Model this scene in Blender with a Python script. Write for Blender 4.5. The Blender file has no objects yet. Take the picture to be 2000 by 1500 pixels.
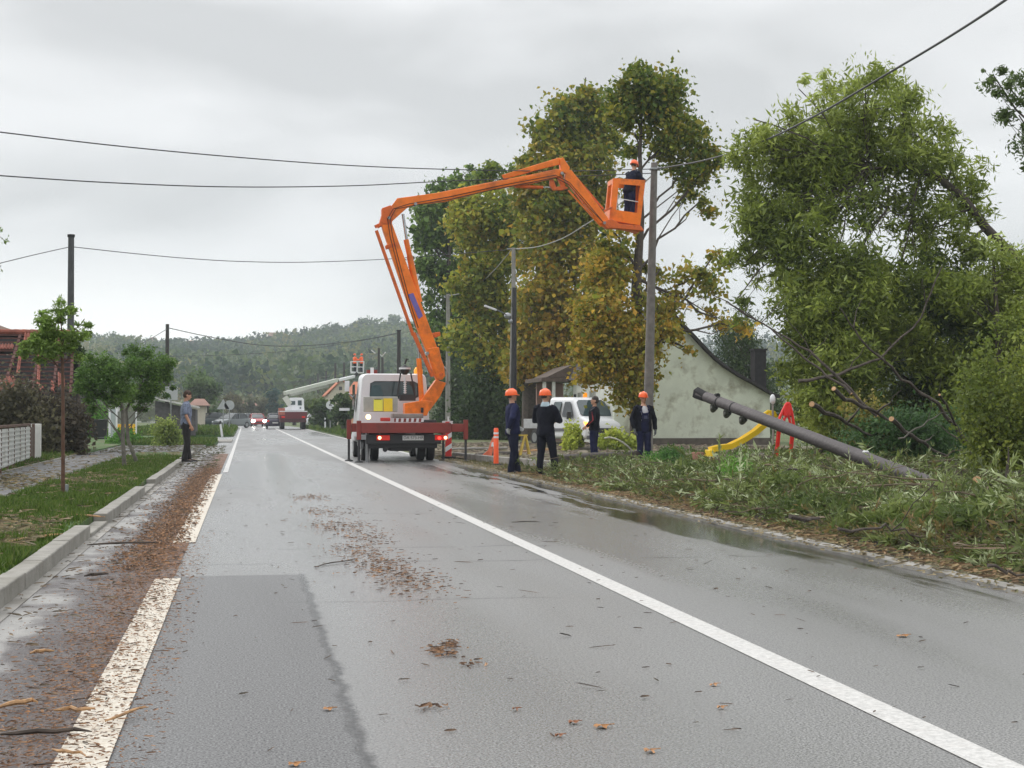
import bpy, bmesh, math, random
import numpy as np
from mathutils import Vector, Matrix, Euler, noise as mnoise
R = math.radians
random.seed(7)
rng = np.random.default_rng(11)
sc = bpy.context.scene
COL = sc.collection

# ------------------------------------------------------------------ camera
FPX, EYE = 3000.0, 1.3
PITCH = math.atan(60 / FPX)
YAW = math.atan(520 / FPX * math.cos(PITCH))
cam = bpy.data.cameras.new('camera')
cam.sensor_width = 36
cam.lens = FPX / 2000 * 36
cam.clip_start = 0.1
cam.clip_end = 6000
camo = bpy.data.objects.new('camera', cam)
COL.objects.link(camo)
camo.location = (0, 0, EYE)
camo.rotation_euler = (R(90) + PITCH, 0, -YAW)
sc.camera = camo
CR = Vector((math.cos(YAW), -math.sin(YAW), 0))
CF = Vector((math.sin(YAW) * math.cos(PITCH), math.cos(YAW) * math.cos(PITCH), math.sin(PITCH)))
CU = CR.cross(CF)
EYEV = Vector((0, 0, EYE))

def ray(px, py):
    return CF * FPX + CR * (px - 1000) + CU * (750 - py)
def G(px, py, z=0.0):
    d = ray(px, py)
    return EYEV + d * ((z - EYE) / d.z)
def AT(px, py, Y):
    d = ray(px, py)
    return EYEV + d * (Y / d.y)
def SC(px, Y):
    "metres per photo pixel at a point"
    return AT(px, 700, Y).dot(CF) / FPX

# ------------------------------------------------------------------ sky, sun, exposure
W = bpy.data.worlds.new('World')
sc.world = W
W.use_nodes = True
nt = W.node_tree
nt.nodes.clear()
def N(t, tree=None, **kw):
    n = (tree or nt).nodes.new(t)
    for k, v in kw.items():
        setattr(n, k, v)
    return n
SUN_AZ, SUN_EL = R(-38), R(32)
sky = N('ShaderNodeTexSky'); sky.sky_type = 'NISHITA'; sky.sun_disc = False
sky.sun_elevation = SUN_EL; sky.sun_rotation = SUN_AZ
b1 = N('ShaderNodeBackground'); b1.inputs[1].default_value = 0.1
b2 = N('ShaderNodeBackground'); b2.inputs[1].default_value = 1.0
mx = N('ShaderNodeMixShader'); mx.inputs[0].default_value = 0.96
out = N('ShaderNodeOutputWorld')
tc = N('ShaderNodeTexCoord')
mp = N('ShaderNodeMapping'); mp.inputs['Scale'].default_value = (1.0, 1.0, 3.0); mp.inputs['Location'].default_value = (.35, .1, .2)
n1 = N('ShaderNodeTexNoise'); n1.inputs['Scale'].default_value = 4.5; n1.inputs['Detail'].default_value = 4; n1.inputs['Roughness'].default_value = 0.42
n1.inputs['Distortion'].default_value = 0.3
cr = N('ShaderNodeValToRGB')
cr.color_ramp.elements[0].position = 0.40; cr.color_ramp.elements[0].color = (0.575, 0.58, 0.585, 1)
cr.color_ramp.elements[1].position = 0.60; cr.color_ramp.elements[1].color = (0.80, 0.803, 0.81, 1)
L = nt.links.new
L(tc.outputs['Generated'], mp.inputs['Vector']); L(mp.outputs[0], n1.inputs['Vector']); L(n1.outputs['Fac'], cr.inputs[0])
# brighter opening of the overcast low down towards the left
sep = N('ShaderNodeSeparateXYZ'); L(tc.outputs['Generated'], sep.inputs[0])
dotn = N('ShaderNodeVectorMath', operation='DOT_PRODUCT')
gd = ray(60, 640).normalized()
dotn.inputs[1].default_value = gd
L(tc.outputs['Generated'], dotn.inputs[0])
mr = N('ShaderNodeMapRange'); mr.interpolation_type = 'SMOOTHERSTEP'
mr.inputs['From Min'].default_value = 0.965; mr.inputs['From Max'].default_value = 1.0
L(dotn.outputs['Value'], mr.inputs['Value'])
el = N('ShaderNodeMapRange'); el.interpolation_type = 'SMOOTHERSTEP'
el.inputs['From Min'].default_value = 0.12; el.inputs['From Max'].default_value = 0.03
L(sep.outputs['Z'], el.inputs['Value'])
mu = N('ShaderNodeMath', operation='MULTIPLY'); L(mr.outputs[0], mu.inputs[0]); L(el.outputs[0], mu.inputs[1])
ng = N('ShaderNodeMath', operation='MULTIPLY'); L(mu.outputs[0], ng.inputs[0]); ng.inputs[1].default_value = 1.0
mixc = N('ShaderNodeMix', data_type='RGBA'); L(ng.outputs[0], mixc.inputs[0]); L(cr.outputs[0], mixc.inputs[6])
mixc.inputs[7].default_value = (1.15, 1.15, 1.12, 1)
# an overcast sky is brightest overhead
zen = N('ShaderNodeMapRange'); zen.interpolation_type = 'SMOOTHSTEP'
zen.inputs['From Min'].default_value = .22; zen.inputs['From Max'].default_value = .95
zen.inputs['To Min'].default_value = 1.0; zen.inputs['To Max'].default_value = 2.5
L(sep.outputs['Z'], zen.inputs['Value'])
vs = N('ShaderNodeVectorMath', operation='SCALE'); L(mixc.outputs[2], vs.inputs[0]); L(zen.outputs[0], vs.inputs['Scale'])
L(vs.outputs[0], b2.inputs[0]); L(sky.outputs[0], b1.inputs[0])
L(b1.outputs[0], mx.inputs[1]); L(b2.outputs[0], mx.inputs[2]); L(mx.outputs[0], out.inputs[0])

sl = bpy.data.lights.new('sun', 'SUN'); sl.energy = 1.3; sl.angle = R(25); sl.color = (1, .96, .9)
so = bpy.data.objects.new('sun', sl); COL.objects.link(so)
sd = Vector((math.sin(SUN_AZ) * math.cos(SUN_EL), math.cos(SUN_AZ) * math.cos(SUN_EL), math.sin(SUN_EL)))
so.rotation_euler = sd.to_track_quat('Z', 'Y').to_euler()
sc.view_settings.view_transform = 'Standard'
sc.view_settings.look = 'None'
sc.view_settings.exposure = 0.22
sc.view_settings.gamma = 1
sc.cycles.max_bounces = 6
sc.cycles.diffuse_bounces = 3
sc.cycles.glossy_bounces = 3
sc.cycles.transparent_max_bounces = 8
sc.cycles.volume_bounces = 1

# ------------------------------------------------------------------ materials
MATS = {}
def mat(name, col, rough=.6, metal=0., var=.15, scale=6., bump=0., bscale=60., spec=.5, emit=None, estr=1., coat=0., dirt=None, dscale=1.5, damt=.5, attr=False, transl=0., alpha=None, det=4):
    if name in MATS: return MATS[name]
    m = bpy.data.materials.new(name); m.use_nodes = True
    t = m.node_tree; t.nodes.clear(); l = t.links.new
    p = N('ShaderNodeBsdfPrincipled', t); o = N('ShaderNodeOutputMaterial', t)
    p.inputs['Roughness'].default_value = rough; p.inputs['Metallic'].default_value = metal
    p.inputs['Specular IOR Level'].default_value = spec
    p.inputs['Coat Weight'].default_value = coat
    tcn = N('ShaderNodeTexCoord', t)
    nz = N('ShaderNodeTexNoise', t); nz.inputs['Scale'].default_value = scale; nz.inputs['Detail'].default_value = det
    l(tcn.outputs['Object'], nz.inputs['Vector'])
    r = N('ShaderNodeMapRange', t); r.inputs['From Min'].default_value = .3; r.inputs['From Max'].default_value = .7
    r.inputs['To Min'].default_value = 1 - var; r.inputs['To Max'].default_value = 1 + var
    l(nz.outputs['Fac'], r.inputs['Value'])
    vm = N('ShaderNodeVectorMath', t, operation='SCALE')
    if attr:
        a = N('ShaderNodeAttribute', t); a.attribute_name = 'col'
        l(a.outputs['Color'], vm.inputs[0])
    else:
        vm.inputs[0].default_value = col[:3]
    l(r.outputs[0], vm.inputs['Scale'])
    src = vm.outputs[0]
    if dirt is not None:
        n2 = N('ShaderNodeTexNoise', t); n2.inputs['Scale'].default_value = dscale; n2.inputs['Detail'].default_value = 6; n2.inputs['Roughness'].default_value = .65
        l(tcn.outputs['Object'], n2.inputs['Vector'])
        r2 = N('ShaderNodeMapRange', t); r2.inputs['From Min'].default_value = .5; r2.inputs['From Max'].default_value = .68; r2.inputs['To Max'].default_value = damt
        l(n2.outputs['Fac'], r2.inputs['Value'])
        mm = N('ShaderNodeMix', t, data_type='RGBA'); l(r2.outputs[0], mm.inputs[0]); l(src, mm.inputs[6]); mm.inputs[7].default_value = (*dirt, 1)
        src = mm.outputs[2]
    l(src, p.inputs['Base Color'])
    if bump > 0:
        n3 = N('ShaderNodeTexNoise', t); n3.inputs['Scale'].default_value = bscale; n3.inputs['Detail'].default_value = 3
        l(tcn.outputs['Object'], n3.inputs['Vector'])
        bp = N('ShaderNodeBump', t); bp.inputs['Strength'].default_value = bump; bp.inputs['Distance'].default_value = .02
        l(n3.outputs['Fac'], bp.inputs['Height']); l(bp.outputs[0], p.inputs['Normal'])
    if emit is not None:
        p.inputs['Emission Color'].default_value = (*emit, 1); p.inputs['Emission Strength'].default_value = estr
    if alpha is not None:
        p.inputs['Alpha'].default_value = alpha
    if transl > 0:
        tr = N('ShaderNodeBsdfTranslucent', t); l(src, tr.inputs['Color'])
        ms = N('ShaderNodeMixShader', t); ms.inputs[0].default_value = transl
        l(p.outputs[0], ms.inputs[1]); l(tr.outputs[0], ms.inputs[2]); l(ms.outputs[0], o.inputs[0])
    else:
        l(p.outputs[0], o.inputs[0])
    MATS[name] = m
    return m

# ------------------------------------------------------------------ tagging
def tag(o, label=None, cat=None, group=None, kind=None):
    if label: o['label'] = label
    if cat: o['category'] = cat
    if group: o['group'] = group
    if kind: o['kind'] = kind
    return o
def thing(name, label, cat, loc=(0, 0, 0), rz=0., group=None):
    o = bpy.data.objects.new(name, None); COL.objects.link(o)
    o.empty_display_size = .2
    o.location = loc; o.rotation_euler = (0, 0, rz)
    tag(o, label, cat, group)
    return o
def wm(o):
    m = Matrix.Translation(o.location) @ o.rotation_euler.to_matrix().to_4x4()
    return (wm(o.parent) @ m) if o.parent else m
def kids(o): return [c for c in bpy.data.objects if c.parent == o]
def copy_tree(o, parent=None, ch=None):
    c = o.copy(); COL.objects.link(c)
    if parent: c.parent = parent
    for k in kids(o): copy_tree(k, c)
    return c
def place(o, loc, rz=None, label=None, scale=None):
    o.location = loc
    if rz is not None: o.rotation_euler = (0, 0, rz)
    if label: o['label'] = label
    if scale: o.scale = (scale,) * 3
    return o

# ------------------------------------------------------------------ mesh builder
class MB:
    def __init__(s): s.v = []; s.f = []; s.mi = []; s.cur = 0
    def add(s, vs, fs):
        b = len(s.v); s.v += [tuple(v) for v in vs]
        s.f += [tuple(i + b for i in f) for f in fs]; s.mi += [s.cur] * len(fs)
        return s
    def box(s, c, d, rot=None):
        c = Vector(c); hx, hy, hz = d[0] / 2, d[1] / 2, d[2] / 2
        vs = [Vector((x, y, z)) for x in (-hx, hx) for y in (-hy, hy) for z in (-hz, hz)]
        if rot is not None: vs = [rot @ v for v in vs]
        return s.add([c + v for v in vs], [(0, 1, 3, 2), (4, 6, 7, 5), (0, 4, 5, 1), (2, 3, 7, 6), (0, 2, 6, 4), (1, 5, 7, 3)])
    def bx(s, x0, x1, y0, y1, z0, z1):
        return s.box(((x0 + x1) / 2, (y0 + y1) / 2, (z0 + z1) / 2), (x1 - x0, y1 - y0, z1 - z0))
    def beam(s, a, b, w, h, up=Vector((0, 0, 1))):
        a, b = Vector(a), Vector(b); y = (b - a); ln = y.length; y.normalize()
        x = y.cross(Vector(up))
        if x.length < 1e-4: x = y.cross(Vector((1, 0, 0)))
        x.normalize(); z = x.cross(y)
        return s.box((a + b) / 2, (w, ln, h), Matrix((x, y, z)).transposed())
    def tube(s, pts, r, n=8, cap=True):
        pts = [Vector(p) for p in pts]
        if not hasattr(r, '__len__'): r = [r] * len(pts)
        rings = []; px = None
        for i, p in enumerate(pts):
            t = (pts[min(i + 1, len(pts) - 1)] - pts[max(i - 1, 0)])
            if t.length < 1e-9: t = Vector((0, 0, 1))
            t.normalize()
            if px is None:
                px = t.cross(Vector((0, 0, 1)))
                if px.length < .1: px = t.cross(Vector((1, 0, 0)))
            px = px - t * px.dot(t); px.normalize(); py = t.cross(px)
            rings.append([p + (px * math.cos(2 * math.pi * k / n) + py * math.sin(2 * math.pi * k / n)) * r[i] for k in range(n)])
        return s.loft(rings, cap)
    def loft(s, rings, cap=True):
        n = len(rings[0]); vs = [v for rg in rings for v in rg]; fs = []
        for i in range(len(rings) - 1):
            for k in range(n):
                a, b = i * n + k, i * n + (k + 1) % n
                fs.append((a, b, b + n, a + n))
        if cap:
            fs.append(tuple(range(n))[::-1]); fs.append(tuple((len(rings) - 1) * n + k for k in range(n)))
        return s.add(vs, fs)
    def prism(s, poly, off):
        off = Vector(off); a = [Vector(p) - off / 2 for p in poly]; b = [Vector(p) + off / 2 for p in poly]
        return s.loft([a, b])
    def ball(s, c, r, nu=12, nv=8, rot=None):
        c = Vector(c)
        if not hasattr(r, '__len__'): r = (r, r, r)
        rings = []
        for j in range(nv + 1):
            th = math.pi * (j + (.02 if j == 0 else -.02 if j == nv else 0)) / nv
            rg = []
            for k in range(nu):
                ph = 2 * math.pi * k / nu
                v = Vector((r[0] * math.sin(th) * math.cos(ph), r[1] * math.sin(th) * math.sin(ph), r[2] * math.cos(th)))
                if rot is not None: v = rot @ v
                rg.append(c + v)
            rings.append(rg)
        return s.loft(rings)
    def cyl(s, a, b, r, n=20): return s.tube([a, b], r, n)
    def panel(s, q, u0, u1, v0, v1, off, th=.006):
        "quad panel on a bilinear face q=(p00,p10,p11,p01), proud by off"
        q = [Vector(p) for p in q]
        def P(u, v): return (q[0] * (1 - u) + q[1] * u) * (1 - v) + (q[3] * (1 - u) + q[2] * u) * v
        nrm = (q[1] - q[0]).cross(q[3] - q[0]).normalized()
        ps = []
        cu, cv = (u1 - u0) * .09, (v1 - v0) * .13
        for (u, v) in ((u0 + cu, v0), (u1 - cu, v0), (u1, v0 + cv), (u1, v1 - cv), (u1 - cu, v1), (u0 + cu, v1), (u0, v1 - cv), (u0, v0 + cv)):
            ps.append(P(u, v) + nrm * off)
        return s.prism(ps, nrm * th)
    def build(s, name, m, parent=None, world=False, smooth=False, bevel=0., base=None, col=None):
        vs = [Vector(v) for v in s.v]
        o = None; loc = Vector((0, 0, 0))
        if parent is not None and world:
            inv = wm(parent).inverted(); vs = [inv @ v for v in vs]
        elif parent is None:
            xs = [v.x for v in vs]; ys = [v.y for v in vs]; zs = [v.z for v in vs]
            loc = Vector(((min(xs) + max(xs)) / 2, (min(ys) + max(ys)) / 2, min(zs)))
            vs = [v - loc for v in vs]
        me = bpy.data.meshes.new(name)
        me.from_pydata(vs, [], s.f)
        ms = m if isinstance(m, (list, tuple)) else [m]
        for q in ms: me.materials.append(q)
        if len(ms) > 1: me.polygons.foreach_set('material_index', s.mi)
        bm = bmesh.new(); bm.from_mesh(me); bmesh.ops.recalc_face_normals(bm, faces=bm.faces); bm.to_mesh(me); bm.free()
        if smooth:
            me.polygons.foreach_set('use_smooth', [True] * len(me.polygons))
            try: me.set_sharp_from_angle(angle=R(40))
            except Exception: pass
        me.update()
        o = bpy.data.objects.new(name, me); COL.objects.link(o); o.location = loc
        if parent: o.parent = parent
        if bevel > 0:
            b = o.modifiers.new('bevel', 'BEVEL'); b.width = bevel; b.segments = 2; b.limit_method = 'ANGLE'; b.angle_limit = R(35)
        return o

def np_mesh(name, verts, faces, m, cols=None, parent=None, origin=None, smooth=False):
    "verts (N,3), faces (M,k) all same k, cols (N,3)"
    verts = np.asarray(verts, dtype=np.float32); faces = np.asarray(faces, dtype=np.int32)
    loc = Vector((0, 0, 0))
    if parent is None and origin is not None:
        loc = Vector(origin); verts = verts - np.array(loc, dtype=np.float32)
    elif parent is not None:
        inv = np.array(wm(parent).inverted(), dtype=np.float32)
        verts = verts @ inv[:3, :3].T + inv[:3, 3]
    me = bpy.data.meshes.new(name)
    k = faces.shape[1]
    me.vertices.add(len(verts)); me.vertices.foreach_set('co', verts.ravel())
    me.loops.add(faces.size); me.loops.foreach_set('vertex_index', faces.ravel())
    me.polygons.add(len(faces)); me.polygons.foreach_set('loop_start', np.arange(0, faces.size, k, dtype=np.int32))
    me.update(calc_edges=True)
    if smooth: me.polygons.foreach_set('use_smooth', [True] * len(me.polygons))
    if cols is not None:
        a = me.attributes.new('col', 'FLOAT_COLOR', 'POINT')
        a.data.foreach_set('color', np.hstack([cols, np.ones((len(cols), 1))]).astype(np.float32).ravel())
    me.materials.append(m)
    o = bpy.data.objects.new(name, me); COL.objects.link(o); o.location = loc
    if parent: o.parent = parent
    return o

# ------------------------------------------------------------------ foliage
def unit(a): return a / np.maximum(np.linalg.norm(a, axis=1, keepdims=True), 1e-9)
def leaf_quads(c, length, width, col, dirs=None, flat=0.):
    "rhombic leaves: centres c (N,3)"
    n = len(c)
    if dirs is None:
        dirs = rng.normal(size=(n, 3))
        dirs[:, 2] *= (1 - flat); dirs = unit(dirs)
    side = rng.normal(size=(n, 3)); side = unit(side - dirs * (side * dirs).sum(1, keepdims=True))
    sz = np.clip(rng.lognormal(-.05, .3, n), .5, 1.55); length = np.broadcast_to(length, (n,)) * sz * rng.uniform(.8, 1.2, n); width = np.broadcast_to(width, (n,)) * sz * rng.uniform(.7, 1.3, n)
    L_ = dirs * length[:, None] / 2; S_ = side * width[:, None] / 2
    nm = np.cross(dirs, side) * (width[:, None] * .25)
    v = np.stack([c - L_, c + S_ - L_ * .1 + nm, c + L_, c - S_ - L_ * .1 + nm], 1).reshape(-1, 3)
    f = np.arange(4 * n).reshape(n, 4)
    return v, f, np.repeat(col * 2.45, 4, 0)
def ramp(cols, t):
    cols = np.array(cols); t = np.clip(t, 0, .9999) * (len(cols) - 1); i = t.astype(int); fr = (t - i)[:, None]
    return cols[i] * (1 - fr) + cols[np.minimum(i + 1, len(cols) - 1)] * fr

LEAF = mat('leaf', (0, 0, 0), rough=.55, var=.0, attr=True, transl=.42, spec=.3)
BARK = mat('bark', (.075, .06, .05), rough=.9, var=.35, scale=9, bump=.6, bscale=25)
BARK2 = mat('bark_grey', (.13, .12, .1), rough=.9, var=.3, scale=9, bump=.6, bscale=25)

def limb(mb, a, b, r0, r1, n=5, seg=5, wob=.06, sag=0.):
    a, b = Vector(a), Vector(b); ln = (b - a).length; pts = []; rs = []
    for i in range(seg + 1):
        t = i / seg
        p = a.lerp(b, t)
        if 0 < i < seg: p += Vector((random.gauss(0, wob), random.gauss(0, wob), random.gauss(0, wob))) * ln * .5
        p.z += sag * ln * math.sin(math.pi * t)
        pts.append(p); rs.append(r0 * (1 - t) + r1 * t)
    mb.tube(pts, rs, n)
    return pts

def tree(name, label, cat, base, trunk, tr, blobs, palette, nleaf, leaf=(.2, .15), clumps=12, spread=.33, group=None, bark=None, limbs=3, stem='trunk', crownname='crown', dirs=None, holes=0., drop=0., kfn=None, trad=.012, colvar=.2, flat=0., fan=True):
    """base: Vector; trunk: list of world points; tr: radii; blobs: (centre, (rx,ry,rz), weight, tone)"""
    T = thing(name, label, cat, base, 0, group)
    mb = MB(); mb.tube(trunk, tr, 9)
    tp = [Vector(p) for p in trunk]
    # densify trunk
    dense = []
    for i in range(len(tp) - 1):
        for k in range(8):
            dense.append((tp[i].lerp(tp[i + 1], k / 8), tr[i] + (tr[i + 1] - tr[i]) * k / 8))
    dense.append((tp[-1], tr[-1]))
    cl = []; wsum = sum(b[2] for b in blobs)
    for (c, r, w, tone) in blobs:
        c = Vector(c)
        # main limb to blob
        cand = [(d, rr) for d, rr in dense if c.z - d.z > .95 * math.hypot(d.x - c.x, d.y - c.y) and d.z > dense[0][0].z + .22 * (dense[-1][0].z - dense[0][0].z)] or dense[len(dense) // 4:len(dense) // 2]
        if not fan: cand = dense[len(dense) // 5:]
        d, rr = min(cand, key=lambda q: (q[0] - c).length * random.uniform(.8, 1.2))
        pts = limb(mb, d, c + Vector((0, 0, r[2] * .15)), max(rr * .36, trad * 1.4), trad, 6, 5, .05)
        k = max(3, int(clumps * w / wsum * len(blobs)))
        for i in range(k):
            u = Vector((random.gauss(0, 1), random.gauss(0, 1), random.gauss(0, 1))).normalized()
            q = (.35 + .65 * random.random() ** .55)
            p = c + Vector((u.x * r[0], u.y * r[1], u.z * r[2])) * q
            if i < k * .5:
                s0 = pts[random.randint(1, len(pts) - 1)]
                limb(mb, s0, p, trad * .9, trad * .3, 4, 3, .08)
            sv = random.uniform(.45, 1.3); cl.append((p, (sum(r) / 3) * spread * sv, w / k * (.4 + .6 * sv), tone))
    mb.build(stem, bark or BARK, T, world=True, smooth=True)
    P = np.array([c[0] for c in cl]); S = np.array([c[1] for c in cl]); Wt = np.array([c[2] for c in cl]) * rng.uniform(.4, 1.6, len(cl)); TN = np.array([c[3] for c in cl]) + rng.normal(0, .09, len(cl))
    idx = rng.choice(len(cl), nleaf, p=Wt / Wt.sum())
    pos = P[idx] + rng.normal(size=(nleaf, 3)) * S[idx][:, None] * .62 * np.array([1, 1, .8])
    if drop: pos[:, 2] -= np.abs(rng.normal(0, drop, nleaf))
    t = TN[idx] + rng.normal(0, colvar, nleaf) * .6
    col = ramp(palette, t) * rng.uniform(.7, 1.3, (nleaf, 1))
    v, f, c = leaf_quads(pos, leaf[0], leaf[1], col, dirs=dirs(nleaf) if dirs else None, flat=flat)
    np_mesh(crownname, v, f, LEAF, c, parent=T)
    return T
def pxblob(px, py, rx, ry, Y, rd=None, w=1., tone=.5):
    s = SC(px, Y)
    return (AT(px, py, Y), (rx * s, (rd if rd else rx * s), ry * s), w * rx * ry, tone)
# ================================================================== GROUND, ROAD
def ground_z(x, y):
    "hills beyond the village"
    t = min(max((y - 330) / 560, 0), 1); t = t * t * (3 - 2 * t)
    if y <= 330: return 0.
    dx = x / max(y, 1)
    ridge = 31 + 6 * mnoise.noise(Vector((dx * 9 + 3, 0, 0))) + 5 * mnoise.noise(Vector((x / 60, y / 90, 5)))
    ridge += 9 * math.exp(-((dx - .10) / .04) ** 2) + 14 * max(0, dx - .2) ** .5
    b = max(0, (y - 890)) * .006
    return t * ridge - b * 8 * 0 + 0.
def grid(name, xs, ys, zf, m, kind='structure', z0=0.):
    V = [(x, y, zf(x, y) + z0) for y in ys for x in xs]; nx = len(xs)
    F = [(j * nx + i, j * nx + i + 1, (j + 1) * nx + i + 1, (j + 1) * nx + i) for j in range(len(ys) - 1) for i in range(nx - 1)]
    o = np_mesh(name, np.array(V), np.array(F), m, smooth=True); tag(o, kind=kind); return o

def node_mat(name):
    m = bpy.data.materials.new(name); m.use_nodes = True; t = m.node_tree; t.nodes.clear()
    return m, t, t.links.new
class NB:
    "tiny node helper working on object coordinates"
    def __init__(s, name):
        s.m, s.t, s.l = node_mat(name)
        s.p = N('ShaderNodeBsdfPrincipled', s.t); o = N('ShaderNodeOutputMaterial', s.t); s.l(s.p.outputs[0], o.inputs[0])
        s.tc = N('ShaderNodeTexCoord', s.t)
        sp = N('ShaderNodeSeparateXYZ', s.t); s.l(s.tc.outputs['Object'], sp.inputs[0]); s.X, s.Y, s.Z = sp.outputs
    def noise(s, scale, det=4, rough=.55, sx=1, sy=1, sz=1, dist=0., off=0.):
        mp = N('ShaderNodeMapping', s.t); mp.inputs['Scale'].default_value = (sx, sy, sz); mp.inputs['Location'].default_value = (off, off * .7, 0)
        s.l(s.tc.outputs['Object'], mp.inputs['Vector'])
        n = N('ShaderNodeTexNoise', s.t); n.inputs['Scale'].default_value = scale; n.inputs['Detail'].default_value = det
        n.inputs['Roughness'].default_value = rough; n.inputs['Distortion'].default_value = dist
        s.l(mp.outputs[0], n.inputs['Vector']); return n.outputs['Fac']
    def rng(s, v, a, b, c=0., d=1., smooth=True):
        n = N('ShaderNodeMapRange', s.t); n.interpolation_type = 'SMOOTHSTEP' if smooth else 'LINEAR'
        s.set(n.inputs['Value'], v)
        for k, q in (('From Min', a), ('From Max', b), ('To Min', c), ('To Max', d)): n.inputs[k].default_value = q
        return n.outputs[0]
    def set(s, sock, v):
        if hasattr(v, 'links') or hasattr(v, 'is_linked'): s.l(v, sock)
        elif isinstance(v, tuple): sock.default_value = (*v, 1) if len(v) == 3 else v
        else: sock.default_value = v
    def m_(s, op, a, b=0.):
        n = N('ShaderNodeMath', s.t, operation=op); s.set(n.inputs[0], a); s.set(n.inputs[1], b); return n.outputs[0]
    def mul(s, a, b): return s.m_('MULTIPLY', a, b)
    def addf(s, a, b): return s.m_('ADD', a, b)
    def mix(s, f, a, b):
        n = N('ShaderNodeMix', s.t, data_type='RGBA'); s.set(n.inputs[0], f); s.set(n.inputs[6], a); s.set(n.inputs[7], b); return n.outputs[2]
    def band(s, v, a, b, w):  # 1 inside a..b
        return s.mul(s.rng(v, a - w, a + w), s.rng(v, b - w, b + w, 1., 0.))
    def bump(s, h, st, dist=.01):
        b = N('ShaderNodeBump', s.t); b.inputs['Strength'].default_value = st; b.inputs['Distance'].default_value = dist
        s.set(b.inputs['Height'], h); s.l(b.outputs[0], s.p.inputs['Normal'])
    def fin(s, col, rough):
        s.set(s.p.inputs['Base Color'], col); s.set(s.p.inputs['Roughness'], rough); return s.m

# --- ground
nb = NB('meadow')
g = nb.noise(.35, 6); g2 = nb.noise(9, 5)
c = nb.mix(nb.rng(g, .38, .62), (.045, .085, .018), (.11, .105, .04))
c = nb.mix(nb.rng(g2, .35, .7), c, (.075, .12, .028))
c = nb.mix(nb.rng(nb.noise(1.3, 5, off=4), .56, .66), c, (.12, .09, .06))
M_MEADOW = nb.fin(c, .9); nb.bump(nb.noise(14, 5), .8, .05)
xs = [-700, -400, -250, -150, -90, -60, -40, -25, -15, -9, -5, 0, 5, 9, 15, 22, 30, 45, 70, 110, 160, 240, 400, 700, 1100]
ys = [-60, -30, -10, 0, 10, 20, 30, 45, 60, 80, 100, 130, 170, 220, 280, 345]
grid('ground', xs, ys, lambda x, y: -.03 if abs(x - 2) < 200 else -.03, M_MEADOW)
nb = NB('hillside')
g = nb.noise(.012, 6); g2 = nb.noise(.2, 5)
c = nb.mix(nb.rng(g, .45, .55), (.03, .05, .02), (.085, .12, .04))
c = nb.mix(nb.rng(g2, .4, .7), c, (.04, .06, .022))
M_HILL = nb.fin(c, .95)
grid('hills', list(np.arange(-700, 1300, 18)), list(np.arange(335, 1500, 22)), lambda x, y: ground_z(x, y) - .05, M_HILL)

# --- road
CX, LX, RX, KX = 2.66, -.5, 5.5, -1.6
def xcurve(y): return -((y - 150) ** 2) / 900. if y > 150 else 0.
def strip(name, x0, x1, y0, y1, z, m, kind='structure', n=None, fx=None, parent=None):
    ysl = list(np.linspace(y0, y1, n or max(2, int((y1 - y0) / 4) + 1)))
    V = []; 
    for y in ysl:
        a, b = (x0, x1) if fx is None else fx(y)
        V += [(a + xcurve(y), y, z), (b + xcurve(y), y, z)]
    F = [(2 * i, 2 * i + 1, 2 * i + 3, 2 * i + 2) for i in range(len(ysl) - 1)]
    o = np_mesh(name, np.array(V), np.array(F), m); tag(o, kind=kind); return o

nb = NB('wet_asphalt')
fine = nb.noise(95, 3, .7); mid = nb.noise(30, 3); big = nb.noise(.6, 5, sy=.25); huge = nb.noise(.25, 3, sx=1.8, sy=.2, off=9)
xw = nb.addf(nb.X, nb.mul(nb.addf(nb.noise(2.2, 5, .7), -.5), .16))
patch = nb.mul(nb.rng(xw, .43, .45, 1, 0), nb.rng(nb.addf(nb.Y, nb.mul(nb.noise(3, 2), .1)), 12.65, 12.75, 1, 0))
patch2 = nb.mul(nb.rng(xw, .24, .32, 1, 0), nb.band(nb.Y, 27, 44, .1))
base = nb.mix(nb.rng(fine, .36, .64, smooth=False), (.028, .028, .028), (.36, .358, .352))
base = nb.mix(nb.rng(big, .3, .7, 0, .45), base, (.155, .154, .152))
base = nb.mix(nb.mul(nb.addf(patch, nb.mul(patch2, .6)), .72), base, nb.mix(nb.rng(fine, .38, .62), (.025, .026, .028), (.17, .172, .176)))
edge = nb.mul(nb.band(nb.addf(xw, nb.mul(nb.addf(nb.noise(9, 5, .7), -.5), .05)), .435, .475, .025), nb.rng(nb.Y, 12.6, 12.8, 1, 0))
ystart = nb.addf(nb.Y, nb.mul(nb.addf(nb.noise(1.1, 4), -.5), .5))
crk = nb.band(ystart, 13.55, 13.6, .03)
for yy, x0, x1 in ((10.75, .4, 2.2), (15.0, .2, 3.4), (17.3, -.5, 1.4), (20.2, 1.5, 4.8), (24.6, -.5, 2.5), (31, -.4, 4.5)):
    cc = nb.mul(nb.band(ystart, yy, yy + .035 * yy / 12, .02 * yy / 12), nb.band(nb.X, x0, x1, .3))
    crk = nb.m_('MAXIMUM', crk, cc)
crk = nb.mul(crk, nb.rng(nb.noise(1.7, 3, off=3), .4, .55))
dark = nb.m_('MAXIMUM', edge, nb.mul(crk, .75))
base = nb.mix(nb.mul(dark, .9), base, (.012, .012, .013))
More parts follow.
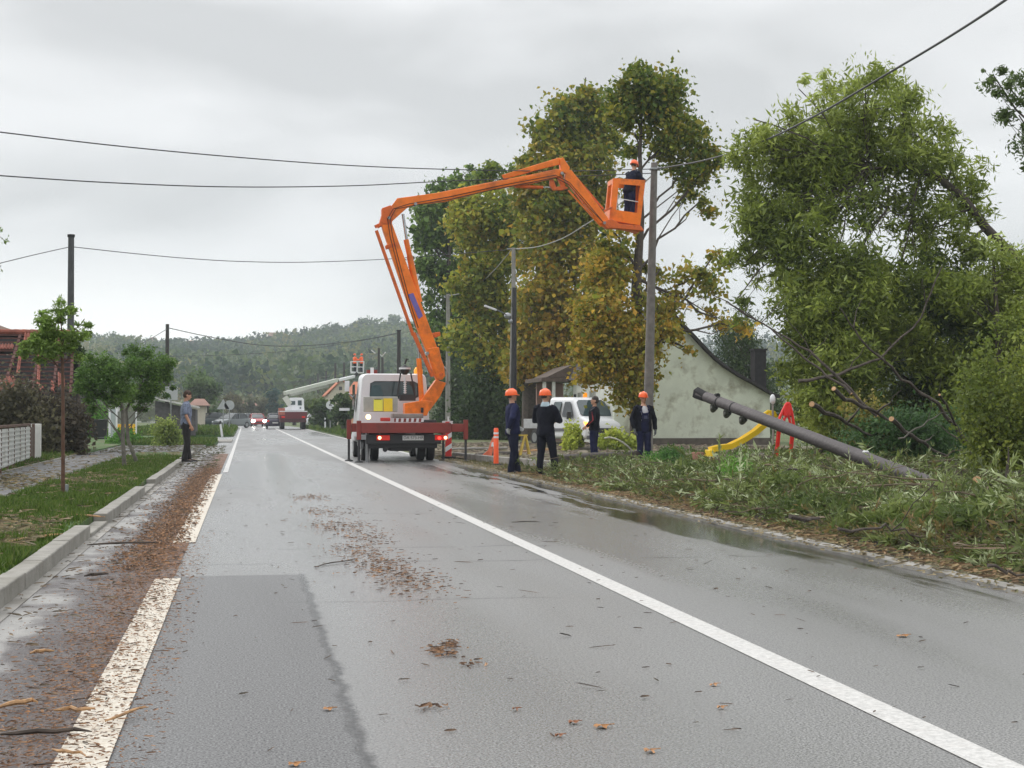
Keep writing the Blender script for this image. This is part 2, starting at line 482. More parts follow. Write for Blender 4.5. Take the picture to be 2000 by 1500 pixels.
# water standing in the right gutter
wn = nb.noise(.8, 5, .6, sx=1.7, sy=.16, off=2.)
wet = nb.mul(nb.rng(wn, .485, .56), nb.mul(nb.rng(nb.X, 4.15, 4.7), nb.rng(nb.Y, 9.2, 11)))
wet2 = nb.mul(nb.rng(nb.addf(nb.X, nb.mul(nb.noise(.7, 4, sy=.3), .5)), 5.35, 5.52), nb.rng(nb.Y, 10, 14))
wet = nb.m_('MAXIMUM', wet, nb.mul(wet2, .9))
wet = nb.mul(wet, nb.rng(nb.Y, 33, 45, 1, 0))
base = nb.mix(wet, base, (.018, .019, .016))
smooth_strip = nb.mul(nb.band(xw, .5, 1.25, .2), nb.rng(nb.Y, 5, 14))
ro = nb.addf(nb.rng(huge, .38, .62, .22, .46), nb.mul(patch, .2))
ro = nb.addf(ro, nb.mul(smooth_strip, -.09))
ro = nb.addf(ro, nb.rng(mid, .3, .7, -.05, .05))
wetinv = nb.m_('SUBTRACT', 1., wet)
ro = nb.addf(nb.mul(ro, wetinv), nb.mul(wet, .13))
nb.bump(nb.mul(nb.addf(fine, nb.mul(mid, .5)), nb.addf(nb.mul(wetinv, .93), .07)), .34, .005)
M_ROAD = nb.fin(base, ro)
strip('road', KX - .02, RX, -5, 300, 0, M_ROAD, n=140)

nb = NB('shoulder_asphalt')
fine = nb.noise(70, 3, .7); b = nb.noise(3, 5, sy=.5)
c = nb.mix(nb.rng(fine, .35, .65), (.022, .019, .02), (.10, .085, .085))
silt = nb.mul(nb.rng(nb.addf(nb.X, nb.mul(nb.addf(b, -.5), .9)), -1.38, -1.15, 1, 0), nb.rng(nb.noise(1.2, 5, off=5), .38, .58))
c = nb.mix(nb.mul(silt, .8), c, (.34, .335, .32))
mul_ = nb.mul(nb.rng(nb.addf(nb.X, nb.mul(nb.addf(nb.noise(2.5, 6, .7), -.5), .8)), -1.08, -.82), nb.rng(nb.noise(8, 6, .7), .3, .55))
mul_ = nb.mul(mul_, nb.addf(nb.rng(nb.Y, 9, 17, .22, 1), 0))
c = nb.mix(mul_, c, nb.mix(nb.rng(nb.noise(45, 3), .4, .6), (.06, .032, .02), (.26, .13, .07)))
nb.bump(nb.addf(fine, nb.mul(nb.noise(12, 4), mul_)), .6, .02)
M_SHOULDER = nb.fin(c, nb.addf(nb.rng(nb.noise(1.5, 4), .35, .65, .35, .6), nb.mul(mul_, .3)))
strip('shoulder', KX, LX - .06, -3, 52, .004, M_SHOULDER, n=60)

def paint(name, rust):
    nb = NB(name)
    n = nb.noise(28, 5, .7); n2 = nb.noise(90, 3)
    c = nb.mix(nb.rng(n, .35, .65), (.45, .445, .43), (.62, .61, .59)) if rust < .5 else nb.mix(nb.rng(n, .35, .65), (.50, .44, .35), (.66, .62, .54))
    wn_ = nb.noise(14, 6, .75, sx=.35)
    c = nb.mix(nb.mul(nb.rng(wn_, .56, .64), rust), c, (.34, .21, .12))
    c = nb.mix(nb.mul(nb.rng(n2, .6, .7), .45), c, (.2, .2, .2))
    nb.bump(n2, .3, .004)
    return nb.fin(c, .45)
M_PAINT = paint('road_paint', .12); M_PAINTW = paint('worn_road_paint', .75)
strip('centre_line_marking', CX + .01, CX + .175, 2, 150, .004, M_PAINT, n=90)
strip('edge_line_marking', LX - .2, LX, 2, 12.45, .0085, M_PAINTW)
strip('edge_line_marking', LX - .22, LX - .0, 15.9, 34, .0085, M_PAINTW)
strip('edge_line_marking', LX + .0, LX + .11, 35, 160, .0085, M_PAINT)
strip('edge_line_marking', RX - .22, RX - .09, 45, 150, .004, M_PAINT)

M_CONC = mat('concrete', (.25, .24, .215), rough=.85, var=.18, scale=5, bump=.4, bscale=40, dirt=(.16, .15, .12), dscale=3, damt=.55)
M_CONCD = mat('concrete_dirty', (.26, .25, .23), rough=.8, var=.2, scale=4, bump=.4, bscale=30, dirt=(.1, .09, .07), dscale=1.3, damt=.8)
mb = MB(); mb.bx(RX, RX + .16, 6, 44, -.05, .035); o = mb.build('gutter_kerb', M_CONCD); tag(o, kind='structure')

# kerb stones on the left, uneven, one dropped length
KH = .14
mb = MB(); y = 2.0
while y < 56:
    ln = .98
    drop = 0.; jog = random.uniform(-.008, .008)
    if 16.2 < y < 18.0 or 25 < y < 28 or 40.5 < y < 42.0: drop = .085; jog -= .0
    if y > 50: drop = .09
    top = KH - drop + random.uniform(-.006, .006)
    mb.bx(KX - .16 + jog, KX + jog, y, y + ln - .012, -.06, top)
    y += ln
o = mb.build('kerb', M_CONC, bevel=.012); tag(o, kind='structure')
mb = MB(); mb.bx(KX - .02, KX + .10, 3, 40, -.05, .012); o = mb.build('kerb_base', M_CONCD); tag(o, kind='structure')

# raised left verge
nb = NB('verge_grass')
g = nb.noise(6, 6); g2 = nb.noise(.8, 5, off=3)
c = nb.mix(nb.rng(g, .35, .65), (.03, .075, .012), (.065, .135, .025))
c = nb.mix(nb.rng(g2, .5, .62), c, (.12, .10, .05))
nb.bump(nb.noise(30, 5), .8, .03)
M_VERGE = nb.fin(c, .9)
def slab(name, x0, x1, y0, y1, zt, m, zb=-.1):
    mb = MB(); mb.bx(x0, x1, y0, y1, zb, zt); o = mb.build(name, m); tag(o, kind='structure'); return o
slab('grass_verge', -3.35, KX - .17, -2, 50, .115, M_VERGE)
nb = NB('pavement_asphalt')
c = nb.mix(nb.rng(nb.noise(50, 3), .4, .6), (.07, .07, .072), (.12, .12, .122))
c = nb.mix(nb.mul(nb.rng(nb.noise(1.6, 6, .7), .54, .66), .6), c, (.11, .09, .06))
nb.bump(nb.noise(50, 3), .3, .01)
M_PAVE = nb.fin(c, nb.rng(nb.noise(.9, 4), .35, .65, .55, .8))
slab('pavement', -4.95, -3.41, -2, 50, .10, M_PAVE)
slab('pavement_edging', -3.41, -3.35, -2, 50, .125, M_CONC)
slab('pavement_edging', -5.01, -4.95, -2, 50, .125, M_CONC)
slab('far_verge', -40, -5.01, -2, 90, .10, M_VERGE)
slab('driveway', -5.0, KX - .0, 50.0, 64, .055, M_PAVE)
slab('grass_verge', -5.0, KX + .35, 64, 73, .10, M_VERGE)
slab('driveway', -5.0, LX - .15, 73, 80, .05, M_CONCD)
slab('grass_verge', -30, LX - .2, 92, 148, .10, M_VERGE)
slab('side_road', -60, LX - .3, 148.2, 168, .012, mat('far_asphalt', (.13, .13, .135), rough=.35, var=.2, scale=.5))
slab('yard', -30, -5.02, 90.1, 92, .05, M_PAVE)
# right side
nb = NB('litter_soil')
g = nb.noise(7, 6, .7)
c = nb.mix(nb.rng(g, .35, .6), (.05, .035, .02), (.15, .11, .06))
c = nb.mix(nb.rng(nb.noise(1.5, 5, off=7), .48, .58), c, (.06, .075, .025))
nb.bump(nb.noise(25, 5), 1., .04)
M_SOIL = nb.fin(c, .9)
strip('right_verge', RX + .16, 16, 5, 47, .012, M_SOIL, n=30)
nb = NB('debris_yard')
c = nb.mix(nb.rng(nb.noise(5, 6, .7), .38, .6), (.10, .085, .06), (.24, .2, .15))
c = nb.mix(nb.rng(nb.noise(.7, 5), .5, .58), c, (.09, .12, .035))
nb.bump(nb.noise(14, 5), 1., .05)
M_YARD = nb.fin(c, .85)
slab('yard', RX + .3, 22, 47.2, 70, .05, M_YARD)
slab('lawn', 13, 40, 40, 47, .04, M_VERGE)
slab('grass_verge', RX + .0, 12, 88, 150, .09, M_VERGE)
# kerb of the side entrance on the right
mb = MB()
pts = [(6.15, 45.5), (6.6, 41), (7.3, 37), (8.4, 33.5), (10.2, 31)]
for (a, b) in zip(pts, pts[1:]):
    mb.beam((a[0], a[1], .06), (b[0], b[1], .06), .16, .24)
o = mb.build('kerb', M_CONCD, bevel=.015); tag(o, kind='structure')
mb = MB(); mb.prism([(6.3, 46.9, .07), (6.75, 41.1, .07), (7.45, 37.1, .07), (8.55, 33.6, .07), (10.3, 31.1, .07), (16, 31.1, .07), (16, 46.9, .07)], (0, 0, .12))
o = mb.build('yard', M_YARD); tag(o, kind='structure')

# ================================================================== LITTER ON THE ROAD
def tn(m, sd, n, a, b):
    "normal spread cut off at a and b without piling up there"
    v = rng.normal(m, sd, n); bad = (v < a) | (v > b); v[bad] = rng.uniform(max(a, m - sd), min(b, m + sd), bad.sum()); return v
def litter(name, label, n, xf, yf, size, z, palette, thick=False, m=None):
    x = xf(n); y = yf(n)
    ang = rng.normal(0, .9, n); ln = size[0] * rng.lognormal(0, .5, n); wd = size[1] * rng.lognormal(0, .3, n)
    d = np.stack([np.cos(ang), np.sin(ang), rng.normal(0, .1, n)], 1)
    s = np.stack([-np.sin(ang), np.cos(ang), rng.normal(0, .25, n)], 1)
    c = np.stack([x, y, np.full(n, z) + rng.uniform(0.004, .012, n)], 1)
    Lh = d * ln[:, None] / 2; Sh = s * wd[:, None] / 2
    up = np.array([0, 0, 1]) * wd[:, None] * .6
    v = np.stack([c - Lh, c + Sh, c + Lh, c - Sh, c - Lh * .6 + up, c + Lh * .6 + up], 1).reshape(-1, 3)
    b = (np.arange(n) * 6)[:, None]
    f = np.concatenate([b + np.array([[0, 1, 5, 4]]), b + np.array([[1, 2, 5, 5]])[:, [0, 1, 2, 2]], b + np.array([[0, 4, 5, 3]])], 0)
    f = np.concatenate([b + np.array([[0, 1, 5, 4]]), b + np.array([[0, 4, 5, 3]]), b + np.array([[1, 2, 3, 5]])], 0)
    col = np.repeat(ramp(palette, rng.uniform(0, 1, n)) * rng.uniform(.7, 1.3, (n, 1)), 6, 0)
    o = np_mesh(name, v, f, m or M_CHIP, col); tag(o, kind='stuff'); return o
M_CHIP = mat('chip', (0, 0, 0), rough=.7, var=0, attr=True)
CHIPS = [(.06, .035, .022), (.13, .07, .038), (.24, .125, .06), (.36, .2, .10)]
litter('wood_chips', '', 7500, lambda n: tn(-.88, .17, n, -1.5, -.55), lambda n: 13 + 27 * rng.beta(1.1, 1.5, n), (.032, .011), .006, CHIPS)
litter('wood_chips', '', 1500, lambda n: tn(-.75, .22, n, -1.5, -.3), lambda n: rng.uniform(5, 14, n), (.028, .006), .01, CHIPS)
def cl_xy(cs, n):
    cs = np.array(cs); i = rng.choice(len(cs), n, p=cs[:, 4] / cs[:, 4].sum())
    return cs[i, 0] + rng.normal(size=n) * cs[i, 2], cs[i, 1] + rng.normal(size=n) * cs[i, 3]
litter('wood_fibre', '', 9000, lambda n: tn(-.78, .22, n, -1.45, -.3), lambda n: 5.2 + 12 * rng.beta(1, 1.6, n), (.016, .004), .009, [(.08, .04, .025), (.20, .10, .05), (.38, .19, .08)])
cs = []
for (px, py, w) in ((605, 972, 1), (625, 1000, .7), (670, 1000, .4), (690, 1028, 1.2), (720, 1050, 1.3), (700, 1075, 1), (765, 1115, 1.6), (810, 1142, 1.6), (740, 1095, 1), (640, 1030, .6)):
    g_ = G(px, py); cs.append((g_.x, g_.y, .15, .55, w))
X_, Y_ = cl_xy(cs, 1900)
litter('bark_crumbs', '', 1900, lambda n: X_, lambda n: Y_, (.03, .007), .002, CHIPS)
cs = [(G(860, 1275).x, G(860, 1275).y, .035, .09, 2), (G(880, 1262).x, G(880, 1262).y, .03, .08, 1), (G(915, 1297).x, G(915, 1297).y, .04, .07, .5), (G(850, 1385).x, G(850, 1385).y, .05, .05, .25)]
X2_, Y2_ = cl_xy(cs, 160)
litter('bark_crumbs', '', 160, lambda n: X2_, lambda n: Y2_, (.03, .009), .002, CHIPS)
litter('twig_litter', '', 420, lambda n: rng.uniform(-.4, 5.3, n), lambda n: 6 + 40 * rng.beta(1, 2.2, n), (.045, .006), .001, [(.03, .025, .02), (.12, .07, .04), (.07, .06, .04)])
litter('gutter_litter', '', 2600, lambda n: np.clip(RX + rng.normal(.1, .16, n), 5.3, 6), lambda n: rng.uniform(9, 45, n), (.05, .014), .03, [(.1, .08, .05), (.25, .2, .1), (.3, .24, .15), (.12, .12, .05)])
litter('shoulder_litter', '', 1200, lambda n: rng.uniform(KX, -.6, n), lambda n: rng.uniform(6, 45, n), (.05, .01), .008, [(.05, .04, .03), (.2, .14, .08), (.07, .07, .05)])
litter('driveway_litter', '', 2200, lambda n: rng.uniform(-4.8, -.7, n), lambda n: rng.uniform(36, 62, n), (.09, .02), .07, [(.06, .05, .03), (.12, .1, .05), (.06, .08, .03)])
# fallen leaves that one can count
def autumn_leaf(px, py, size, col, label):
    p = G(px, py); mb = MB(); rim = []
    n = 20
    for k in range(n):
        a = 2 * math.pi * k / n; r = size * .85 * (.62 + .38 * abs(math.cos(2.5 * a))) * random.uniform(.85, 1.1)
        rim.append(Vector((p.x + r * math.cos(a), p.y + r * math.sin(a), .005 + .008 * random.random() + .004 * math.cos(3 * a))))
    mb.add([Vector((p.x, p.y, .012))] + rim, [(0, 1 + k, 1 + (k + 1) % n) for k in range(n)])
    mb.tube([(p.x, p.y, .014), (p.x + size * 1.4, p.y + size * .4, .012)], .0022, 4)
    o = mb.build('fallen_leaf', mat('autumn_leaf_%d' % col, [(.35, .16, .05), (.42, .22, .10), (.26, .10, .04)][col], rough=.6, var=.3, scale=30)); tag(o, label, 'leaf', 'fallen leaves on the asphalt')
for i, (px, py, s_, c_, lb) in enumerate([
    (1762, 1244, .045, 0, 'curled brown leaf on the right lane near the wet gutter'),
    (640, 1388, .030, 0, 'small orange leaf on the dark asphalt patch, lower left lane'),
    (1175, 1422, .042, 0, 'largest brown leaf in the loose row at the bottom of the lane'),
    (1120, 1414, .028, 2, 'dark brown leaf just left of the largest leaf at the bottom'),
    (1092, 1440, .022, 2, 'tiny dark leaf nearest the camera in the middle of the lane'),
    (1270, 1470, .032, 1, 'pale tan leaf lowest in the left lane, right of centre'),
    (1394, 1340, .026, 1, 'pale tan leaf in the left lane beside the white centre line'),
    (1408, 1385, .024, 1, 'faint tan leaf below another one, left of the white centre line'),
    (1007, 1388, .020, 2, 'tiny dark leaf by thin twigs in the middle of the lane'),
    (575, 1496, .030, 0, 'orange leaf at the bottom edge on the dark asphalt patch')]):
    autumn_leaf(px, py, s_, c_, lb)
# larger strips of bark and split wood on the shoulder
M_SPLIT = mat('split_wood', (.42, .24, .11), rough=.7, var=.4, scale=20, dirt=(.1, .06, .035), dscale=6, damt=.9)
M_STICK = mat('dark_stick', (.06, .045, .035), rough=.8, var=.4, scale=20)
def stick(pa, pb, r, m, label, z=.02, name='wood_strip', cat='wood strip', grp='strips of split wood and bark on the left shoulder'):
    a, b = G(*pa, z), G(*pb, z); mb = MB(); pts = []
    for i in range(6):
        t = i / 5; p = a.lerp(b, t) + Vector((0, random.gauss(0, .02), 0)); p.z = z + r + .008 * math.sin(3 * t); pts.append(p)
    mb.tube(pts, [r * .5, r, r * 1.15, r, r * .9, r * .3], 6); o = mb.build(name, m, smooth=True); tag(o, label, cat, grp)
stick((0, 1384), (74, 1376), .011, M_SPLIT, 'orange split wood strip at the left picture edge on dark shoulder')
stick((105, 1393), (185, 1388), .009, M_SPLIT, 'long orange wood strip pointing at the worn edge line')
stick((58, 1280), (105, 1276), .009, M_SPLIT, 'short bright orange wood strip alone on the dark shoulder')
stick((0, 1440), (180, 1432), .010, M_STICK, 'long dark curved bark strip lowest on the left shoulder', )
stick((165, 1128), (212, 1124), .012, M_STICK, 'dark short bark piece in the silt near the kerb')
stick((170, 1066), (310, 1062), .011, M_STICK, 'dark branch lying from the kerb across the shoulder')
stick((100, 1470), (170, 1480), .006, M_SPLIT, 'thin pale wood sliver just left of the worn edge line bottom')
stick((205, 1412), (290, 1384), .006, M_SPLIT, 'thin orange sliver lying across the worn edge line')
stick((10, 1062), (122, 1046), .014, M_SPLIT, 'peeled orange branch lying on the grass verge behind the kerb', z=.13)
stick((125, 1008), (205, 1012), .013, M_SPLIT, 'peeled orange stick on the grass verge near the dropped kerb', z=.13)
stick((615, 1108), (700, 1093), .005, M_STICK, 'dark stick in the trail of bark crumbs on the lane', z=.0)
stick((1000, 1021), (1055, 1020), .006, M_STICK, 'thin dark twig alone right of the white centre line', z=.0)
# ================================================================== GRASS
def grass(name, n, xf, yf, h, z, pal):
    x = xf(n); y = yf(n)
    d = np.stack([rng.normal(0, .35, n), rng.normal(0, .35, n), np.ones(n)], 1)
    hh = h * rng.uniform(.4, 1.3, n) * (0.55 + .9 * np.clip(np.sin(x * 5.1 + np.sin(y * 2.3) * 2) * .5 + .5, 0, 1))
    a = rng.uniform(0, np.pi, n); w = h * .10 * (1 + y / 25)
    s = np.stack([np.cos(a), np.sin(a), np.zeros(n)], 1) * w[:, None]
    c = np.stack([x, y, np.full(n, z)], 1)
    v = np.stack([c - s, c + s, c + d * hh[:, None]], 1).reshape(-1, 3)
    col = np.repeat(ramp(pal, rng.uniform(0, 1, n)), 3, 0)
    o = np_mesh(name, v, np.arange(3 * n).reshape(n, 3), LEAF, col); tag(o, kind='stuff')
GPAL = [(.04, .065, .010), (.06, .115, .014), (.095, .16, .025), (.15, .18, .05)]
gx, gy = rng.uniform(-3.33, KX - .17, 90000), 9 + 36 * rng.beta(1, 1.5, 90000)
bare = .85 * np.exp(-((gy - 16.2 - .8 * np.sin(gx * 2)) / 1.5) ** 2) + .7 * np.exp(-((gy - 25.5 + gx) / 1.3) ** 2) + .55 * np.exp(-((gy - 11.5) / .8) ** 2)
kp = rng.uniform(0, 1, 90000) > bare + .22 * (np.sin(gx * 3.1 + gy * 1.3) > .6); gx, gy = gx[kp], gy[kp]
grass('grass', len(gx), lambda n: gx, lambda n: gy, .07, .11, GPAL)
grass('grass', 26000, lambda n: rng.uniform(-8.0, -5.03, n), lambda n: rng.uniform(24, 52, n), .11, .10, GPAL)
grass('grass', 16000, lambda n: rng.uniform(-9, LX - .3, n), lambda n: rng.uniform(92, 148, n), .22, .10, GPAL)
grass('grass', 9000, lambda n: rng.uniform(-4.9, KX + .3, n), lambda n: rng.uniform(64, 73, n), .13, .10, GPAL)
grass('grass', 9000, lambda n: RX + .05 + 4 * rng.beta(1, 1.5, n), lambda n: rng.uniform(88, 150, n), .2, .09, GPAL)
grass('grass', 14000, lambda n: rng.uniform(13, 24, n), lambda n: rng.uniform(41, 47, n), .14, .04, GPAL)
grass('grass', 9000, lambda n: rng.uniform(5.7, 9, n), lambda n: rng.uniform(28, 47, n), .05, .01, [(.06, .08, .02), (.14, .14, .05), (.2, .17, .08)])
# storm litter over the verge and pavement
litter('storm_litter', '', 5000, lambda n: rng.uniform(-5.4, -1.9, n), lambda n: np.concatenate([rng.normal(15.6, 1.3, n // 2), rng.normal(28, 2.0, n // 4), rng.uniform(14, 48, n - n // 2 - n // 4)]), (.10, .018), .15, [(.10, .08, .04), (.16, .13, .06), (.22, .16, .08), (.07, .09, .03)])

# ================================================================== FELLED BRANCHES (right)
def pile_h(x, y):
    "height of the heap of cut willow"
    d = x - (RX + .25)
    e = max(0., min(1., (34.5 - y) / 9)); e = e * e * (3 - 2 * e)
    h = 0.05 + .66 * (1 - math.exp(-max(0, d - .55) / 2.1)) * e
    far = max(0., min(1., (y - 22.5) / 5)); h *= 1 - (1 - far) * .75 * max(0., min(1., (d - 2.6) / 1.6))
    h *= 1 - .32 * far
    h += .24 * mnoise.noise(Vector((x * .9, y * .55, 2))) * min(1, d) + .1 * mnoise.noise(Vector((x * 2.3, y * 1.9, 7))) * min(1, d)
    px_, py_ = x - 8.3, y - 27.5; tt = max(0., min(1.15, (px_ * 1.97 - py_ * 6.0) / 39.9)); dd = math.hypot(px_ - 1.97 * tt, py_ + 6.0 * tt)
    h *= 1 - .35 * max(0., min(1., (d - 2.0) / 1.5)) * max(0., min(1., (y - 14.5) / 2.5)) * (1 - far)
    if tt > .25: h *= 1 - .75 * math.exp(-(dd / .9) ** 2)
    return max(0.01, h * min(1, max(0, d) / .5) )
PV, PF = [], []
xs = np.linspace(RX + .2, RX + 10.5, 44); ys = np.linspace(7, 36, 90)
for yy in ys:
    for xx in xs: PV.append((xx + (.12 * math.sin(yy * 1.7) + .1 * math.sin(yy * .6)), yy, pile_h(xx, yy) * .8))
nx = len(xs)
PF = [(j * nx + i, j * nx + i + 1, (j + 1) * nx + i + 1, (j + 1) * nx + i) for j in range(len(ys) - 1) for i in range(nx - 1)]
nb = NB('shaded_twig_bed')
c = nb.mix(nb.rng(nb.noise(18, 6, .75, sx=1, sy=.4), .38, .62), (.01, .01, .007), (.06, .045, .025))
nb.bump(nb.noise(20, 6, .7), 1., .08)
M_BED = nb.fin(c, .95)  # bed coloured near black: shade in the gaps between leaves is painted in
o = np_mesh('cut_brush', np.array(PV), np.array(PF), M_BED, smooth=True); tag(o, kind='stuff')

def twigs(n, xf, yf, zf, tl, leafn, leaf, pal, name, vis_up=.35, parent=None, kind='stuff', upb=.25, tone=None):
    "many leafy twigs: curved stems with lance leaves; returns one object for leaves and one for stems"
    x, y = xf(n), yf(n)
    z = zf(x, y)
    d = rng.normal(size=(n, 3)); d[:, 2] = np.abs(d[:, 2]) * vis_up + upb * .2; d = unit(d)
    base = np.stack([x, y, z], 1)
    ln = tl * rng.uniform(.5, 1.5, n)
    bend = rng.normal(size=(n, 3)) * .25; bend[:, 2] -= .35
    k = leafn
    t = rng.uniform(.1, 1.05, (n, k))
    P = base[:, None] + d[:, None] * (ln[:, None] * t)[:, :, None] + bend[:, None] * (ln[:, None] * t ** 2 * .5)[:, :, None]
    tang = unit((d[:, None] + bend[:, None] * t[:, :, None]).reshape(-1, 3))
    ld = unit(tang + rng.normal(size=(n * k, 3)) * .6)
    P = P.reshape(-1, 3) + ld * leaf[0] * .4
    tw = rng.uniform(0, 1, n) if tone is None else np.clip(tone(x, y) + rng.normal(0, .2, n), 0, 1)
    col = ramp(pal, np.repeat(tw, k) + rng.normal(0, .12, n * k)) * rng.uniform(.75, 1.25, (n * k, 1))
    v, f, c = leaf_quads(P, leaf[0], leaf[1], col, dirs=ld)
    o1 = np_mesh(name, v, f, LEAF, c, parent=parent)
    # stems as thin 3-sided ribbons
    tt = np.array([0, .5, 1.])
    S = base[:, None] + d[:, None] * (ln[:, None] * tt)[:, :, None] + bend[:, None] * (ln[:, None] * tt ** 2 * .5)[:, :, None]
    sd = unit(np.cross(d, rng.normal(size=(n, 3)))); sd2 = np.cross(d, sd)
    w = (.006 * rng.uniform(.5, 1.6, n))[:, None, None] * np.array([1, .7, .3])[None, :, None]
    A = S + sd[:, None] * w; B = S - sd[:, None] * w * .5 + sd2[:, None] * w * .87; C_ = S - sd[:, None] * w * .5 - sd2[:, None] * w * .87
    V = np.stack([A, B, C_], 2).reshape(-1, 3); b = (np.arange(n) * 9)[:, None]; F = []
    for sgm in (0, 3):
        for (i, j) in ((0, 1), (1, 2), (2, 0)):
            F.append(b + np.array([[sgm + i, sgm + j, sgm + 3 + j, sgm + 3 + i]]))
    o2 = np_mesh('twigs', V, np.concatenate(F), M_TWIG, parent=parent)
    if kind:
        tag(o1, kind=kind); tag(o2, kind=kind)
    return o1, o2
M_TWIG = mat('twig_bark', (.11, .085, .055), rough=.85, var=.4, scale=12)
WPAL = [(.10, .07, .028), (.06, .06, .02), (.035, .05, .014), (.055, .075, .02), (.11, .13, .05), (.23, .26, .16)]
vph = np.vectorize(pile_h)
def pile_xy(n, y0=8.5, y1=34, p=1.5):
    y = y0 + (y1 - y0) * rng.beta(1.0, p, n); x = RX + .62 + 9.3 * rng.beta(.95, 1.5, n) * (.45 + .55 * (y - 6) / 28)
    return x, y
q = pile_xy(12500)
twigs(12500, lambda n: q[0], lambda n: q[1], lambda x, y: vph(x, y) * .85, .34, 12, (.095, .02), WPAL, 'cut_brush_leaves', tone=lambda x, y: np.clip(.18 + (x - RX) * .2, 0, .52) + .16 * np.sin(x * 1.7 + y * .9) + .2 * (np.sin(x * 4.1) * np.sin(y * 2.7) > .45))
q2 = (RX + .2 + 1.0 * rng.beta(1, 1.3, 5000), 8 + 28 * rng.beta(1, 1.5, 5000))
sm = MB(); sx_, sy_ = pile_xy(170)
for a_, b_ in zip(sx_, sy_):
    ln_ = random.uniform(.5, 2.2); an = random.uniform(-.9, .9) + (math.pi if random.random() < .5 else 0); p = Vector((a_, b_, pile_h(a_, b_) * .85 + random.uniform(.02, .2)))
    q = p + Vector((math.cos(an), math.sin(an), random.uniform(-.12, .2))) * ln_
    q.z = max(q.z, pile_h(q.x, q.y) * .85 + .04) if q.x > RX + .3 else q.z
    if q.x < RX + .2: continue
    limb(sm, p, q, random.uniform(.008, .022), .004, 5, 5, .05)
o = sm.build('brushwood', mat('brushwood_bark', (.15, .115, .075), rough=.85, var=.5, scale=5)); tag(o, kind='stuff')
nl = 2200
lx, ly = pile_xy(nl * 3)
cm = np.array([mnoise.noise(Vector((a * .8, b * .5, 4))) for a, b in zip(lx, ly)]) > .05
lx, ly = lx[cm][:nl], ly[cm][:nl]; nl = len(lx)
twigs(nl, lambda n: lx, lambda n: ly, lambda x, y: vph(x, y) * .85, .52, 22, (.12, .026), [(.035, .045, .014), (.05, .065, .018), (.075, .095, .025), (.11, .13, .05), (.24, .27, .17)], 'cut_brush_leaves', vis_up=.35, upb=.3)
litter('leaf_litter', '', 5000, lambda n: q2[0], lambda n: q2[1], (.075, .02), .035, [(.10, .06, .03), (.2, .12, .05), (.28, .2, .1), (.09, .1, .03)])
q3 = (RX + .6 + 5 * rng.beta(1, 1.2, 3500), 10 + 24 * rng.beta(1, 1.5, 3500))
litter('broken_twigs', '', 900, lambda n: q3[0][:900], lambda n: q3[1][:900], (.35, .014), .16, [(.12, .08, .05), (.22, .16, .1), (.06, .05, .035)])
# fresh green growth in the heap
def bush(name, label, cat, px, py, z, Y, r, pal, nl, leaf, group=None, tone=.5, spread=.33, clumps=14, flat=0.):
    c = AT(px, py, Y)
    base = Vector((c.x, c.y, z))
    T = thing(name, label, cat, base, 0, group)
    mb = MB(); cl = []
    for i in range(clumps):
        u = Vector((random.gauss(0, 1), random.gauss(0, 1), abs(random.gauss(0, 1)) * .9 + .15)).normalized()
        p = base + Vector((u.x * r[0], u.y * r[1], u.z * r[2])) * (.35 + .65 * random.random())
        limb(mb, base + Vector((random.gauss(0, .1 * r[0]), random.gauss(0, .1 * r[1]), 0)), p, .012 + .012 * r[0], .004, 5, 3, .06); cl.append(p)
    mb.build('stem', M_TWIG, T, world=True)
    P = np.array(cl); idx = rng.integers(0, len(cl), nl)
    pos = P[idx] + rng.normal(size=(nl, 3)) * np.array(r) * spread * .6
    pos[:, 2] = np.maximum(pos[:, 2], z + .02)
    tn = rng.normal(0, .12, len(cl))[idx]
    col = ramp(pal, tone + tn + rng.normal(0, .12, nl)) * rng.uniform(.7, 1.3, (nl, 1))
    v, f, c_ = leaf_quads(pos, leaf[0], leaf[1], col, flat=flat)
    np_mesh('foliage', v, f, LEAF, c_, parent=T); return T
GREEN = [(.02, .05, .012), (.035, .085, .015), (.06, .14, .02), (.10, .19, .03)]
DKG = [(.012, .022, .010), (.02, .035, .013), (.032, .05, .018), (.05, .075, .022)]
OLV = [(.03, .035, .012), (.06, .065, .018), (.10, .095, .025), (.16, .13, .03)]
bush('leafy_bush', 'bright green feathery clump growing out of the cut willow heap below the fallen pole', 'plant', 1440, 935, .15, 22.5, (.42, .5, .62), GREEN, 5200, (.05, .014), tone=.62)
bush('leafy_bush', 'fresh green bush of cut leaves at the feet of the worker in bib overalls', 'plant', 1290, 920, .1, 32, (.75, .9, .42), GREEN, 7000, (.08, .022), tone=.40)
bush('leafy_bush', 'silvery green tangle of twigs at the left tip of the cut heap', 'plant', 1185, 925, .05, 30.5, (.95, 1.0, .42), WPAL, 6500, (.09, .018), tone=.5)
HEAP = [(.03, .045, .012), (.045, .065, .016), (.07, .09, .022), (.11, .13, .04)]
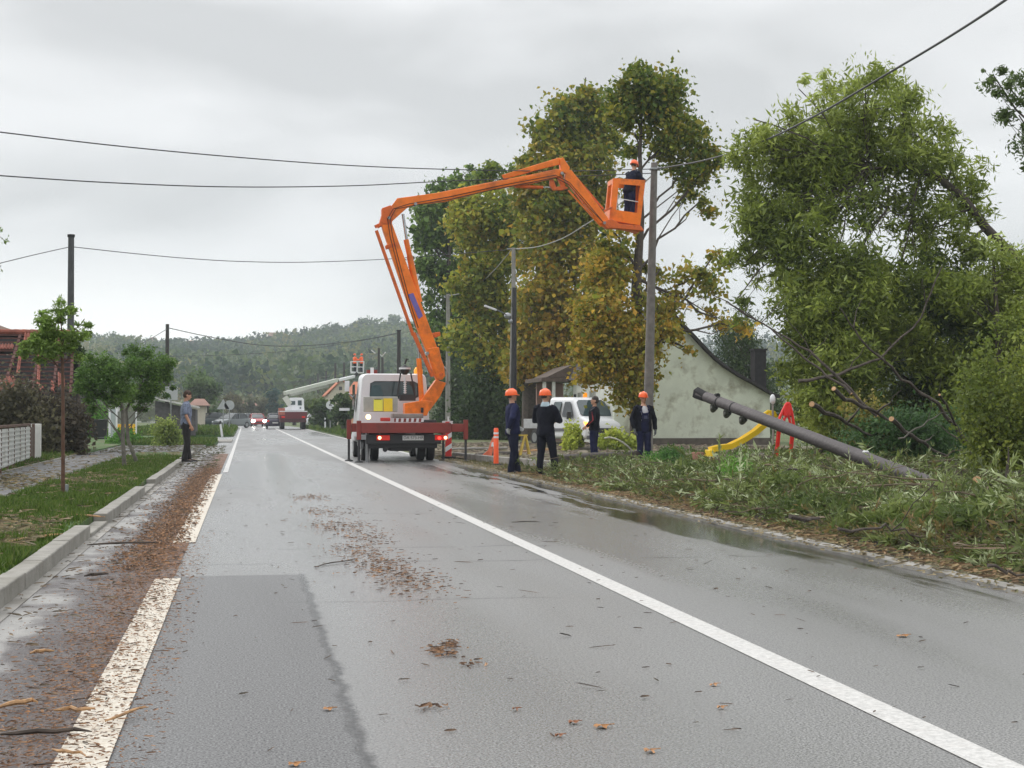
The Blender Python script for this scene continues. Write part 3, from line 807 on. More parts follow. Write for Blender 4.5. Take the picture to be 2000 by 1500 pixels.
for (px_, py_, z_, Y_, r_, lb_, tn_) in [
    (1500, 960, .12, 19.5, (.8, .8, .34), 'leafy cut branch lying right of the bright green clump', .45),
    (1640, 985, .10, 17.0, (.8, .8, .28), 'darkest leafy branch in the middle of the heap below the toppled pole', .2),
    (1790, 1020, .10, 15.0, (.8, .7, .26), 'leafy branch in the heap just below the lower end of the toppled pole', .5),
    (1930, 1050, .15, 14.0, (.7, .6, .30), 'leafy branch at the right picture edge on the near slope of the heap', .35),
    (1350, 945, .08, 24, (.8, .8, .40), 'brownish leafy branch left of the bright green clump', .1)]:
    bush('leafy_branch', lb_, 'branch', px_, py_, z_, Y_, r_, HEAP, 2600, (.12, .026), tone=tn_, group='leafy branches on the cut heap')
bush('leafy_bush', 'yellow green shrub between the white flatbed and the dark haired worker', 'plant', 1120, 885, .05, 52, (.35, .5, .8), [(.08, .10, .02), (.17, .2, .03), (.26, .27, .05)], 2200, (.13, .10), tone=.5)
bush('leafy_bush', 'low yellow green shrub behind the white hose and the bareheaded worker', 'plant', 1205, 885, .05, 52, (.75, .6, .72), [(.08, .10, .02), (.16, .19, .03), (.24, .25, .05)], 4500, (.13, .10), tone=.5)
bush('leafy_bush', 'tall yellow green shrub at the right picture edge above the cut heap', 'plant', 1985, 900, .4, 24, (1.0, 1.2, 2.3), [(.03, .045, .010), (.06, .08, .015), (.10, .12, .02), (.16, .17, .035)], 13000, (.075, .05), tone=.5, clumps=34, spread=.25)
bush('leafy_bush', 'dark green glossy undergrowth just above the thin end of the fallen pole', 'plant', 1760, 900, .5, 29, (1.5, 1.2, .9), [(.015, .035, .012), (.028, .055, .018), (.045, .08, .025)], 9000, (.10, .05), tone=.5, clumps=22)
bush('leafy_bush', 'yellowish bush in the middle of the thicket over the fallen pole', 'plant', 1690, 905, .5, 29.5, (.6, .8, 1.0), OLV, 4200, (.10, .05), tone=.6)
bush('leafy_bush', 'dull olive bush under the raised end of the fallen pole', 'plant', 1560, 912, .1, 29, (.9, .9, .42), WPAL, 6000, (.10, .025), tone=.35)

# ---- leaning willow, uprooted, trunk enters from the right
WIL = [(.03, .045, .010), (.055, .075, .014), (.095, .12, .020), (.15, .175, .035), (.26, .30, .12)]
def lance(nd):
    d = rng.normal(size=(nd, 3)); d[:, 2] = -np.abs(d[:, 2]) * .8; return unit(d)
Yw = 36
tb = [AT(2260, 860, Yw + 1), AT(2120, 700, Yw + .5), AT(2000, 522, Yw), AT(1925, 445, Yw), AT(1880, 385, Yw), AT(1830, 345, Yw), AT(1770, 325, Yw), AT(1690, 330, Yw)]
tb[0].z = 0.2
blobs = []
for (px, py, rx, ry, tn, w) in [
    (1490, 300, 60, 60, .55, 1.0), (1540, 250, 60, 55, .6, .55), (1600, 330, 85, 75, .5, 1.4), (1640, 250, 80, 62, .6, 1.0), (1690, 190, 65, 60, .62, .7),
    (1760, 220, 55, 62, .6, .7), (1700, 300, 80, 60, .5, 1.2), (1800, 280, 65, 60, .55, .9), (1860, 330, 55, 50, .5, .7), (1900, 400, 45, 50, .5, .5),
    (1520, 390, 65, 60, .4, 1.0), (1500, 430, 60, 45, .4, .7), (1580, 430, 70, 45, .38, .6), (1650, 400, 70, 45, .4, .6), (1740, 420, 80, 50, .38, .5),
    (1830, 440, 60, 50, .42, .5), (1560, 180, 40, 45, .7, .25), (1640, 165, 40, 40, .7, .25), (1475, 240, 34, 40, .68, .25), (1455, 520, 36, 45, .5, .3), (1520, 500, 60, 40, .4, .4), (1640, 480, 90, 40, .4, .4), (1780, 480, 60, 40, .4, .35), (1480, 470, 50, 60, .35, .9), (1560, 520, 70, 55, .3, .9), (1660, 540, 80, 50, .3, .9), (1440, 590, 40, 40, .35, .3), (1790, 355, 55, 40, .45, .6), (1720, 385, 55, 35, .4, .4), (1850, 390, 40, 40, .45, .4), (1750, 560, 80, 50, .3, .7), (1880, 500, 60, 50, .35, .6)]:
    blobs.append(pxblob(px, py, rx, ry, Yw + random.uniform(-1.0, 1.0), None, w, tn))
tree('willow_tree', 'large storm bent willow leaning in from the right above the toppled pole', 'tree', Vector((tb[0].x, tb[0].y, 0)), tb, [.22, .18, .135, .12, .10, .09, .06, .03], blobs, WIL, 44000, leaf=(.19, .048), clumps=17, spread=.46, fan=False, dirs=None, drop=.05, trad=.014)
blobs = [pxblob(px, py, rx, ry, 27, None, w, tn) for (px, py, rx, ry, tn, w) in [(1965, 170, 45, 40, .3, 1), (1990, 230, 40, 35, .3, 1), (2040, 150, 60, 60, .3, 1), (2060, 260, 70, 60, .3, 1), (1940, 150, 30, 22, .4, .4), (2030, 350, 30, 50, .3, .5), (2120, 300, 90, 90, .3, 1), (2080, 450, 60, 60, .3, .6)]]
b0 = AT(2240, 800, 27)
tree('roadside_tree', 'tree at the right picture edge with a dark leafy bough high against the sky', 'tree', Vector((b0.x, b0.y, 0)), [Vector((b0.x, b0.y, 0)), AT(2220, 500, 27), AT(2170, 260, 27), AT(2150, 120, 27)], [.16, .13, .09, .04], blobs, [(.03, .045, .015), (.05, .075, .02), (.08, .11, .03)], 9000, leaf=(.10, .035), clumps=10, trad=.012)
# far right dark mass: separate trees behind the willow
for i, (px, Y, h0, rx, tn, lb, n_, pal) in enumerate([
    (1600, 38, 520, 62, .4, 'slim tree with drooping thin boughs right of the gable roof', 15000, WIL),
    (1660, 35, 480, 120, .45, 'dense dark green tree behind the red garden toy', 30000, WIL),
    (1800, 37, 490, 140, .4, 'dark broad tree in the middle of the thicket on the right', 32000, DKG[1:] + WIL[1:4]),
    (1940, 34, 480, 120, .5, 'bushy tree beside the leaning willow trunk', 28000, WIL),
    (1460, 70, 600, 75, .4, 'dark evergreen tree behind the black chimney', 16000, DKG)]):
    b = AT(px, 860, Y); base = Vector((b.x, b.y, 0)); top = AT(px, h0, Y)
    blobs = []
    span = 870 - h0
    for k in range(20):
        t = (k + random.random()) / 20; py = h0 + span * (.12 + .78 * t); spread_ = rx * (.55 + .45 * math.sin(math.pi * min(1, t * 1.1)))
        blobs.append(pxblob(px + random.uniform(-.9, .9) * spread_, py, rx * .42, span * .12, Y + random.uniform(-1.5, 1.5), None, 1, tn + random.uniform(-.25, .25)))
    tk = [base, base.lerp(top, .4) + Vector((random.uniform(-.4, .4), 0, 0)), base.lerp(top, .95)]
    tree('thicket_tree', lb, 'tree', base, tk, [.16, .1, .03], blobs, pal, n_, leaf=(.16, .05), clumps=12, spread=.62, trad=.014, group='trees of the thicket on the right')
# bare dark boughs seen through the thicket, cut ends pale
M_CUT = mat('fresh_cut_wood', (.55, .33, .17), rough=.7, var=.25, scale=40)
def bough(pxs, Y, r0, r1, label, cut=False, pale=False):
    pts = [AT(x, y, Y + dy) for (x, y, dy) in pxs]
    b = thing('cut_branch', label, 'branch', pts[0], 0, 'long boughs of the broken willow')
    P = []
    for a, c in zip(pts, pts[1:]):
        for k in range(4): P.append(a.lerp(c, k / 4) + Vector((random.gauss(0, .02), 0, random.gauss(0, .02))))
    P.append(pts[-1]); n = len(P)
    mb = MB(); r0 *= .8; r1 *= .7; mb.tube(P, [r0 + (r1 - r0) * i / (n - 1) for i in range(n)], 7)
    for k in range(5, n - 1, 4):
        e = P[k] + Vector((random.uniform(-.7, .7), random.uniform(-.5, .5), random.uniform(.1, .8)))
        limb(mb, P[k], e, r1 * 1.2, .004, 4, 4, .06)
    mb.build('bark', BARK if not pale else BARK2, b, world=True, smooth=True)
    if cut:
        d = (P[0] - P[1]).normalized(); mc = MB(); mc.tube([P[0] + d * .001, P[0] + d * .012], [r0 * .97, r0 * .93], 12); mc.build('cut_end', M_CUT, b, world=True)
    return b
bough([(1583, 790, 0), (1640, 818, 1), (1700, 850, 2)], 26, .065, .03, 'thick cut bough whose pale sawn end shows lowest left in the thicket', True)
bough([(1628, 764, 0), (1700, 800, 1), (1760, 830, 2)], 26, .055, .03, 'cut bough with the uppermost pink sawn end in the thicket', True)
bough([(1663, 769, 0), (1600, 720, .5), (1500, 640, 1), (1420, 590, 1)], 27, .035, .012, 'long thin bough rising left from a small pale sawn end', True)
bough([(1712, 813, 0), (1600, 700, .5), (1520, 650, 1), (1390, 575, 1.4)], 28, .045, .012, 'long bough reaching furthest left towards the maple from an oval pale cut', True)
bough([(1742, 820, 0), (1790, 860, 1), (1850, 890, 2)], 25.5, .060, .03, 'short bough with the reddest sawn end above the fallen pole', True)
bough([(1835, 772, 0), (1880, 850, 1), (1900, 890, 1)], 26, .03, .02, 'thin bough with a tiny white cut end left of the yellow green shrub', True)
bough([(1900, 880, 0), (1830, 790, -.3), (1760, 740, -.6), (1680, 660, -.8), (1640, 600, -1)], 27, .055, .014, 'dark straight bough crossing the thicket above the fallen pole')
bough([(1560, 745, 0), (1640, 730, 0), (1720, 700, 0), (1800, 620, 0), (1840, 520, 0)], 32, .05, .02, 'dark bough curving up through the middle of the thicket')
bough([(1755, 862, 0), (1800, 830, 0), (1850, 805, 0)], 25, .022, .012, 'pale bare twig pointing up right over the fallen pole', pale=True)
bough([(1914, 938, 0), (1950, 960, 1), (1990, 990, 2)], 18.5, .075, .05, 'stubby bough with a red brown sawn end in front of the yellow green shrub', True)
bough([(1545, 1018, 0), (1600, 1012, .3)], 13.8, .03, .02, 'short brown log piece on the front slope of the cut heap')
bough([(1640, 1035, 0), (1730, 1030, .3), (1800, 1050, .3)], 12.8, .018, .008, 'slender brown stick lying along the front of the cut heap')
bough([(1930, 1105, 0), (1990, 1125, 0), (2050, 1145, 0)], 10.6, .018, .008, 'slender stick nearest the right picture edge in the brown litter')
bough([(1560, 917, 0), (1500, 925, .3), (1610, 930, .6)], 20, .02, .008, 'dark crooked twig in the heap right of the bright green clump')

# ================================================================== LARGE TREES (middle)
MAP = [(.035, .06, .010), (.07, .09, .012), (.11, .115, .014), (.135, .115, .016), (.19, .13, .018), (.27, .16, .025)]
def maple(label, X0px, Y, base_z, blist, n, trunkpx, tr, name='maple_tree', leaf=(.2, .16), clumps=11, spread=.55, colvar=.3, group=None, pal=MAP):
    b = AT(X0px, 870, Y); base = Vector((b.x, b.y, 0))
    tk = [base] + [AT(px, py, Y) for (px, py) in trunkpx]
    blobs = [pxblob(px, py, rx, ry, Y + dy, None, w, tn) for (px, py, rx, ry, dy, tn, w) in blist]
    return tree(name, label, 'tree', base, tk, tr, blobs, pal, n, leaf=leaf, clumps=clumps, spread=spread, colvar=colvar, group=group, trad=.03)
# A: right maple, thinner on its right side
maple('maple behind the near grey pole, browning low, sky showing through its right side', 1243, 55, 0, [
    (1252, 140, 22, 40, 0, .2, .4), (1250, 175, 36, 44, 0, .22, .9), (1215, 210, 30, 45, 0, .25, .7), (1290, 200, 50, 50, 0, .22, .9), (1320, 260, 52, 55, 0, .25, .8), (1240, 265, 38, 40, .5, .28, .35),
    (1350, 330, 40, 50, 0, .3, .55), (1390, 320, 28, 25, 0, .32, .25), (1365, 400, 40, 30, 0, .35, .3), (1395, 500, 30, 24, 0, .4, .22), (1355, 560, 48, 36, 0, .42, .35),
    (1180, 540, 50, 50, 0, .5, .8), (1180, 620, 55, 50, -1, .6, 1.0), (1225, 690, 62, 55, -1, .6, 1.1), (1300, 645, 40, 34, -1, .6, .5),
    (1335, 680, 24, 18, -1, .6, .2), (1290, 600, 50, 34, 0, .5, .45), (1235, 770, 42, 35, -1, .55, .7), (1170, 700, 50, 50, -1, .6, .8), (1400, 625, 34, 24, 0, .6, .4), (1440, 640, 30, 16, 0, .75, .25), (1200, 460, 36, 40, 0, .4, .4), (1290, 530, 36, 30, 0, .4, .2), (1280, 735, 22, 18, -1, .6, .2)],
    28000, [(1245, 700), (1243, 560), (1252, 430), (1250, 300), (1255, 180)], [.27, .24, .19, .13, .07, .03], leaf=(.17, .135), clumps=15)
# B: centre maple
maple('tallest maple with dense olive and rust brown foliage behind the orange jib', 1034, 76, 0, [
    (1144, 158, 20, 44, 0, .2, .7), (1138, 200, 38, 44, 0, .25, 1), (1110, 250, 52, 50, 0, .32, 1), (1165, 260, 42, 50, 0, .32, 1), (1070, 300, 52, 45, 0, .4, 1), (1130, 330, 62, 55, -1, .4, 1),
    (1050, 370, 45, 55, 0, .48, 1), (1105, 420, 70, 55, -1, .45, 1), (1170, 400, 45, 60, 0, .4, .8), (1060, 470, 50, 60, 0, .55, 1), (1130, 510, 60, 60, -1, .55, 1), (1070, 560, 55, 55, -1, .6, 1),
    (1120, 620, 60, 60, -1, .65, 1), (1060, 650, 55, 50, -1, .66, 1), (1090, 700, 65, 42, -1, .68, 1), (1150, 720, 45, 28, -1, .66, .8), (1025, 700, 35, 40, 0, .6, .6), (1040, 270, 25, 25, 0, .4, .3)],
    33000, [(1036, 700), (1050, 560), (1090, 420), (1120, 300), (1140, 180)], [.42, .36, .28, .2, .12, .04], leaf=(.26, .20), clumps=13)
# C: yellow green tree left of centre
maple('yellow green tree behind the black pole with a street lamp', 985, 84, 0, [
    (950, 350, 26, 38, 0, .1, .9), (1000, 350, 30, 30, 0, .2, .8), (930, 420, 42, 48, -1, .45, 1), (980, 430, 48, 55, -1, .36, 1), (935, 500, 48, 50, -1, .46, 1), (990, 520, 48, 50, -1, .42, 1),
    (920, 570, 42, 45, -1, .46, 1), (970, 600, 50, 50, -1, .42, 1), (1010, 640, 35, 50, -1, .4, .8), (920, 650, 42, 48, -1, .4, 1), (960, 700, 50, 42, -1, .4, 1), (985, 740, 40, 28, -1, .35, .6), (1010, 430, 30, 50, 0, .3, .8)],
    24000, [(985, 700), (975, 560), (960, 420), (955, 340)], [.35, .3, .2, .1, .04], leaf=(.25, .19), clumps=12,
    pal=[(.04, .065, .014), (.08, .105, .016), (.13, .145, .02), (.19, .18, .025), (.2, .15, .025), (.22, .12, .02)])
# D: darker green tree at the left edge of the group
maple('dark green tree at the left end of the tall row behind the grey pole', 880, 104, 0, [
    (905, 345, 24, 28, 0, .5, .8), (880, 380, 36, 36, 0, .5, 1), (850, 420, 36, 36, 0, .5, 1), (835, 465, 26, 36, 0, .45, .9), (880, 460, 40, 40, 1, .45, 1), (845, 520, 36, 34, 0, .45, 1), (885, 550, 40, 45, 1, .4, 1),
    (850, 600, 30, 40, 0, .5, .6), (865, 660, 38, 42, 0, .45, .9), (890, 700, 42, 50, 1, .3, 1), (900, 620, 40, 50, 1, .35, 1), (870, 720, 34, 34, 0, .35, .7), (820, 450, 14, 22, 0, .5, .4)],
    18000, [(880, 700), (875, 560), (880, 420), (900, 350)], [.3, .25, .18, .1, .04], leaf=(.31, .23), clumps=12,
    pal=[(.016, .032, .008), (.03, .055, .012), (.05, .085, .016), (.08, .12, .025), (.13, .17, .05)])
# dark undergrowth under the row
for (px, py0, Y, rx, lb, pal) in [(900, 745, 99, 52, 'dark hedge under the tall trees right of the boom truck', DKG), (955, 750, 82, 60, 'dark ivy covered shrub behind the orange bollard', DKG), (1008, 770, 80, 40, 'deep green shrub beside the brown trunk of the tallest maple', DKG)]:
    s = SC(px, Y); h = (870 - py0) * s
    bush('hedge_shrub', lb, 'shrub', px, 860, 0, Y, (rx * s, 1.2, h), pal, 8000, (.22, .16), tone=.45, clumps=30, spread=.4, group='dark shrubs under the tall row')

# ================================================================== LEFT YOUNG TREES
YG = [(.035, .06, .015), (.065, .10, .02), (.10, .15, .032), (.16, .21, .06)]
b = G(123, 968, .11)
T = tree('young_tree', 'slender young street tree nearest the camera with an open shaggy crown', 'tree', b, [b, AT(123, 800, b.y), AT(122, 700, b.y), AT(120, 640, b.y)], [.03, .026, .022, .012],
    [pxblob(x, y, rx, ry, b.y, None, w, tn) for (x, y, rx, ry, tn, w) in [(95, 625, 30, 28, .5, 1), (120, 610, 22, 22, .6, .6), (75, 680, 32, 30, .35, 1), (110, 670, 34, 30, .4, 1), (150, 650, 26, 26, .5, .6), (165, 625, 18, 15, .6, .3), (145, 690, 24, 18, .4, .5), (90, 655, 30, 26, .4, .8)]],
    YG, 5200, leaf=(.075, .022), clumps=10, trad=.006, spread=.38, bark=mat('rusty_stem', (.10, .05, .03), rough=.8, var=.3, scale=14), dirs=lance)
mb = MB(); mb.tube([b + Vector((.03, .05, -.05)), b + Vector((.03, .05, .16))], .045, 10); mb.build('trunk_guard', mat('galvanised', (.3, .32, .34), rough=.45, metal=.6, var=.15), T, world=True)
for i, (bx_, by_, cx_, bl, lb) in enumerate([(243, 912, 205, [(165, 740, 24, 26), (200, 715, 38, 28), (195, 755, 38, 28), (235, 725, 34, 34), (235, 770, 30, 24), (180, 790, 16, 12), (158, 745, 14, 12)], 'round crowned street tree with a straight pale stem, left one of the pair'),
                                  (268, 905, 290, [(270, 705, 36, 26), (310, 715, 30, 28), (285, 745, 40, 30), (325, 740, 20, 26), (250, 765, 26, 24), (300, 775, 28, 18), (275, 800, 16, 14)], 'round crowned street tree with a kinked leaning stem, right one of the pair')]):
    b = G(bx_, by_, .11); Y = b.y
    T = tree('globe_tree', lb, 'tree', b, [b, AT(bx_ - (3 if i == 0 else 18), 860, Y), AT(bx_ - (3 if i == 0 else 22), 800, Y), AT((bx_ + cx_) / 2, 745, Y)], [.05, .045, .04, .02],
        [pxblob(x, y, rx, ry, Y + random.uniform(-.3, .3), None, 1, random.uniform(.25, .6)) for (x, y, rx, ry) in bl], [(.02, .042, .010), (.035, .068, .014), (.055, .095, .02), (.09, .14, .035)], 11000, leaf=(.085, .03), clumps=12, trad=.008, spread=.42, bark=BARK2, dirs=lance, group='globe trees along the pavement')
bush('shrub', 'small broken shrub left of the standing man', 'shrub', 325, 868, .1, 62, (.9, .6, .9), [(.05, .08, .02), (.1, .13, .03), (.16, .18, .05)], 2600, (.12, .06), tone=.5)
bush('shrub', 'clipped green hedge end left of the yellow shelter', 'shrub', 172, 850, .1, 84, (1.1, 1.2, 1.75), GREEN, 5000, (.13, .09), tone=.5, spread=.42, clumps=24)
bush('shrub', 'brownish climbing shrub against the damaged house', 'shrub', 30, 860, .1, 47, (1.4, .8, 1.9), [(.03, .028, .018), (.05, .045, .025), (.08, .075, .03)], 9000, (.13, .08), tone=.4, clumps=36, spread=.35)
bush('shrub', 'dark bare shrub at the right corner of the damaged house', 'shrub', 110, 862, .1, 48, (1.0, .8, 1.9), [(.02, .018, .014), (.035, .028, .018), (.06, .05, .03)], 7000, (.13, .08), tone=.4, clumps=30, spread=.35)
bush('shrub', 'low green bush in front of the grey shed', 'shrub', 245, 868, .1, 66, (.7, .5, .55), GREEN, 1800, (.12, .07), tone=.5)
tree('small_tree', 'thin dark tree beside the left utility pole', 'tree', AT(152, 884, 52) * 1, [Vector((AT(152, 884, 52).x, 52, 0)), AT(152, 800, 52), AT(155, 700, 52)], [.1, .08, .03], [pxblob(160, 730, 16, 28, 52, None, 1, .4), pxblob(150, 690, 14, 20, 52, None, 1, .4)], DKG, 1500, leaf=(.13, .08), trad=.012)
b = AT(20, 860, 30)
tree('roadside_tree', 'tree outside the left picture edge with one thin twig against the sky', 'tree', Vector((AT(-90, 860, 30).x, 30, .1)), [Vector((AT(-90, 860, 30).x, 30, .1)), AT(-92, 650, 30), AT(-70, 500, 30)], [.08, .06, .03], [pxblob(0, 465, 12, 18, 30, None, .4, .4), pxblob(-50, 500, 40, 50, 30, None, 1, .4), pxblob(2, 520, 8, 12, 30, None, .2, .4)], YG, 1300, leaf=(.07, .022), trad=.006, clumps=8)

# ================================================================== DISTANT TREES
FAR = [(.022, .04, .016), (.035, .06, .02), (.05, .08, .026), (.075, .10, .03)]
def far_tree(px, Y, top, rx, lb, pal=FAR, n=2600, leaf=(.5, .4), tn=.4, conifer=False, z=None, name=None, group='trees beyond the village'):
    gz = ground_z(AT(px, 800, Y).x, Y) if z is None else z
    b = AT(px, 800, Y); base = Vector((b.x, Y, gz)); tp = AT(px, top, Y); s = SC(px, Y); h = tp.z - gz; blobs = []
    if conifer:
        for k in range(7):
            t = k / 6; blobs.append((Vector((b.x, Y, gz + h * (.12 + .82 * t))), ((1 - t * .88) * rx * s, (1 - t * .88) * rx * s, h * .09), 1.1 - t, tn))
    else:
        for k in range(8):
            a = random.uniform(0, 6.28); q = random.uniform(.1, .62); t = random.uniform(.28, .86)
            blobs.append((Vector((b.x + math.cos(a) * q * rx * s, Y + math.sin(a) * q * rx * s, gz + h * t)), (rx * s * .48, rx * s * .48, h * .17), 1, tn + random.uniform(-.2, .2)))
    return tree(name or ('conifer' if conifer else 'broadleaf_tree'), lb, 'tree', base, [base, base + Vector((0, 0, h * .5)), base + Vector((0, 0, h * .9))], [.25, .18, .05], blobs, pal, n, leaf=leaf, clumps=9, spread=.45, trad=.05, group=group)
far_tree(405, 175, 728, 52, 'broad round tree behind the parked dark car', FAR, 4200, (.32, .26), .45)
far_tree(455, 230, 765, 26, 'low brownish tree right of the broad round tree', [(.04, .04, .02), (.07, .06, .03)], 1500, (.4, .3))
far_tree(485, 240, 770, 28, 'low dull tree beyond the red oncoming car', [(.035, .04, .022), (.06, .065, .03)], 1500, (.4, .3))
far_tree(537, 235, 758, 24, 'rounded dark blue green tree left of the white platform truck', [(.012, .03, .028), (.02, .045, .035)], 1700, (.35, .3))
far_tree(512, 260, 778, 26, 'low olive tree between the dull tree and the blue green tree', [(.04, .045, .02), (.06, .06, .03)], 1300, (.4, .3))
far_tree(575, 190, 780, 22, 'dark small tree behind the white platform truck', FAR, 1400, (.35, .3), .2)
for (px, Y, top, rx, lb) in [(640, 118, 778, 34, 'dark bushy tree behind the round traffic sign'), (672, 108, 770, 34, 'dark bushy tree behind the front wing of the boom truck'), (612, 150, 782, 24, 'bushy tree right of the white platform truck'), (705, 100, 775, 30, 'dark tree behind the left mirror of the boom truck')]:
    far_tree(px, Y, top, rx, lb, DKG + [(.07, .085, .03)], 2800, (.24, .18), .5, group='bushy trees along the right verge')
far_tree(560, 300, 757, 20, 'pale green round tree at the foot of the hill', FAR, 1000, (.6, .5), .7)
for (px, Y, top, rx, lb) in [(590, 640, 668, 26, 'largest blue green conifer on the hillside'), (560, 700, 690, 20, 'conifer left of the largest one on the hillside'), (610, 700, 680, 18, 'conifer right of the largest one on the hillside'), (577, 880, 640, 12, 'pointed conifer on the skyline right of the ridge house'), (590, 890, 645, 10, 'smaller pointed conifer on the skyline'), (650, 800, 672, 9, 'thin conifer standing on the slope under the cable'), (548, 640, 705, 17, 'dark conifer lowest on the slope left of the platform basket')]:
    far_tree(px, Y, top, rx, lb, [(.010, .022, .02), (.016, .034, .028), (.022, .045, .034)], 1500, (1.0, .7), .5, conifer=True, group='conifers on the hill')
for (px, Y, top, rx, lb) in [(725, 880, 622, 32, 'biggest round tree on the ridge left of the orange lower boom'), (790, 860, 615, 30, 'round ridge tree behind the orange lower boom'), (675, 880, 640, 22, 'ridge tree left of the biggest round one'), (640, 890, 645, 16, 'small ridge tree above the pale slope'), (845, 840, 620, 30, 'ridge tree right of the lower boom'), (760, 880, 640, 20, 'ridge tree between the two biggest round ones')]:
    far_tree(px, Y, top, rx, lb, FAR, 2400, (1.3, 1.0), .45, group='round trees on the ridge')
# the wooded hillside, one mass
nT = 2500
Yt = np.sqrt(rng.uniform(350 ** 2, 905 ** 2, nT)); dxr = np.where(rng.uniform(size=nT) < .85, rng.uniform(-.15, .16, nT), rng.uniform(.16, .62, nT))
cs_, rr_ = [], []
for y_, d_ in zip(Yt, dxr):
    x_ = d_ * y_
    if mnoise.noise(Vector((x_ / 55, y_ / 70, 3))) < -.28 and y_ < 800: continue
    cs_.append((x_, y_, ground_z(x_, y_))); rr_.append(random.uniform(3, 6.2) * (1.15 if y_ < 600 else 1))
cs_ = np.array(cs_); rr_ = np.array(rr_); M_ = len(cs_); K = 95
u = unit(rng.normal(size=(M_ * K, 3))); 
rad = np.repeat(rr_, K) * rng.uniform(.6, 1.05, M_ * K)
cen = np.repeat(cs_, K, 0); cen[:, 2] += np.repeat(rr_ * 1.15, K)
pos = cen + u * rad[:, None] * np.array([1, 1, 1.1]); pos[:, 2] = np.maximum(pos[:, 2], cen[:, 2] - np.repeat(rr_, K))
reg = np.array([mnoise.noise(Vector((a[0] / 40, a[1] / 60, 9))) for a in cs_])
tone = np.repeat(np.clip(.42 + reg * 1.1 + rng.normal(0, .2, M_), 0, 1), K)
col = .72 * ramp([(.008, .024, .014), (.018, .040, .016), (.036, .062, .018), (.065, .095, .024), (.10, .10, .03)], tone + rng.normal(0, .08, M_ * K)) * rng.uniform(.8, 1.2, (M_ * K, 1))
v, f, c = leaf_quads(pos, 1.7, 1.3, col)
o = np_mesh('hillside_wood', v, f, LEAF, c); tag(o, kind='stuff')
nT = 260; K = 70
cs_ = np.stack([rng.uniform(-60, 75, nT), rng.uniform(250, 345, nT), np.zeros(nT)], 1); rr_ = rng.uniform(1.5, 3.4, nT)
cen = np.repeat(cs_, K, 0); cen[:, 2] += np.repeat(rr_, K)
pos = cen + unit(rng.normal(size=(nT * K, 3))) * (np.repeat(rr_, K) * rng.uniform(.6, 1.05, nT * K))[:, None]
col = ramp([(.03, .035, .02), (.05, .055, .028), (.045, .07, .03), (.08, .07, .04)], np.repeat(rng.uniform(0, 1, nT), K))
v, f, c = leaf_quads(pos, .8, .6, col)
o = np_mesh('distant_brush', v, f, LEAF, c); tag(o, kind='stuff')
# ================================================================== BUILDINGS
def P_(px, py, Y): return AT(px, py, Y)
M_WALLG = mat('mint_render', (.60, .64, .53), rough=.9, var=.10, scale=1.2, bump=.3, bscale=8, dirt=(.26, .25, .18), dscale=1.1, damt=.9)
M_WALLW = mat('white_render', (.60, .62, .57), rough=.9, var=.08, scale=2, dirt=(.35, .34, .29), dscale=1.1, damt=.4)
M_ROOFD = mat('dark_roof', (.03, .027, .027), rough=.8, var=.3, scale=4)
M_DARK = mat('black_void', (.012, .012, .013), rough=.9, var=.1)
M_GLASS = mat('window_glass', (.03, .04, .045), rough=.08, var=.05, spec=.7)
M_PLINTH = mat('plinth', (.10, .085, .07), rough=.9, var=.3, scale=3)
M_ORANGE = mat('orange_paint', (.92, .20, .008), rough=.42, var=.12, scale=3, dirt=(.38, .09, .015), dscale=1.6, damt=.7, coat=.1)
M_ORANGED = mat('orange_paint_worn', (.72, .13, .015), rough=.5, var=.15, scale=5, dirt=(.25, .06, .02), dscale=5, damt=.8)
M_BLACK = mat('black_rubber', (.014, .014, .015), rough=.7, var=.2)
M_BLKP = mat('black_plastic', (.02, .02, .022), rough=.45, var=.15)
M_STEEL = mat('steel', (.32, .33, .34), rough=.35, metal=.8, var=.15)
M_WHITE = mat('white_paint', (.74, .75, .77), rough=.3, var=.04, coat=.3, dirt=(.5, .49, .46), dscale=1.5, damt=.3)
M_DRED = mat('dark_red_paint', (.22, .028, .02), rough=.5, var=.12, scale=6, dirt=(.10, .02, .015), dscale=3, damt=.7)

Yg = 61.0
gh = thing('gable_house', 'old pale green house with a bare stained gable wall behind the near grey pole', 'house', AT(1340, 872, Yg))
prof = [(1200, 872), (1504, 878), (1504, 772), (1470, 752), (1440, 736), (1412, 718), (1392, 702), (1372, 682), (1352, 660), (1325, 632), (1295, 598), (1262, 636), (1235, 666), (1215, 700), (1200, 724)]
poly = [P_(x, y, Yg) for x, y in prof]
poly[0].z = poly[1].z = 0
mb = MB(); mb.prism([p + Vector((0, .15, 0)) for p in poly], (0, .3, 0)); mb.build('wall', M_WALLG, gh, world=True)
mb = MB()
xr, xl = poly[1].x, poly[0].x
mb.bx(xr - .3, xr, Yg + .31, Yg + 8, 0, poly[2].z); mb.build('wall', M_WALLG, gh, world=True)
mb = MB(); mb.bx(xl, xl + .3, Yg + .31, Yg + 8, 0, poly[-1].z - .03); mb.build('wall', M_WALLW, gh, world=True)
mb = MB(); rp = [P_(x, y, Yg) for x, y in [(1518, 778)] + prof[2:] + [(1190, 738)]]
for a, b in zip(rp, rp[1:]):
    nrm = Vector((-(b - a).z, 0, (b - a).x)).normalized()
    if nrm.z < 0: nrm = -nrm
    a2, b2 = a + nrm * .012, b + nrm * .012
    mb.prism([a2 + Vector((0, 3.9, 0)), b2 + Vector((0, 3.9, 0)), b2 + nrm * .10 + Vector((0, 3.9, 0)), a2 + nrm * .10 + Vector((0, 3.9, 0))], (0, 8.4, 0))
rf = mb.build('roof', M_ROOFD, gh, world=True)
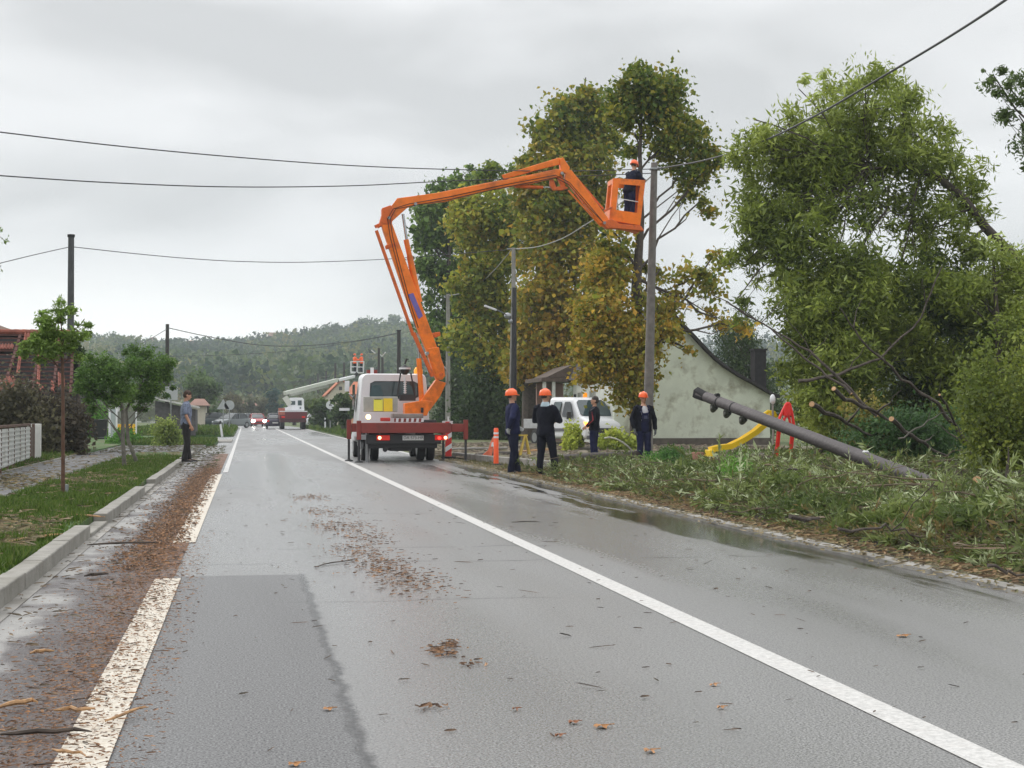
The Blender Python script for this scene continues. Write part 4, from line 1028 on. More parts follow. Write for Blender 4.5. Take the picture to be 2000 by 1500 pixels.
mb = MB(); mb.bx(xl + .02, xr + .03, Yg - .06, Yg - .003, 0, .34); mb.build('plinth', M_PLINTH, gh, world=True)
a, b = P_(1470, 685, Yg + 2), P_(1492, 750, Yg + 2)
mb = MB(); mb.bx(a.x, b.x, Yg + 1.7, Yg + 2.3, P_(1480, 770, Yg + 2).z, a.z); mb.bx(a.x - .05, b.x + .05, Yg + 1.65, Yg + 2.35, a.z, a.z + .08)
mb.build('chimney', mat('black_brick', (.022, .02, .022), rough=.9, var=.3), gh, world=True)
gh.location = gh.location
# side wall openings and porch at the far end
def yat(px): return Yg * (1200 - 480) / (px - 480)
for (x0, x1, y0, y1) in [(1128, 1134, 767, 792), (1152, 1161, 764, 790)]:
    ya, yb = yat(x1), yat(x0); ym = (ya + yb) / 2; a, b = P_(x0, y0, ym), P_(x0, y1, ym)
    mb = MB(); mb.bx(xl - .05, xl - .003, ya - .06, yb + .06, b.z - .06, a.z + .06); fr = mb.build('window', mat('window_frame', (.5, .48, .42), rough=.7), gh, world=True)
    mb = MB(); mb.bx(xl - .06, xl - .052, ya, yb, b.z, a.z); mb.build('pane', mat('pale_window', (.22, .23, .2), rough=.2), fr, world=True)
ya, yb = yat(1123), yat(1119); mb = MB(); mb.bx(xl - .03, xl - .003, ya, yb, 0, P_(1120, 770, ya).z); mb.build('door', M_DARK, gh, world=True)
a = P_(1142, 755, yat(1142)); mb = MB(); mb.tube([(xl - .01, a.y, a.z), (xl - .2, a.y - .05, a.z - .03)], .05, 8); mb.build('wall_lamp', M_BLKP, gh, world=True)
Yq = Yg + 8.05
zq = P_(1100, 742, Yq).z; x0, x1 = P_(1056, 740, Yq).x, xl + .3
mb = MB(); mb.bx(x0, x1, Yq - .2, Yq + 4, zq - .08, zq + .1); mb.prism([(x0 + .3, Yq + 2, zq + .12), (x1, Yq + 2, zq + .12), (x1, Yq + 2, zq + .75), (x0 + 1.4, Yq + 2, zq + .65)], (0, 3.6, 0)); mb.build('porch_roof', mat('brown_roof', (.10, .075, .06), rough=.9, var=.3), gh, world=True)
for x in (1063, 1081):
    p = P_(x, 745, Yq); mb = MB(); mb.bx(p.x - .07, p.x + .07, Yq - .1, Yq + .04, 0, zq - .09); mb.build('porch_column', M_WALLW, gh, world=True)
mb = MB(); mb.bx(x0 + .5, x1, Yq + 3.6, Yq + 3.8, 0, zq - .09); mb.build('porch_wall', mat('pink_render', (.34, .22, .19), rough=.9, dirt=(.2, .15, .12)), gh, world=True)

# damaged house at the left
Yh = 50.
dh = thing('damaged_house', 'storm stripped red roofed house with bare battens at the left edge', 'house', P_(40, 868, Yh))
xl, xr = P_(-260, 700, Yh).x, P_(150, 700, Yh).x
ze, zr = P_(50, 768, Yh).z, P_(50, 652, Yh + 3.2).z
M_TILE = mat('clay_tile', (.24, .075, .05), rough=.85, var=.35, scale=3, dirt=(.2, .08, .06), dscale=2)
M_BATTEN = mat('batten', (.11, .05, .042), rough=.9, var=.3, scale=6)
mb = MB(); mb.bx(xl + .3, xr - .5, Yh + .3, Yh + .5, 0, ze); mb.bx(xr - .5, xr - .3, Yh + .3, Yh + 6.4, 0, ze); mb.build('wall', mat('dark_wall', (.04, .035, .032), rough=.95, var=.3), dh, world=True)
mb = MB(); mb.bx(xl, xr - .32, Yh + .5, Yh + 6, ze - .05, ze + .05); mb.build('attic_floor', M_DARK, dh, world=True)
def rp_(u, v, off=0.):  # u along, v up slope
    return Vector((xl + (xr - xl) * u - .55 * v * (u > .5) * (u - .5) * 2, Yh + 3.2 * v, ze + (zr - ze) * v + off))
mb = MB(); mb.prism([rp_(0, 0, -.12), rp_(1, 0, -.12), rp_(1, 1, -.12), rp_(0, 1, -.12)], (0, .0, .02))  # black sheet below the battens: shade of the open roof interior put into colour
mb.prism([Vector((rp_(0, 1).x, Yh + 3.2, zr)), Vector((rp_(1, 1).x, Yh + 3.2, zr)), Vector((xr, Yh + 6.4, ze)), Vector((xl, Yh + 6.4, ze))], (0, 0, .06))
mb.build('roof_back_and_shade_sheet', M_DARK, dh, world=True)
for k in range(15):
    v = k / 14.5; mb = MB(); mb.beam(rp_(0, v, .03), rp_(1, v, .03 + random.uniform(-.03, .02)), .05, .045); mb.build('batten', M_BATTEN, dh, world=True)
for u in (.12, .3, .47, .66, .80, .905, .99):
    mb = MB(); mb.beam(rp_(u - .02, 0, -.03), rp_(u + .03, 1, -.03), .09, .1); mb.build('rafter', M_BATTEN, dh, world=True)
nU, nV = 56, 15
def tile(i, j, mb):
    u0, v0 = i / nU, j / 14.5
    if u0 + 1 / nU > 1: return
    a, b, c, d = rp_(u0, v0, .075), rp_(u0 + .94 / nU, v0, .075), rp_(u0 + .94 / nU, min(1, v0 + .085), .055), rp_(u0, min(1, v0 + .085), .055)
    mb.prism([a, b, c, d], (0, -.012, .022))
    m1 = (a + d) / 2 + Vector((.03, 0, .03)); mb.tube([a + Vector((.03, 0, .025)), d + Vector((.03, 0, .025))], .03, 6)
PATCH = {}
for j in range(nV):
    for i in range(nU):
        px = -260 + 410 * i / nU; hit = None
        if j > 11 and 40 < px < 150 and random.random() < .3: hit = 'h%d_%d' % (i, j)
        if px < -60 and random.random() < .3: hit = 'i%d_%d' % (i, j)
        if j == 10 and px < 4: hit = 'a'
        if j <= 1 and px < 22: hit = 'b'
        if j == 2 and px < 16: hit = 'b'
        if j >= 11 and abs(px - 36) < 6 + (j - 11) * 1.2: hit = 'c'
        if 2 <= j < 11 and abs(px - (19 + (j - 1) * 1.6)) < 3.3: hit = 'c'
        if 0 < j < 9 and abs(px - (66 + j * .7)) < 3.6: hit = 'd'
        if j == 0 and 72 < px < 82: hit = 'e'
        if j in (0, 1) and 92 < px < 106: hit = 'f'
        if j in (1, 2, 3) and 107 < px < 124: hit = 'g'
        if hit: tile(i, j, PATCH.setdefault(hit, MB()))
for k_, mb in PATCH.items(): mb.build('tile_patch', M_TILE, dh, world=True)
mb = MB()
for k in range(20):
    a = rp_(k / 20, 1, .06); b = rp_((k + .97) / 20, 1, .06); mb.tube([a, b], [.10, .085], 8)
mb.build('ridge_tiles', M_TILE, dh, world=True)
h2 = thing('neighbour_house', 'brown tiled gable roof just showing behind the ridge of the damaged house', 'house', P_(-10, 860, 75))
mb = MB(); mb.prism([P_(-90, 690, 75), P_(-12, 640, 75), P_(28, 690, 75)], (0, .4, 0)); mb.bx(P_(-85, 690, 75).x, P_(24, 690, 75).x, 74.9, 80, 0, P_(0, 690, 75).z); mb.build('wall', M_WALLW, h2, world=True)
mb = MB()
for a, b in (((-98, 698), (-12, 637)), ((-12, 637), (42, 697))):
    a, b = P_(*a, 75), P_(*b, 75); mb.prism([a + Vector((0, 2.5, 0)), b + Vector((0, 2.5, 0)), b + Vector((0, 2.5, .14)), a + Vector((0, 2.5, .14))], (0, 6, 0))
mb.build('roof', mat('brown_tile', (.2, .13, .10), rough=.9, var=.3), h2, world=True)

# fence at the left
fx0, fx1 = G(0, 925, .1), G(82, 893, .1)
ft = thing('boundary_fence', 'white profiled metal fence panels with a rusty top rail by the pavement', 'fence', fx0)
dv = (fx1 - fx0); dvn = dv.normalized(); L_ = dv.length
M_FW = mat('white_fence_sheet', (.55, .56, .54), rough=.6, var=.1, dirt=(.3, .28, .22), dscale=2, damt=.6)
M_RUST = mat('rusty_iron', (.12, .07, .05), rough=.85, var=.35, scale=8)
fh = .97
def fpt(s, z): return Vector((fx0.x + dvn.x * s, fx0.y + dvn.y * s, .1 + z))
s = -6.0; k = 0
while s < 6.3:
    mb = MB(); mb.beam(fpt(s, .5), fpt(s + 1.46, .5), .03, .80)
    for j in range(8): mb.beam(fpt(s, .14 + j * .1) + Vector((.02, 0, 0)), fpt(s + 1.46, .14 + j * .1) + Vector((.02, 0, 0)), .02, .03)
    mb.build('fence_panel', M_FW, ft, world=True)
    mb = MB(); q = fpt(s - .035, 0); mb.box((q.x, q.y, .1 + .46), (.05, .05, .95)); mb.build('post', M_RUST, ft, world=True)
    s += 1.53
mb = MB(); mb.beam(fpt(-6, .955), fpt(s, .955), .06, .05); mb.build('top_rail', M_RUST, ft, world=True)
mb = MB(); mb.beam(fpt(s + .1, .48), fpt(s + 1.25, .48), .03, .8); nb_ = 9
mb.build('mesh_gate_leaf', mat('woven_mesh', (.10, .07, .05), rough=.8, var=.5, scale=60), ft, world=True)
mb = MB(); q = fpt(s + .02, 0); mb.box((q.x, q.y, .56), (.06, .06, 1.0)); q = fpt(s + 1.3, 0); mb.box((q.x, q.y, .56), (.07, .07, 1.0)); mb.build('post', M_RUST, ft, world=True)
q = fpt(s + 1.75, 0)
mb = MB(); mb.bx(q.x - .16, q.x + .16, q.y - .12, q.y + .12, .05, 1.06); o = mb.build('fence_post', mat('white_concrete', (.6, .6, .57), rough=.8, var=.08, dirt=(.35, .33, .28)), bevel=.015); tag(o, 'stout white concrete post ending the fence beside the mesh gate leaf', 'post')
# dark wall behind
mb = MB(); a = P_(86, 870, 60); b = P_(148, 870, 60); mb.bx(a.x, b.x, 60, 60.2, .1, P_(100, 815, 60).z); o = mb.build('board_fence', mat('dark_boards', (.025, .02, .018), rough=.9, var=.4, scale=12)); tag(o, 'dark board fence between the white post and the left utility pole', 'fence')
# dark bin
Yb = 80
a, b = P_(180, 866, Yb), P_(210, 830, Yb)
bn = thing('waste_bin', 'dark wheeled bin left of the yellow shelter', 'bin', (a.x + (b.x - a.x) / 2, Yb, .1))
mb = MB(); hw = (b.x - a.x) / 2; mb.loft([[Vector((x * hw * q, y * .3 * q, z)) for x, y in ((-1, -1), (1, -1), (1, 1), (-1, 1))] for q, z in ((.85, .06), (1, .9))]); mb.build('body', M_BLKP, bn, bevel=.02)
mb = MB(); mb.bx(-hw - .02, hw + .02, -.34, .34, .905, .97); mb.build('lid', M_BLKP, bn, bevel=.02)
for x in (-hw + .1, hw - .1): mb = MB(); mb.cyl((x - .03, .3, .1), (x + .03, .3, .1), .1, 14); mb.build('wheel', M_BLACK, bn)
# shelter, white hoop frame with yellow apron
Ys = 78
a, b = P_(212, 857, Ys), P_(266, 857, Ys)
sh = thing('bus_shelter', 'small white framed shelter with a bright yellow lower panel', 'shelter', ((a.x + b.x) / 2, Ys, .1))
z1 = P_(220, 790, Ys).z - .1; w2 = (b.x - a.x) / 2
for x in (-w2 + .05, -w2 + .38):
    mb = MB(); mb.tube([(x, 0, 0), (x, 0, z1 - .22), (x, .08, z1 - .06), (x, .25, z1), (x, 1.1, z1), (x, 1.25, z1 - .1), (x, 1.3, 0)], .055, 8); mb.build('hoop', M_WHITE, sh, smooth=True)
mb = MB(); mb.bx(-w2 + .08, -w2 + .35, .02, .05, .1, z1 - .2); mb.build('side_glass', mat('pale_glass', (.45, .5, .5), rough=.2, var=.05), sh)
mb = MB(); mb.bx(-w2 + .42, w2, -.02, .04, .1, .74); mb.build('apron', mat('yellow_panel', (.85, .47, .01), rough=.5, var=.05), sh)
mb = MB(); mb.bx(-w2 + .42, w2, -.01, .02, .76, z1 - .35); mb.build('glass', mat('grey_glass', (.22, .23, .2), rough=.15, var=.05), sh)
mb = MB(); mb.bx(w2 - .04, w2 + .03, -.05, .06, 0, z1 - .32); mb.build('post', M_WHITE, sh)
mb = MB(); mb.bx(-w2 - .5, w2 + .1, -.2, 1.5, -.05, .08); mb.build('base', M_BLKP, sh)
# shed
Ysd = 92
sd_ = thing('shed', 'dark grey lean-to shed with a pale sloping roof edge behind the standing man', 'shed', P_(340, 860, Ysd))
pl = [P_(303, 856, Ysd), P_(382, 856, Ysd), P_(382, 800, Ysd), P_(303, 783, Ysd)]; pl[0].z = pl[1].z = .05
mb = MB(); mb.prism([p + Vector((0, 2, 0)) for p in pl], (0, 4, 0)); mb.build('wall', mat('shed_boards', (.085, .08, .085), rough=.8, var=.3, scale=5), sd_, world=True)
mb = MB(); a, b = P_(300, 779, Ysd), P_(386, 797, Ysd); mb.prism([a + Vector((0, 1.9, 0)), b + Vector((0, 1.9, 0)), b + Vector((0, 1.9, .1)), a + Vector((0, 1.9, .1))], (0, 4.6, 0)); mb.build('roof', mat('pale_sheet', (.55, .55, .53), rough=.6), sd_, world=True)
def simple_house(name, label, px0, px1, Y, base_py, eave_py, ridge_py, wallm, roofm, depth=6, wins=(), gz=None, gable=False, gpx=None):
    z0 = ground_z(P_((px0 + px1) / 2, 800, Y).x, Y) if gz is None else gz
    H = thing(name, label, 'house', Vector((P_((px0 + px1) / 2, 800, Y).x, Y, z0)))
    x0, x1 = P_(px0, eave_py, Y).x, P_(px1, eave_py, Y).x; ze, zr = P_(px0, eave_py, Y).z, P_(px0, ridge_py, Y).z; z0 -= 2.5
    mb = MB()
    if gable:
        xm = P_(gpx or (px0 + px1) / 2, 700, Y).x
        mb.prism([(x0, Y + depth / 2, z0), (x1, Y + depth / 2, z0), (x1, Y + depth / 2, ze), (xm, Y + depth / 2, zr - .05), (x0, Y + depth / 2, ze)], (0, depth, 0)); mb.build('wall', wallm, H, world=True)
        mb = MB(); t = .12 * (Y / 100) ** .5
        for (a, b) in (((x0 - .3, ze - .1), (xm, zr)), ((xm, zr), (x1 + .3, ze - .1))):
            mb.prism([(a[0], Y + depth / 2, a[1]), (b[0], Y + depth / 2, b[1]), (b[0], Y + depth / 2, b[1] + t), (a[0], Y + depth / 2, a[1] + t)], (0, depth + .6, 0))
        mb.build('roof', roofm, H, world=True)
    else:
        mb.bx(x0, x1, Y, Y + depth, z0, ze); mb.build('wall', wallm, H, world=True)
        mb = MB(); o_ = .4
        mb.add([(x0 - o_, Y - o_, ze), (x1 + o_, Y - o_, ze), (x1 + o_, Y + depth + o_, ze), (x0 - o_, Y + depth + o_, ze), (x0 + (x1 - x0) * .12, Y + depth / 2, zr), (x1 - (x1 - x0) * .12, Y + depth / 2, zr)],
               [(0, 1, 5, 4), (1, 2, 5), (2, 3, 4, 5), (3, 0, 4), (0, 3, 2, 1)]); mb.build('roof', roofm, H, world=True)
    for (wx0, wx1, wy0, wy1) in wins:
        a, b = P_(wx0, wy0, Y), P_(wx1, wy1, Y); mb = MB(); mb.bx(a.x, b.x, Y - .08, Y - .01, b.z, a.z); mb.build('window', M_GLASS, H, world=True)
    return H
M_ORT = mat('orange_tile', (.42, .14, .07), rough=.9, var=.2, scale=.6); M_BRT = mat('old_tile', (.22, .12, .09), rough=.9, var=.2, scale=.6)
M_CRM = mat('cream_wall', (.5, .46, .37), rough=.9, var=.08)
simple_house('village_house', 'cream gabled house under the platform of the white truck', 640, 694, 200, 815, 772, 742, M_CRM, M_ORT, 8, [(662, 668, 755, 762)], 0, True, 668)
simple_house('village_house', 'house with an orange roof left of the boom truck', 690, 735, 170, 815, 770, 744, mat('orange_wall', (.45, .2, .1), rough=.9, var=.1), M_ORT, 8, [], 0, False)
simple_house('village_house', 'long low brown roofed house beyond the bend behind the parked cars', 455, 500, 250, 812, 793, 781, mat('grey_wall', (.13, .12, .11), rough=.9), M_BRT, 8, [], 0)
simple_house('village_house', 'small red roofed house behind the shed', 375, 400, 150, 812, 792, 778, M_CRM, M_BRT, 8, [], 0)
simple_house('hilltop_house', 'wide house with a brown hipped roof on the skyline', 522, 560, 880, 672, 660, 648, mat('far_wall', (.2, .19, .18), rough=.9), M_BRT, 12)
simple_house('hilltop_house', 'reddish roofed house just below the widest skyline house', 500, 528, 840, 680, 668, 658, M_CRM, M_ORT, 12)
simple_house('hilltop_house', 'small pale house on the slope right of the conifers', 632, 640, 700, 705, 700, 695, M_WALLW, M_BRT, 8)
simple_house('hilltop_house', 'small white house half hidden on the slope left of the platform', 612, 620, 660, 705, 699, 694, M_WALLW, M_BRT, 8)
simple_house('hilltop_house', 'red roofed house at the left part of the ridge above the shed', 362, 380, 860, 676, 670, 664, M_CRM, M_ORT, 10)
simple_house('hilltop_house', 'brown house on the left skyline near the dark pole', 290, 306, 870, 672, 665, 658, M_CRM, M_BRT, 10)

# ================================================================== POLES, LAMPS, CABLES
M_WOODG = mat('weathered_pole', (.17, .155, .145), rough=.9, var=.22, scale=6, bump=.5, bscale=25)
M_WOODD = mat('tarred_pole', (.03, .025, .023), rough=.85, var=.3, scale=8)
M_CPOLE = mat('concrete_pole', (.25, .24, .22), rough=.85, var=.15, scale=4)
M_CABLE = mat('cable', (.05, .052, .055), rough=.6, var=.1); M_CABLEL = mat('pale_cable', (.3, .29, .26), rough=.6, var=.1)
def pole(px, top, Y, r0, r1, m, label, basez=0., lean=0., name='utility_pole', group='utility poles along the road', fit=True, cap=False):
    t = AT(px, top, Y); T = thing(name, label, 'pole', Vector((t.x + lean, Y, basez)), 0, group)
    mb = MB(); mb.tube([Vector((t.x + lean, Y, basez - .3)), Vector((t.x + lean * .5, Y, (t.z + basez) / 2)), t], [r0, (r0 + r1) / 2, r1], 14); mb.build('shaft', m, T, world=True, smooth=True)
    if cap:
        mb = MB(); mb.cyl(t - Vector((0, 0, .02)), t + Vector((0, 0, .08)), r1 * 1.25, 12); mb.build('cap', M_DARK, T, world=True)
    return T, t
Yp1 = 46.0
T1, t1 = pole(1278, 318, Yp1, .165, .10, M_WOODG, 'near grey wooden pole beside the raised basket', lean=-.25)
mb = MB(); q = AT(1279, 330, Yp1); mb.bx(q.x - .14, q.x + .16, Yp1 - .14, Yp1 + .14, q.z - .03, q.z + .03); mb.tube([q + Vector((.1, -.1, 0)), q + Vector((.3, -.1, .02))], .02, 6); mb.build('bracket', M_STEEL, T1, world=True)
T2, t2 = pole(1003, 484, 70, .13, .09, M_CPOLE, 'black wrapped pole with a street lamp between the tall trees')
mb = MB(); a = AT(1004, 562, 70); mb.tube([a, Vector((a.x - .04, 70, 0))], [.115, .165], 14); mb.build('black_sleeve', M_BLKP, T2, world=True)
a, b = AT(998, 628, 69.7), AT(994, 770, 69.7); mb = MB(); mb.tube([AT(999, 600, 69.7), Vector((b.x, 69.7, 0))], .035, 6)
mb.build('conduit', M_CPOLE, T2, world=True)
mb = MB(); q = AT(1003, 486, 70); mb.beam(q + Vector((-.3, 0, 0)), q + Vector((.3, 0, 0)), .06, .06); mb.build('crossarm', M_STEEL, T2, world=True)
lm = MB(); lm.tube([AT(1000, 625, 70), AT(985, 612, 69.5), AT(972, 606, 69)], .03, 6); arm = lm.build('lamp_arm', M_STEEL, T2, world=True)
lm = MB(); a, b = AT(970, 606, 69), AT(946, 597, 69); lm.beam(a, b, .18, .09); lm.build('lamp_head', mat('lamp_grey', (.6, .6, .6), rough=.4), T2, world=True, bevel=.02)
lm = MB(); q = AT(992, 617, 69.7); lm.ball(q, (.18, .15, .16), 10, 6); lm.ball(q + Vector((.12, 0, -.25)), (.12, .1, .12), 8, 6); lm.build('junction_box', M_STEEL, T2, world=True)
T3, t3 = pole(875, 574, 95, .17, .11, M_CPOLE, 'pale concrete pole at the left end of the tall trees')
mb = MB(); q = AT(875, 578, 95); mb.beam(q + Vector((-.25, 0, 0)), q + Vector((.25, 0, 0)), .06, .06); mb.build('crossarm', M_STEEL, T3, world=True)
T4, t4 = pole(779, 646, 140, .22, .17, M_WOODD, 'dark pole rising just behind the cab of the boom truck', cap=True)
T5, t5 = pole(740, 680, 178, .2, .14, M_WOODD, 'dark pole with a pale curved lamp arm left of the boom truck cab')
mb = MB(); q = AT(740, 690, 178); mb.tube([q, AT(746, 696, 178), AT(753, 688, 177)], .06, 6); mb.beam(AT(733, 690, 177), AT(725, 684, 177), .2, .12); mb.build('lamp_arm', mat('lamp_grey'  , (.6, .6, .6), rough=.4), T5, world=True)
for (px, top, Y, lb) in [(747, 698, 200, 'short dark pole just right of the lamp pole left of the cab'), (703, 718, 216, 'pole directly under the white platform basket'), (672, 708, 226, 'pole left of the white platform basket'), (655, 709, 240, 'pole above the cream gabled house, second left of the platform'),
                         (637, 724, 272, 'pole crossing the white boom, with a thin lamp arm'), (621, 730, 289, 'pole behind the middle of the white boom'), (606, 738, 321, 'farthest pole just above the white boom')]:
    pole(px, top, Y, .22, .16, M_WOODD, lb)
TL, tL = pole(139, 462, 62, .15, .115, mat('dark_grey_pole', (.06, .062, .065), rough=.7, var=.2), 'tall dark pole behind the nearest young tree', basez=.1, cap=True)
TLM, tLM = pole(327, 633, 128, .20, .14, M_WOODD, 'black pole rising from behind the globe trees')
def cable(pa, pb, sag, r, label, m=None, n=24, group='overhead cables'):
    a, b = Vector(pa), Vector(pb); pts = []
    for i in range(n + 1):
        t = i / n; p = a.lerp(b, t); p.z -= sag * 4 * t * (1 - t); pts.append(p)
    mb = MB(); mb.tube(pts, r, 6); o = mb.build('cable', m or M_CABLE); tag(o, label, 'cable', group); return o
anchor = AT(1281, 330, Yp1)
def cable_px0(*a): CP.append(a)
CP = []
cable_px0([(-150, 240, 33), (0, 258, 34), (220, 284, 36), (450, 306, 38), (680, 323, 41), (885, 331, 43), (1100, 334, 45), (1281, 330, Yp1)], .015, 'upper of the two long cables crossing the sky from the left edge')
cable_px0([(-150, 331, 33), (0, 343, 34), (220, 357, 36), (450, 365, 38), (680, 363, 41), (870, 354, 43), (1080, 346, 45), (1281, 338, Yp1)], .015, 'lower of the two long cables crossing the sky from the left edge')
def cable_px(pts, r, label, m=None, n=10):
    "cable through pixel/depth knots, smoothed"
    K_ = [AT(x, y, Y) for x, y, Y in pts]; out_ = []
    K2 = [K_[0] * 2 - K_[1]] + K_ + [K_[-1] * 2 - K_[-2]]
    for i in range(1, len(K2) - 2):
        p0, p1, p2, p3 = K2[i - 1:i + 3]
        for k in range(n):
            t = k / n
            out_.append(.5 * ((2 * p1) + (p2 - p0) * t + (2 * p0 - 5 * p1 + 4 * p2 - p3) * t * t + (3 * p1 - p0 - 3 * p2 + p3) * t ** 3))
    out_.append(K_[-1]); mb = MB(); mb.tube(out_, r, 6); o = mb.build('cable', m or M_CABLE); tag(o, label, 'cable', 'overhead cables'); return o
for a_ in CP: cable_px(*a_)
ca = cable_px([(1283, 330, Yp1), (1380, 312, 41), (1480, 280, 36), (1600, 222, 31), (1740, 140, 27), (1860, 68, 24.5), (1975, -8, 21.5), (2050, -70, 20)], .022, 'thick twisted cable running from the near grey pole to the upper right corner')
cable_px([(1283, 334, Yp1), (1215, 395, 51), (1150, 435, 56), (1100, 465, 62), (1050, 482, 66), (1007, 486, 70)], .022, 'pale slack cable from the near grey pole to the black wrapped pole', M_CABLEL)
cable_px([(1000, 487, 70), (965, 528, 78), (930, 560, 86), (900, 573, 91), (877, 577, 95)], .024, 'pale slack cable between the black wrapped pole and the pale concrete pole', M_CABLEL)
cable_px([(873, 579, 95), (850, 610, 104), (820, 640, 120), (782, 652, 140)], .02, 'cable from the pale concrete pole down to the dark pole behind the cab')
cable_px([(-60, 528, 56), (0, 514, 58), (70, 497, 60), (137, 482, 62)], .016, 'short cable left of the tall dark pole')
cable_px([(141, 482, 62), (250, 494, 63), (370, 505, 64), (480, 511, 65), (600, 512, 67), (755, 506, 69), (900, 495, 70), (1000, 487, 70)], .017, 'cable from the tall dark pole across the road, passing behind the orange boom')
cable_px([(327, 640, 128), (400, 656, 130), (490, 672, 132), (560, 676, 134), (640, 672, 136), (720, 662, 138), (777, 650, 140)], .034, 'sagging cable between the black left pole and the dark pole behind the cab')
cable_px([(327, 696, 128), (450, 693, 131), (580, 684, 134), (690, 668, 138), (777, 652, 140)], .02, 'lower thin cable between the black left pole and the dark pole behind the cab')
cable_px([(260, 678, 110), (290, 664, 118), (327, 642, 128)], .025, 'short cable rising to the black left pole above the globe trees')
cable_px([(440, 752, 250), (540, 750, 250), (640, 735, 250), (737, 690, 180)], .035, 'faint low cable over the far end of the road')

# ================================================================== SIGNS
M_SIGNG = mat('sign_back', (.42, .44, .45), rough=.5, metal=.2, var=.05); M_SIGNW = mat('sign_white', (.72, .73, .75), rough=.4, var=.03)
Yq = 86
s1 = thing('street_sign', 'grey rectangular sign plate seen from behind on a pole left of the standing man', 'sign', G(333, 858, 0) if False else Vector((AT(334, 850, Yq).x, Yq, 0)))
mb = MB(); a = AT(334, 757, Yq); mb.tube([(a.x, Yq, 0), (a.x, Yq, a.z)], .035, 8); mb.build('post', M_STEEL, s1, world=True)
mb = MB(); a, b = AT(323, 755, Yq), AT(347, 781, Yq); mb.bx(a.x, b.x, Yq - .07, Yq - .045, b.z, a.z); mb.build('plate', M_SIGNG, s1, world=True)
Yq = 120
for (nm, lb, px) in (('warning_sign', 'triangular warning sign seen from behind by the parked cars', 436), ('round_sign', 'round sign seen from behind by the parked cars', 448)):
    a = AT(px, 792, Yq); T = thing(nm, lb, 'sign', (a.x, Yq, .1)); mb = MB(); mb.tube([(a.x, Yq, .1), (a.x, Yq, a.z + .2)], .035, 8); mb.build('post', M_STEEL, T, world=True)
    mb = MB(); r = .38
    if px < 440: mb.prism([(a.x - .48, Yq - .06, a.z - .28), (a.x + .48, Yq - .06, a.z - .28), (a.x, Yq - .06, a.z + .5)], (0, .02, 0))
    else: mb.cyl((a.x, Yq - .07, a.z + .02), (a.x, Yq - .05, a.z + .02), r, 24)
    mb.build('plate', M_SIGNG, T, world=True)
Yq = 112
a = AT(645, 791, Yq); T = thing('traffic_sign', 'round white traffic sign with a small black truck symbol on the right verge', 'sign', (a.x, Yq, .1))
mb = MB(); mb.tube([(a.x, Yq, .1), (a.x, Yq, a.z)], .035, 8); mb.build('post', M_STEEL, T, world=True)
mb = MB(); mb.cyl((a.x, Yq - .07, a.z), (a.x, Yq - .05, a.z), .31, 28); mb.build('plate', M_SIGNW, T, world=True)
mb = MB(); mb.bx(a.x - .09, a.x + .03, Yq - .082, Yq - .073, a.z - .04, a.z + .045); mb.bx(a.x + .04, a.x + .10, Yq - .082, Yq - .073, a.z - .04, a.z + .02)
for dx in (-.055, .065): mb.cyl((a.x + dx, Yq - .083, a.z - .045), (a.x + dx, Yq - .073, a.z - .045), .022, 12)
mb.build('symbol', M_BLKP, T, world=True)
def delineator(px, py, z, Yh_, label):
    b = G(px, py, z); T = thing('delineator_post', label, 'post', b, 0, 'white roadside delineator posts')
    mb = MB(); mb.prism([(-.06, 0, 0), (.06, 0, 0), (.055, 0, .95), (-.05, 0, 1.0)], (0, .08, 0)); mb.build('post', M_SIGNW, T)
    mb = MB(); mb.prism([(-.062, 0, .68), (.06, 0, .72), (.058, 0, .88), (-.062, 0, .84)], (0, .09, 0)); mb.build('black_band', M_BLKP, T)
    T.rotation_euler = (0, R(-8) if px < 500 else 0, 0)
delineator(434, 853, .1, 1, 'white post leaning left on the grass in front of the parked cars')
delineator(635, 842, .09, 1, 'white post on the grass left of the round traffic sign')
# orange bollard, cone, trestle
b = G(969, 909, .0)
T = thing('traffic_bollard', 'orange tube bollard with white bands on a black foot by the left worker', 'bollard', b)
mb = MB(); mb.tube([(0, 0, .03), (0, 0, .93), (0, 0, .96)], [.068, .06, .045], 18); mb.build('tube', mat('hi_vis_orange', (.95, .12, .03), rough=.4, var=.06), T, smooth=True)
mb = MB(); mb.tube([(0, 0, 0), (0, 0, .035), (0, 0, .05)], [.19, .17, .1], 20); mb.build('foot', M_BLACK, T)
for z in (.70, .80): mb = MB(); mb.tube([(0, 0, z), (0, 0, z + .05)], .067, 18); mb.build('reflective_band', M_SIGNW, T)
b = G(952, 893, .1)
T = thing('safety_marker', 'crumpled orange plastic marker lying slanted behind the orange bollard', 'marker', b)
mb = MB(); mb.prism([(-.22, 0, 0), (.12, 0, 0), (.22, .1, .55), (.16, .1, .56), (.02, 0, .2)], (0, .04, 0)); mb.build('sheet', mat('faded_orange', (.7, .16, .08), rough=.6, var=.2), T, bevel=.01)
mb = MB(); mb.prism([(.10, .02, .3), (.2, .08, .3), (.21, .1, .42), (.13, .06, .42)], (0, .06, 0)); mb.build('pale_band', M_SIGNW, T)
b = G(1024, 893, .1)
T = thing('trestle', 'yellow A shaped trestle between the two left workers', 'trestle', b)
mb = MB()
for sy in (-.15, .15):
    mb.beam((-.14, sy, 0), (.02, sy * .3, .62), .04, .03); mb.beam((.16, sy, 0), (.04, sy * .3, .62), .04, .03)
mb.beam((-.25, 0, .62), (.1, 0, .62), .05, .04); mb.build('frame', mat('dull_yellow', (.5, .36, .06), rough=.6, var=.2), T)
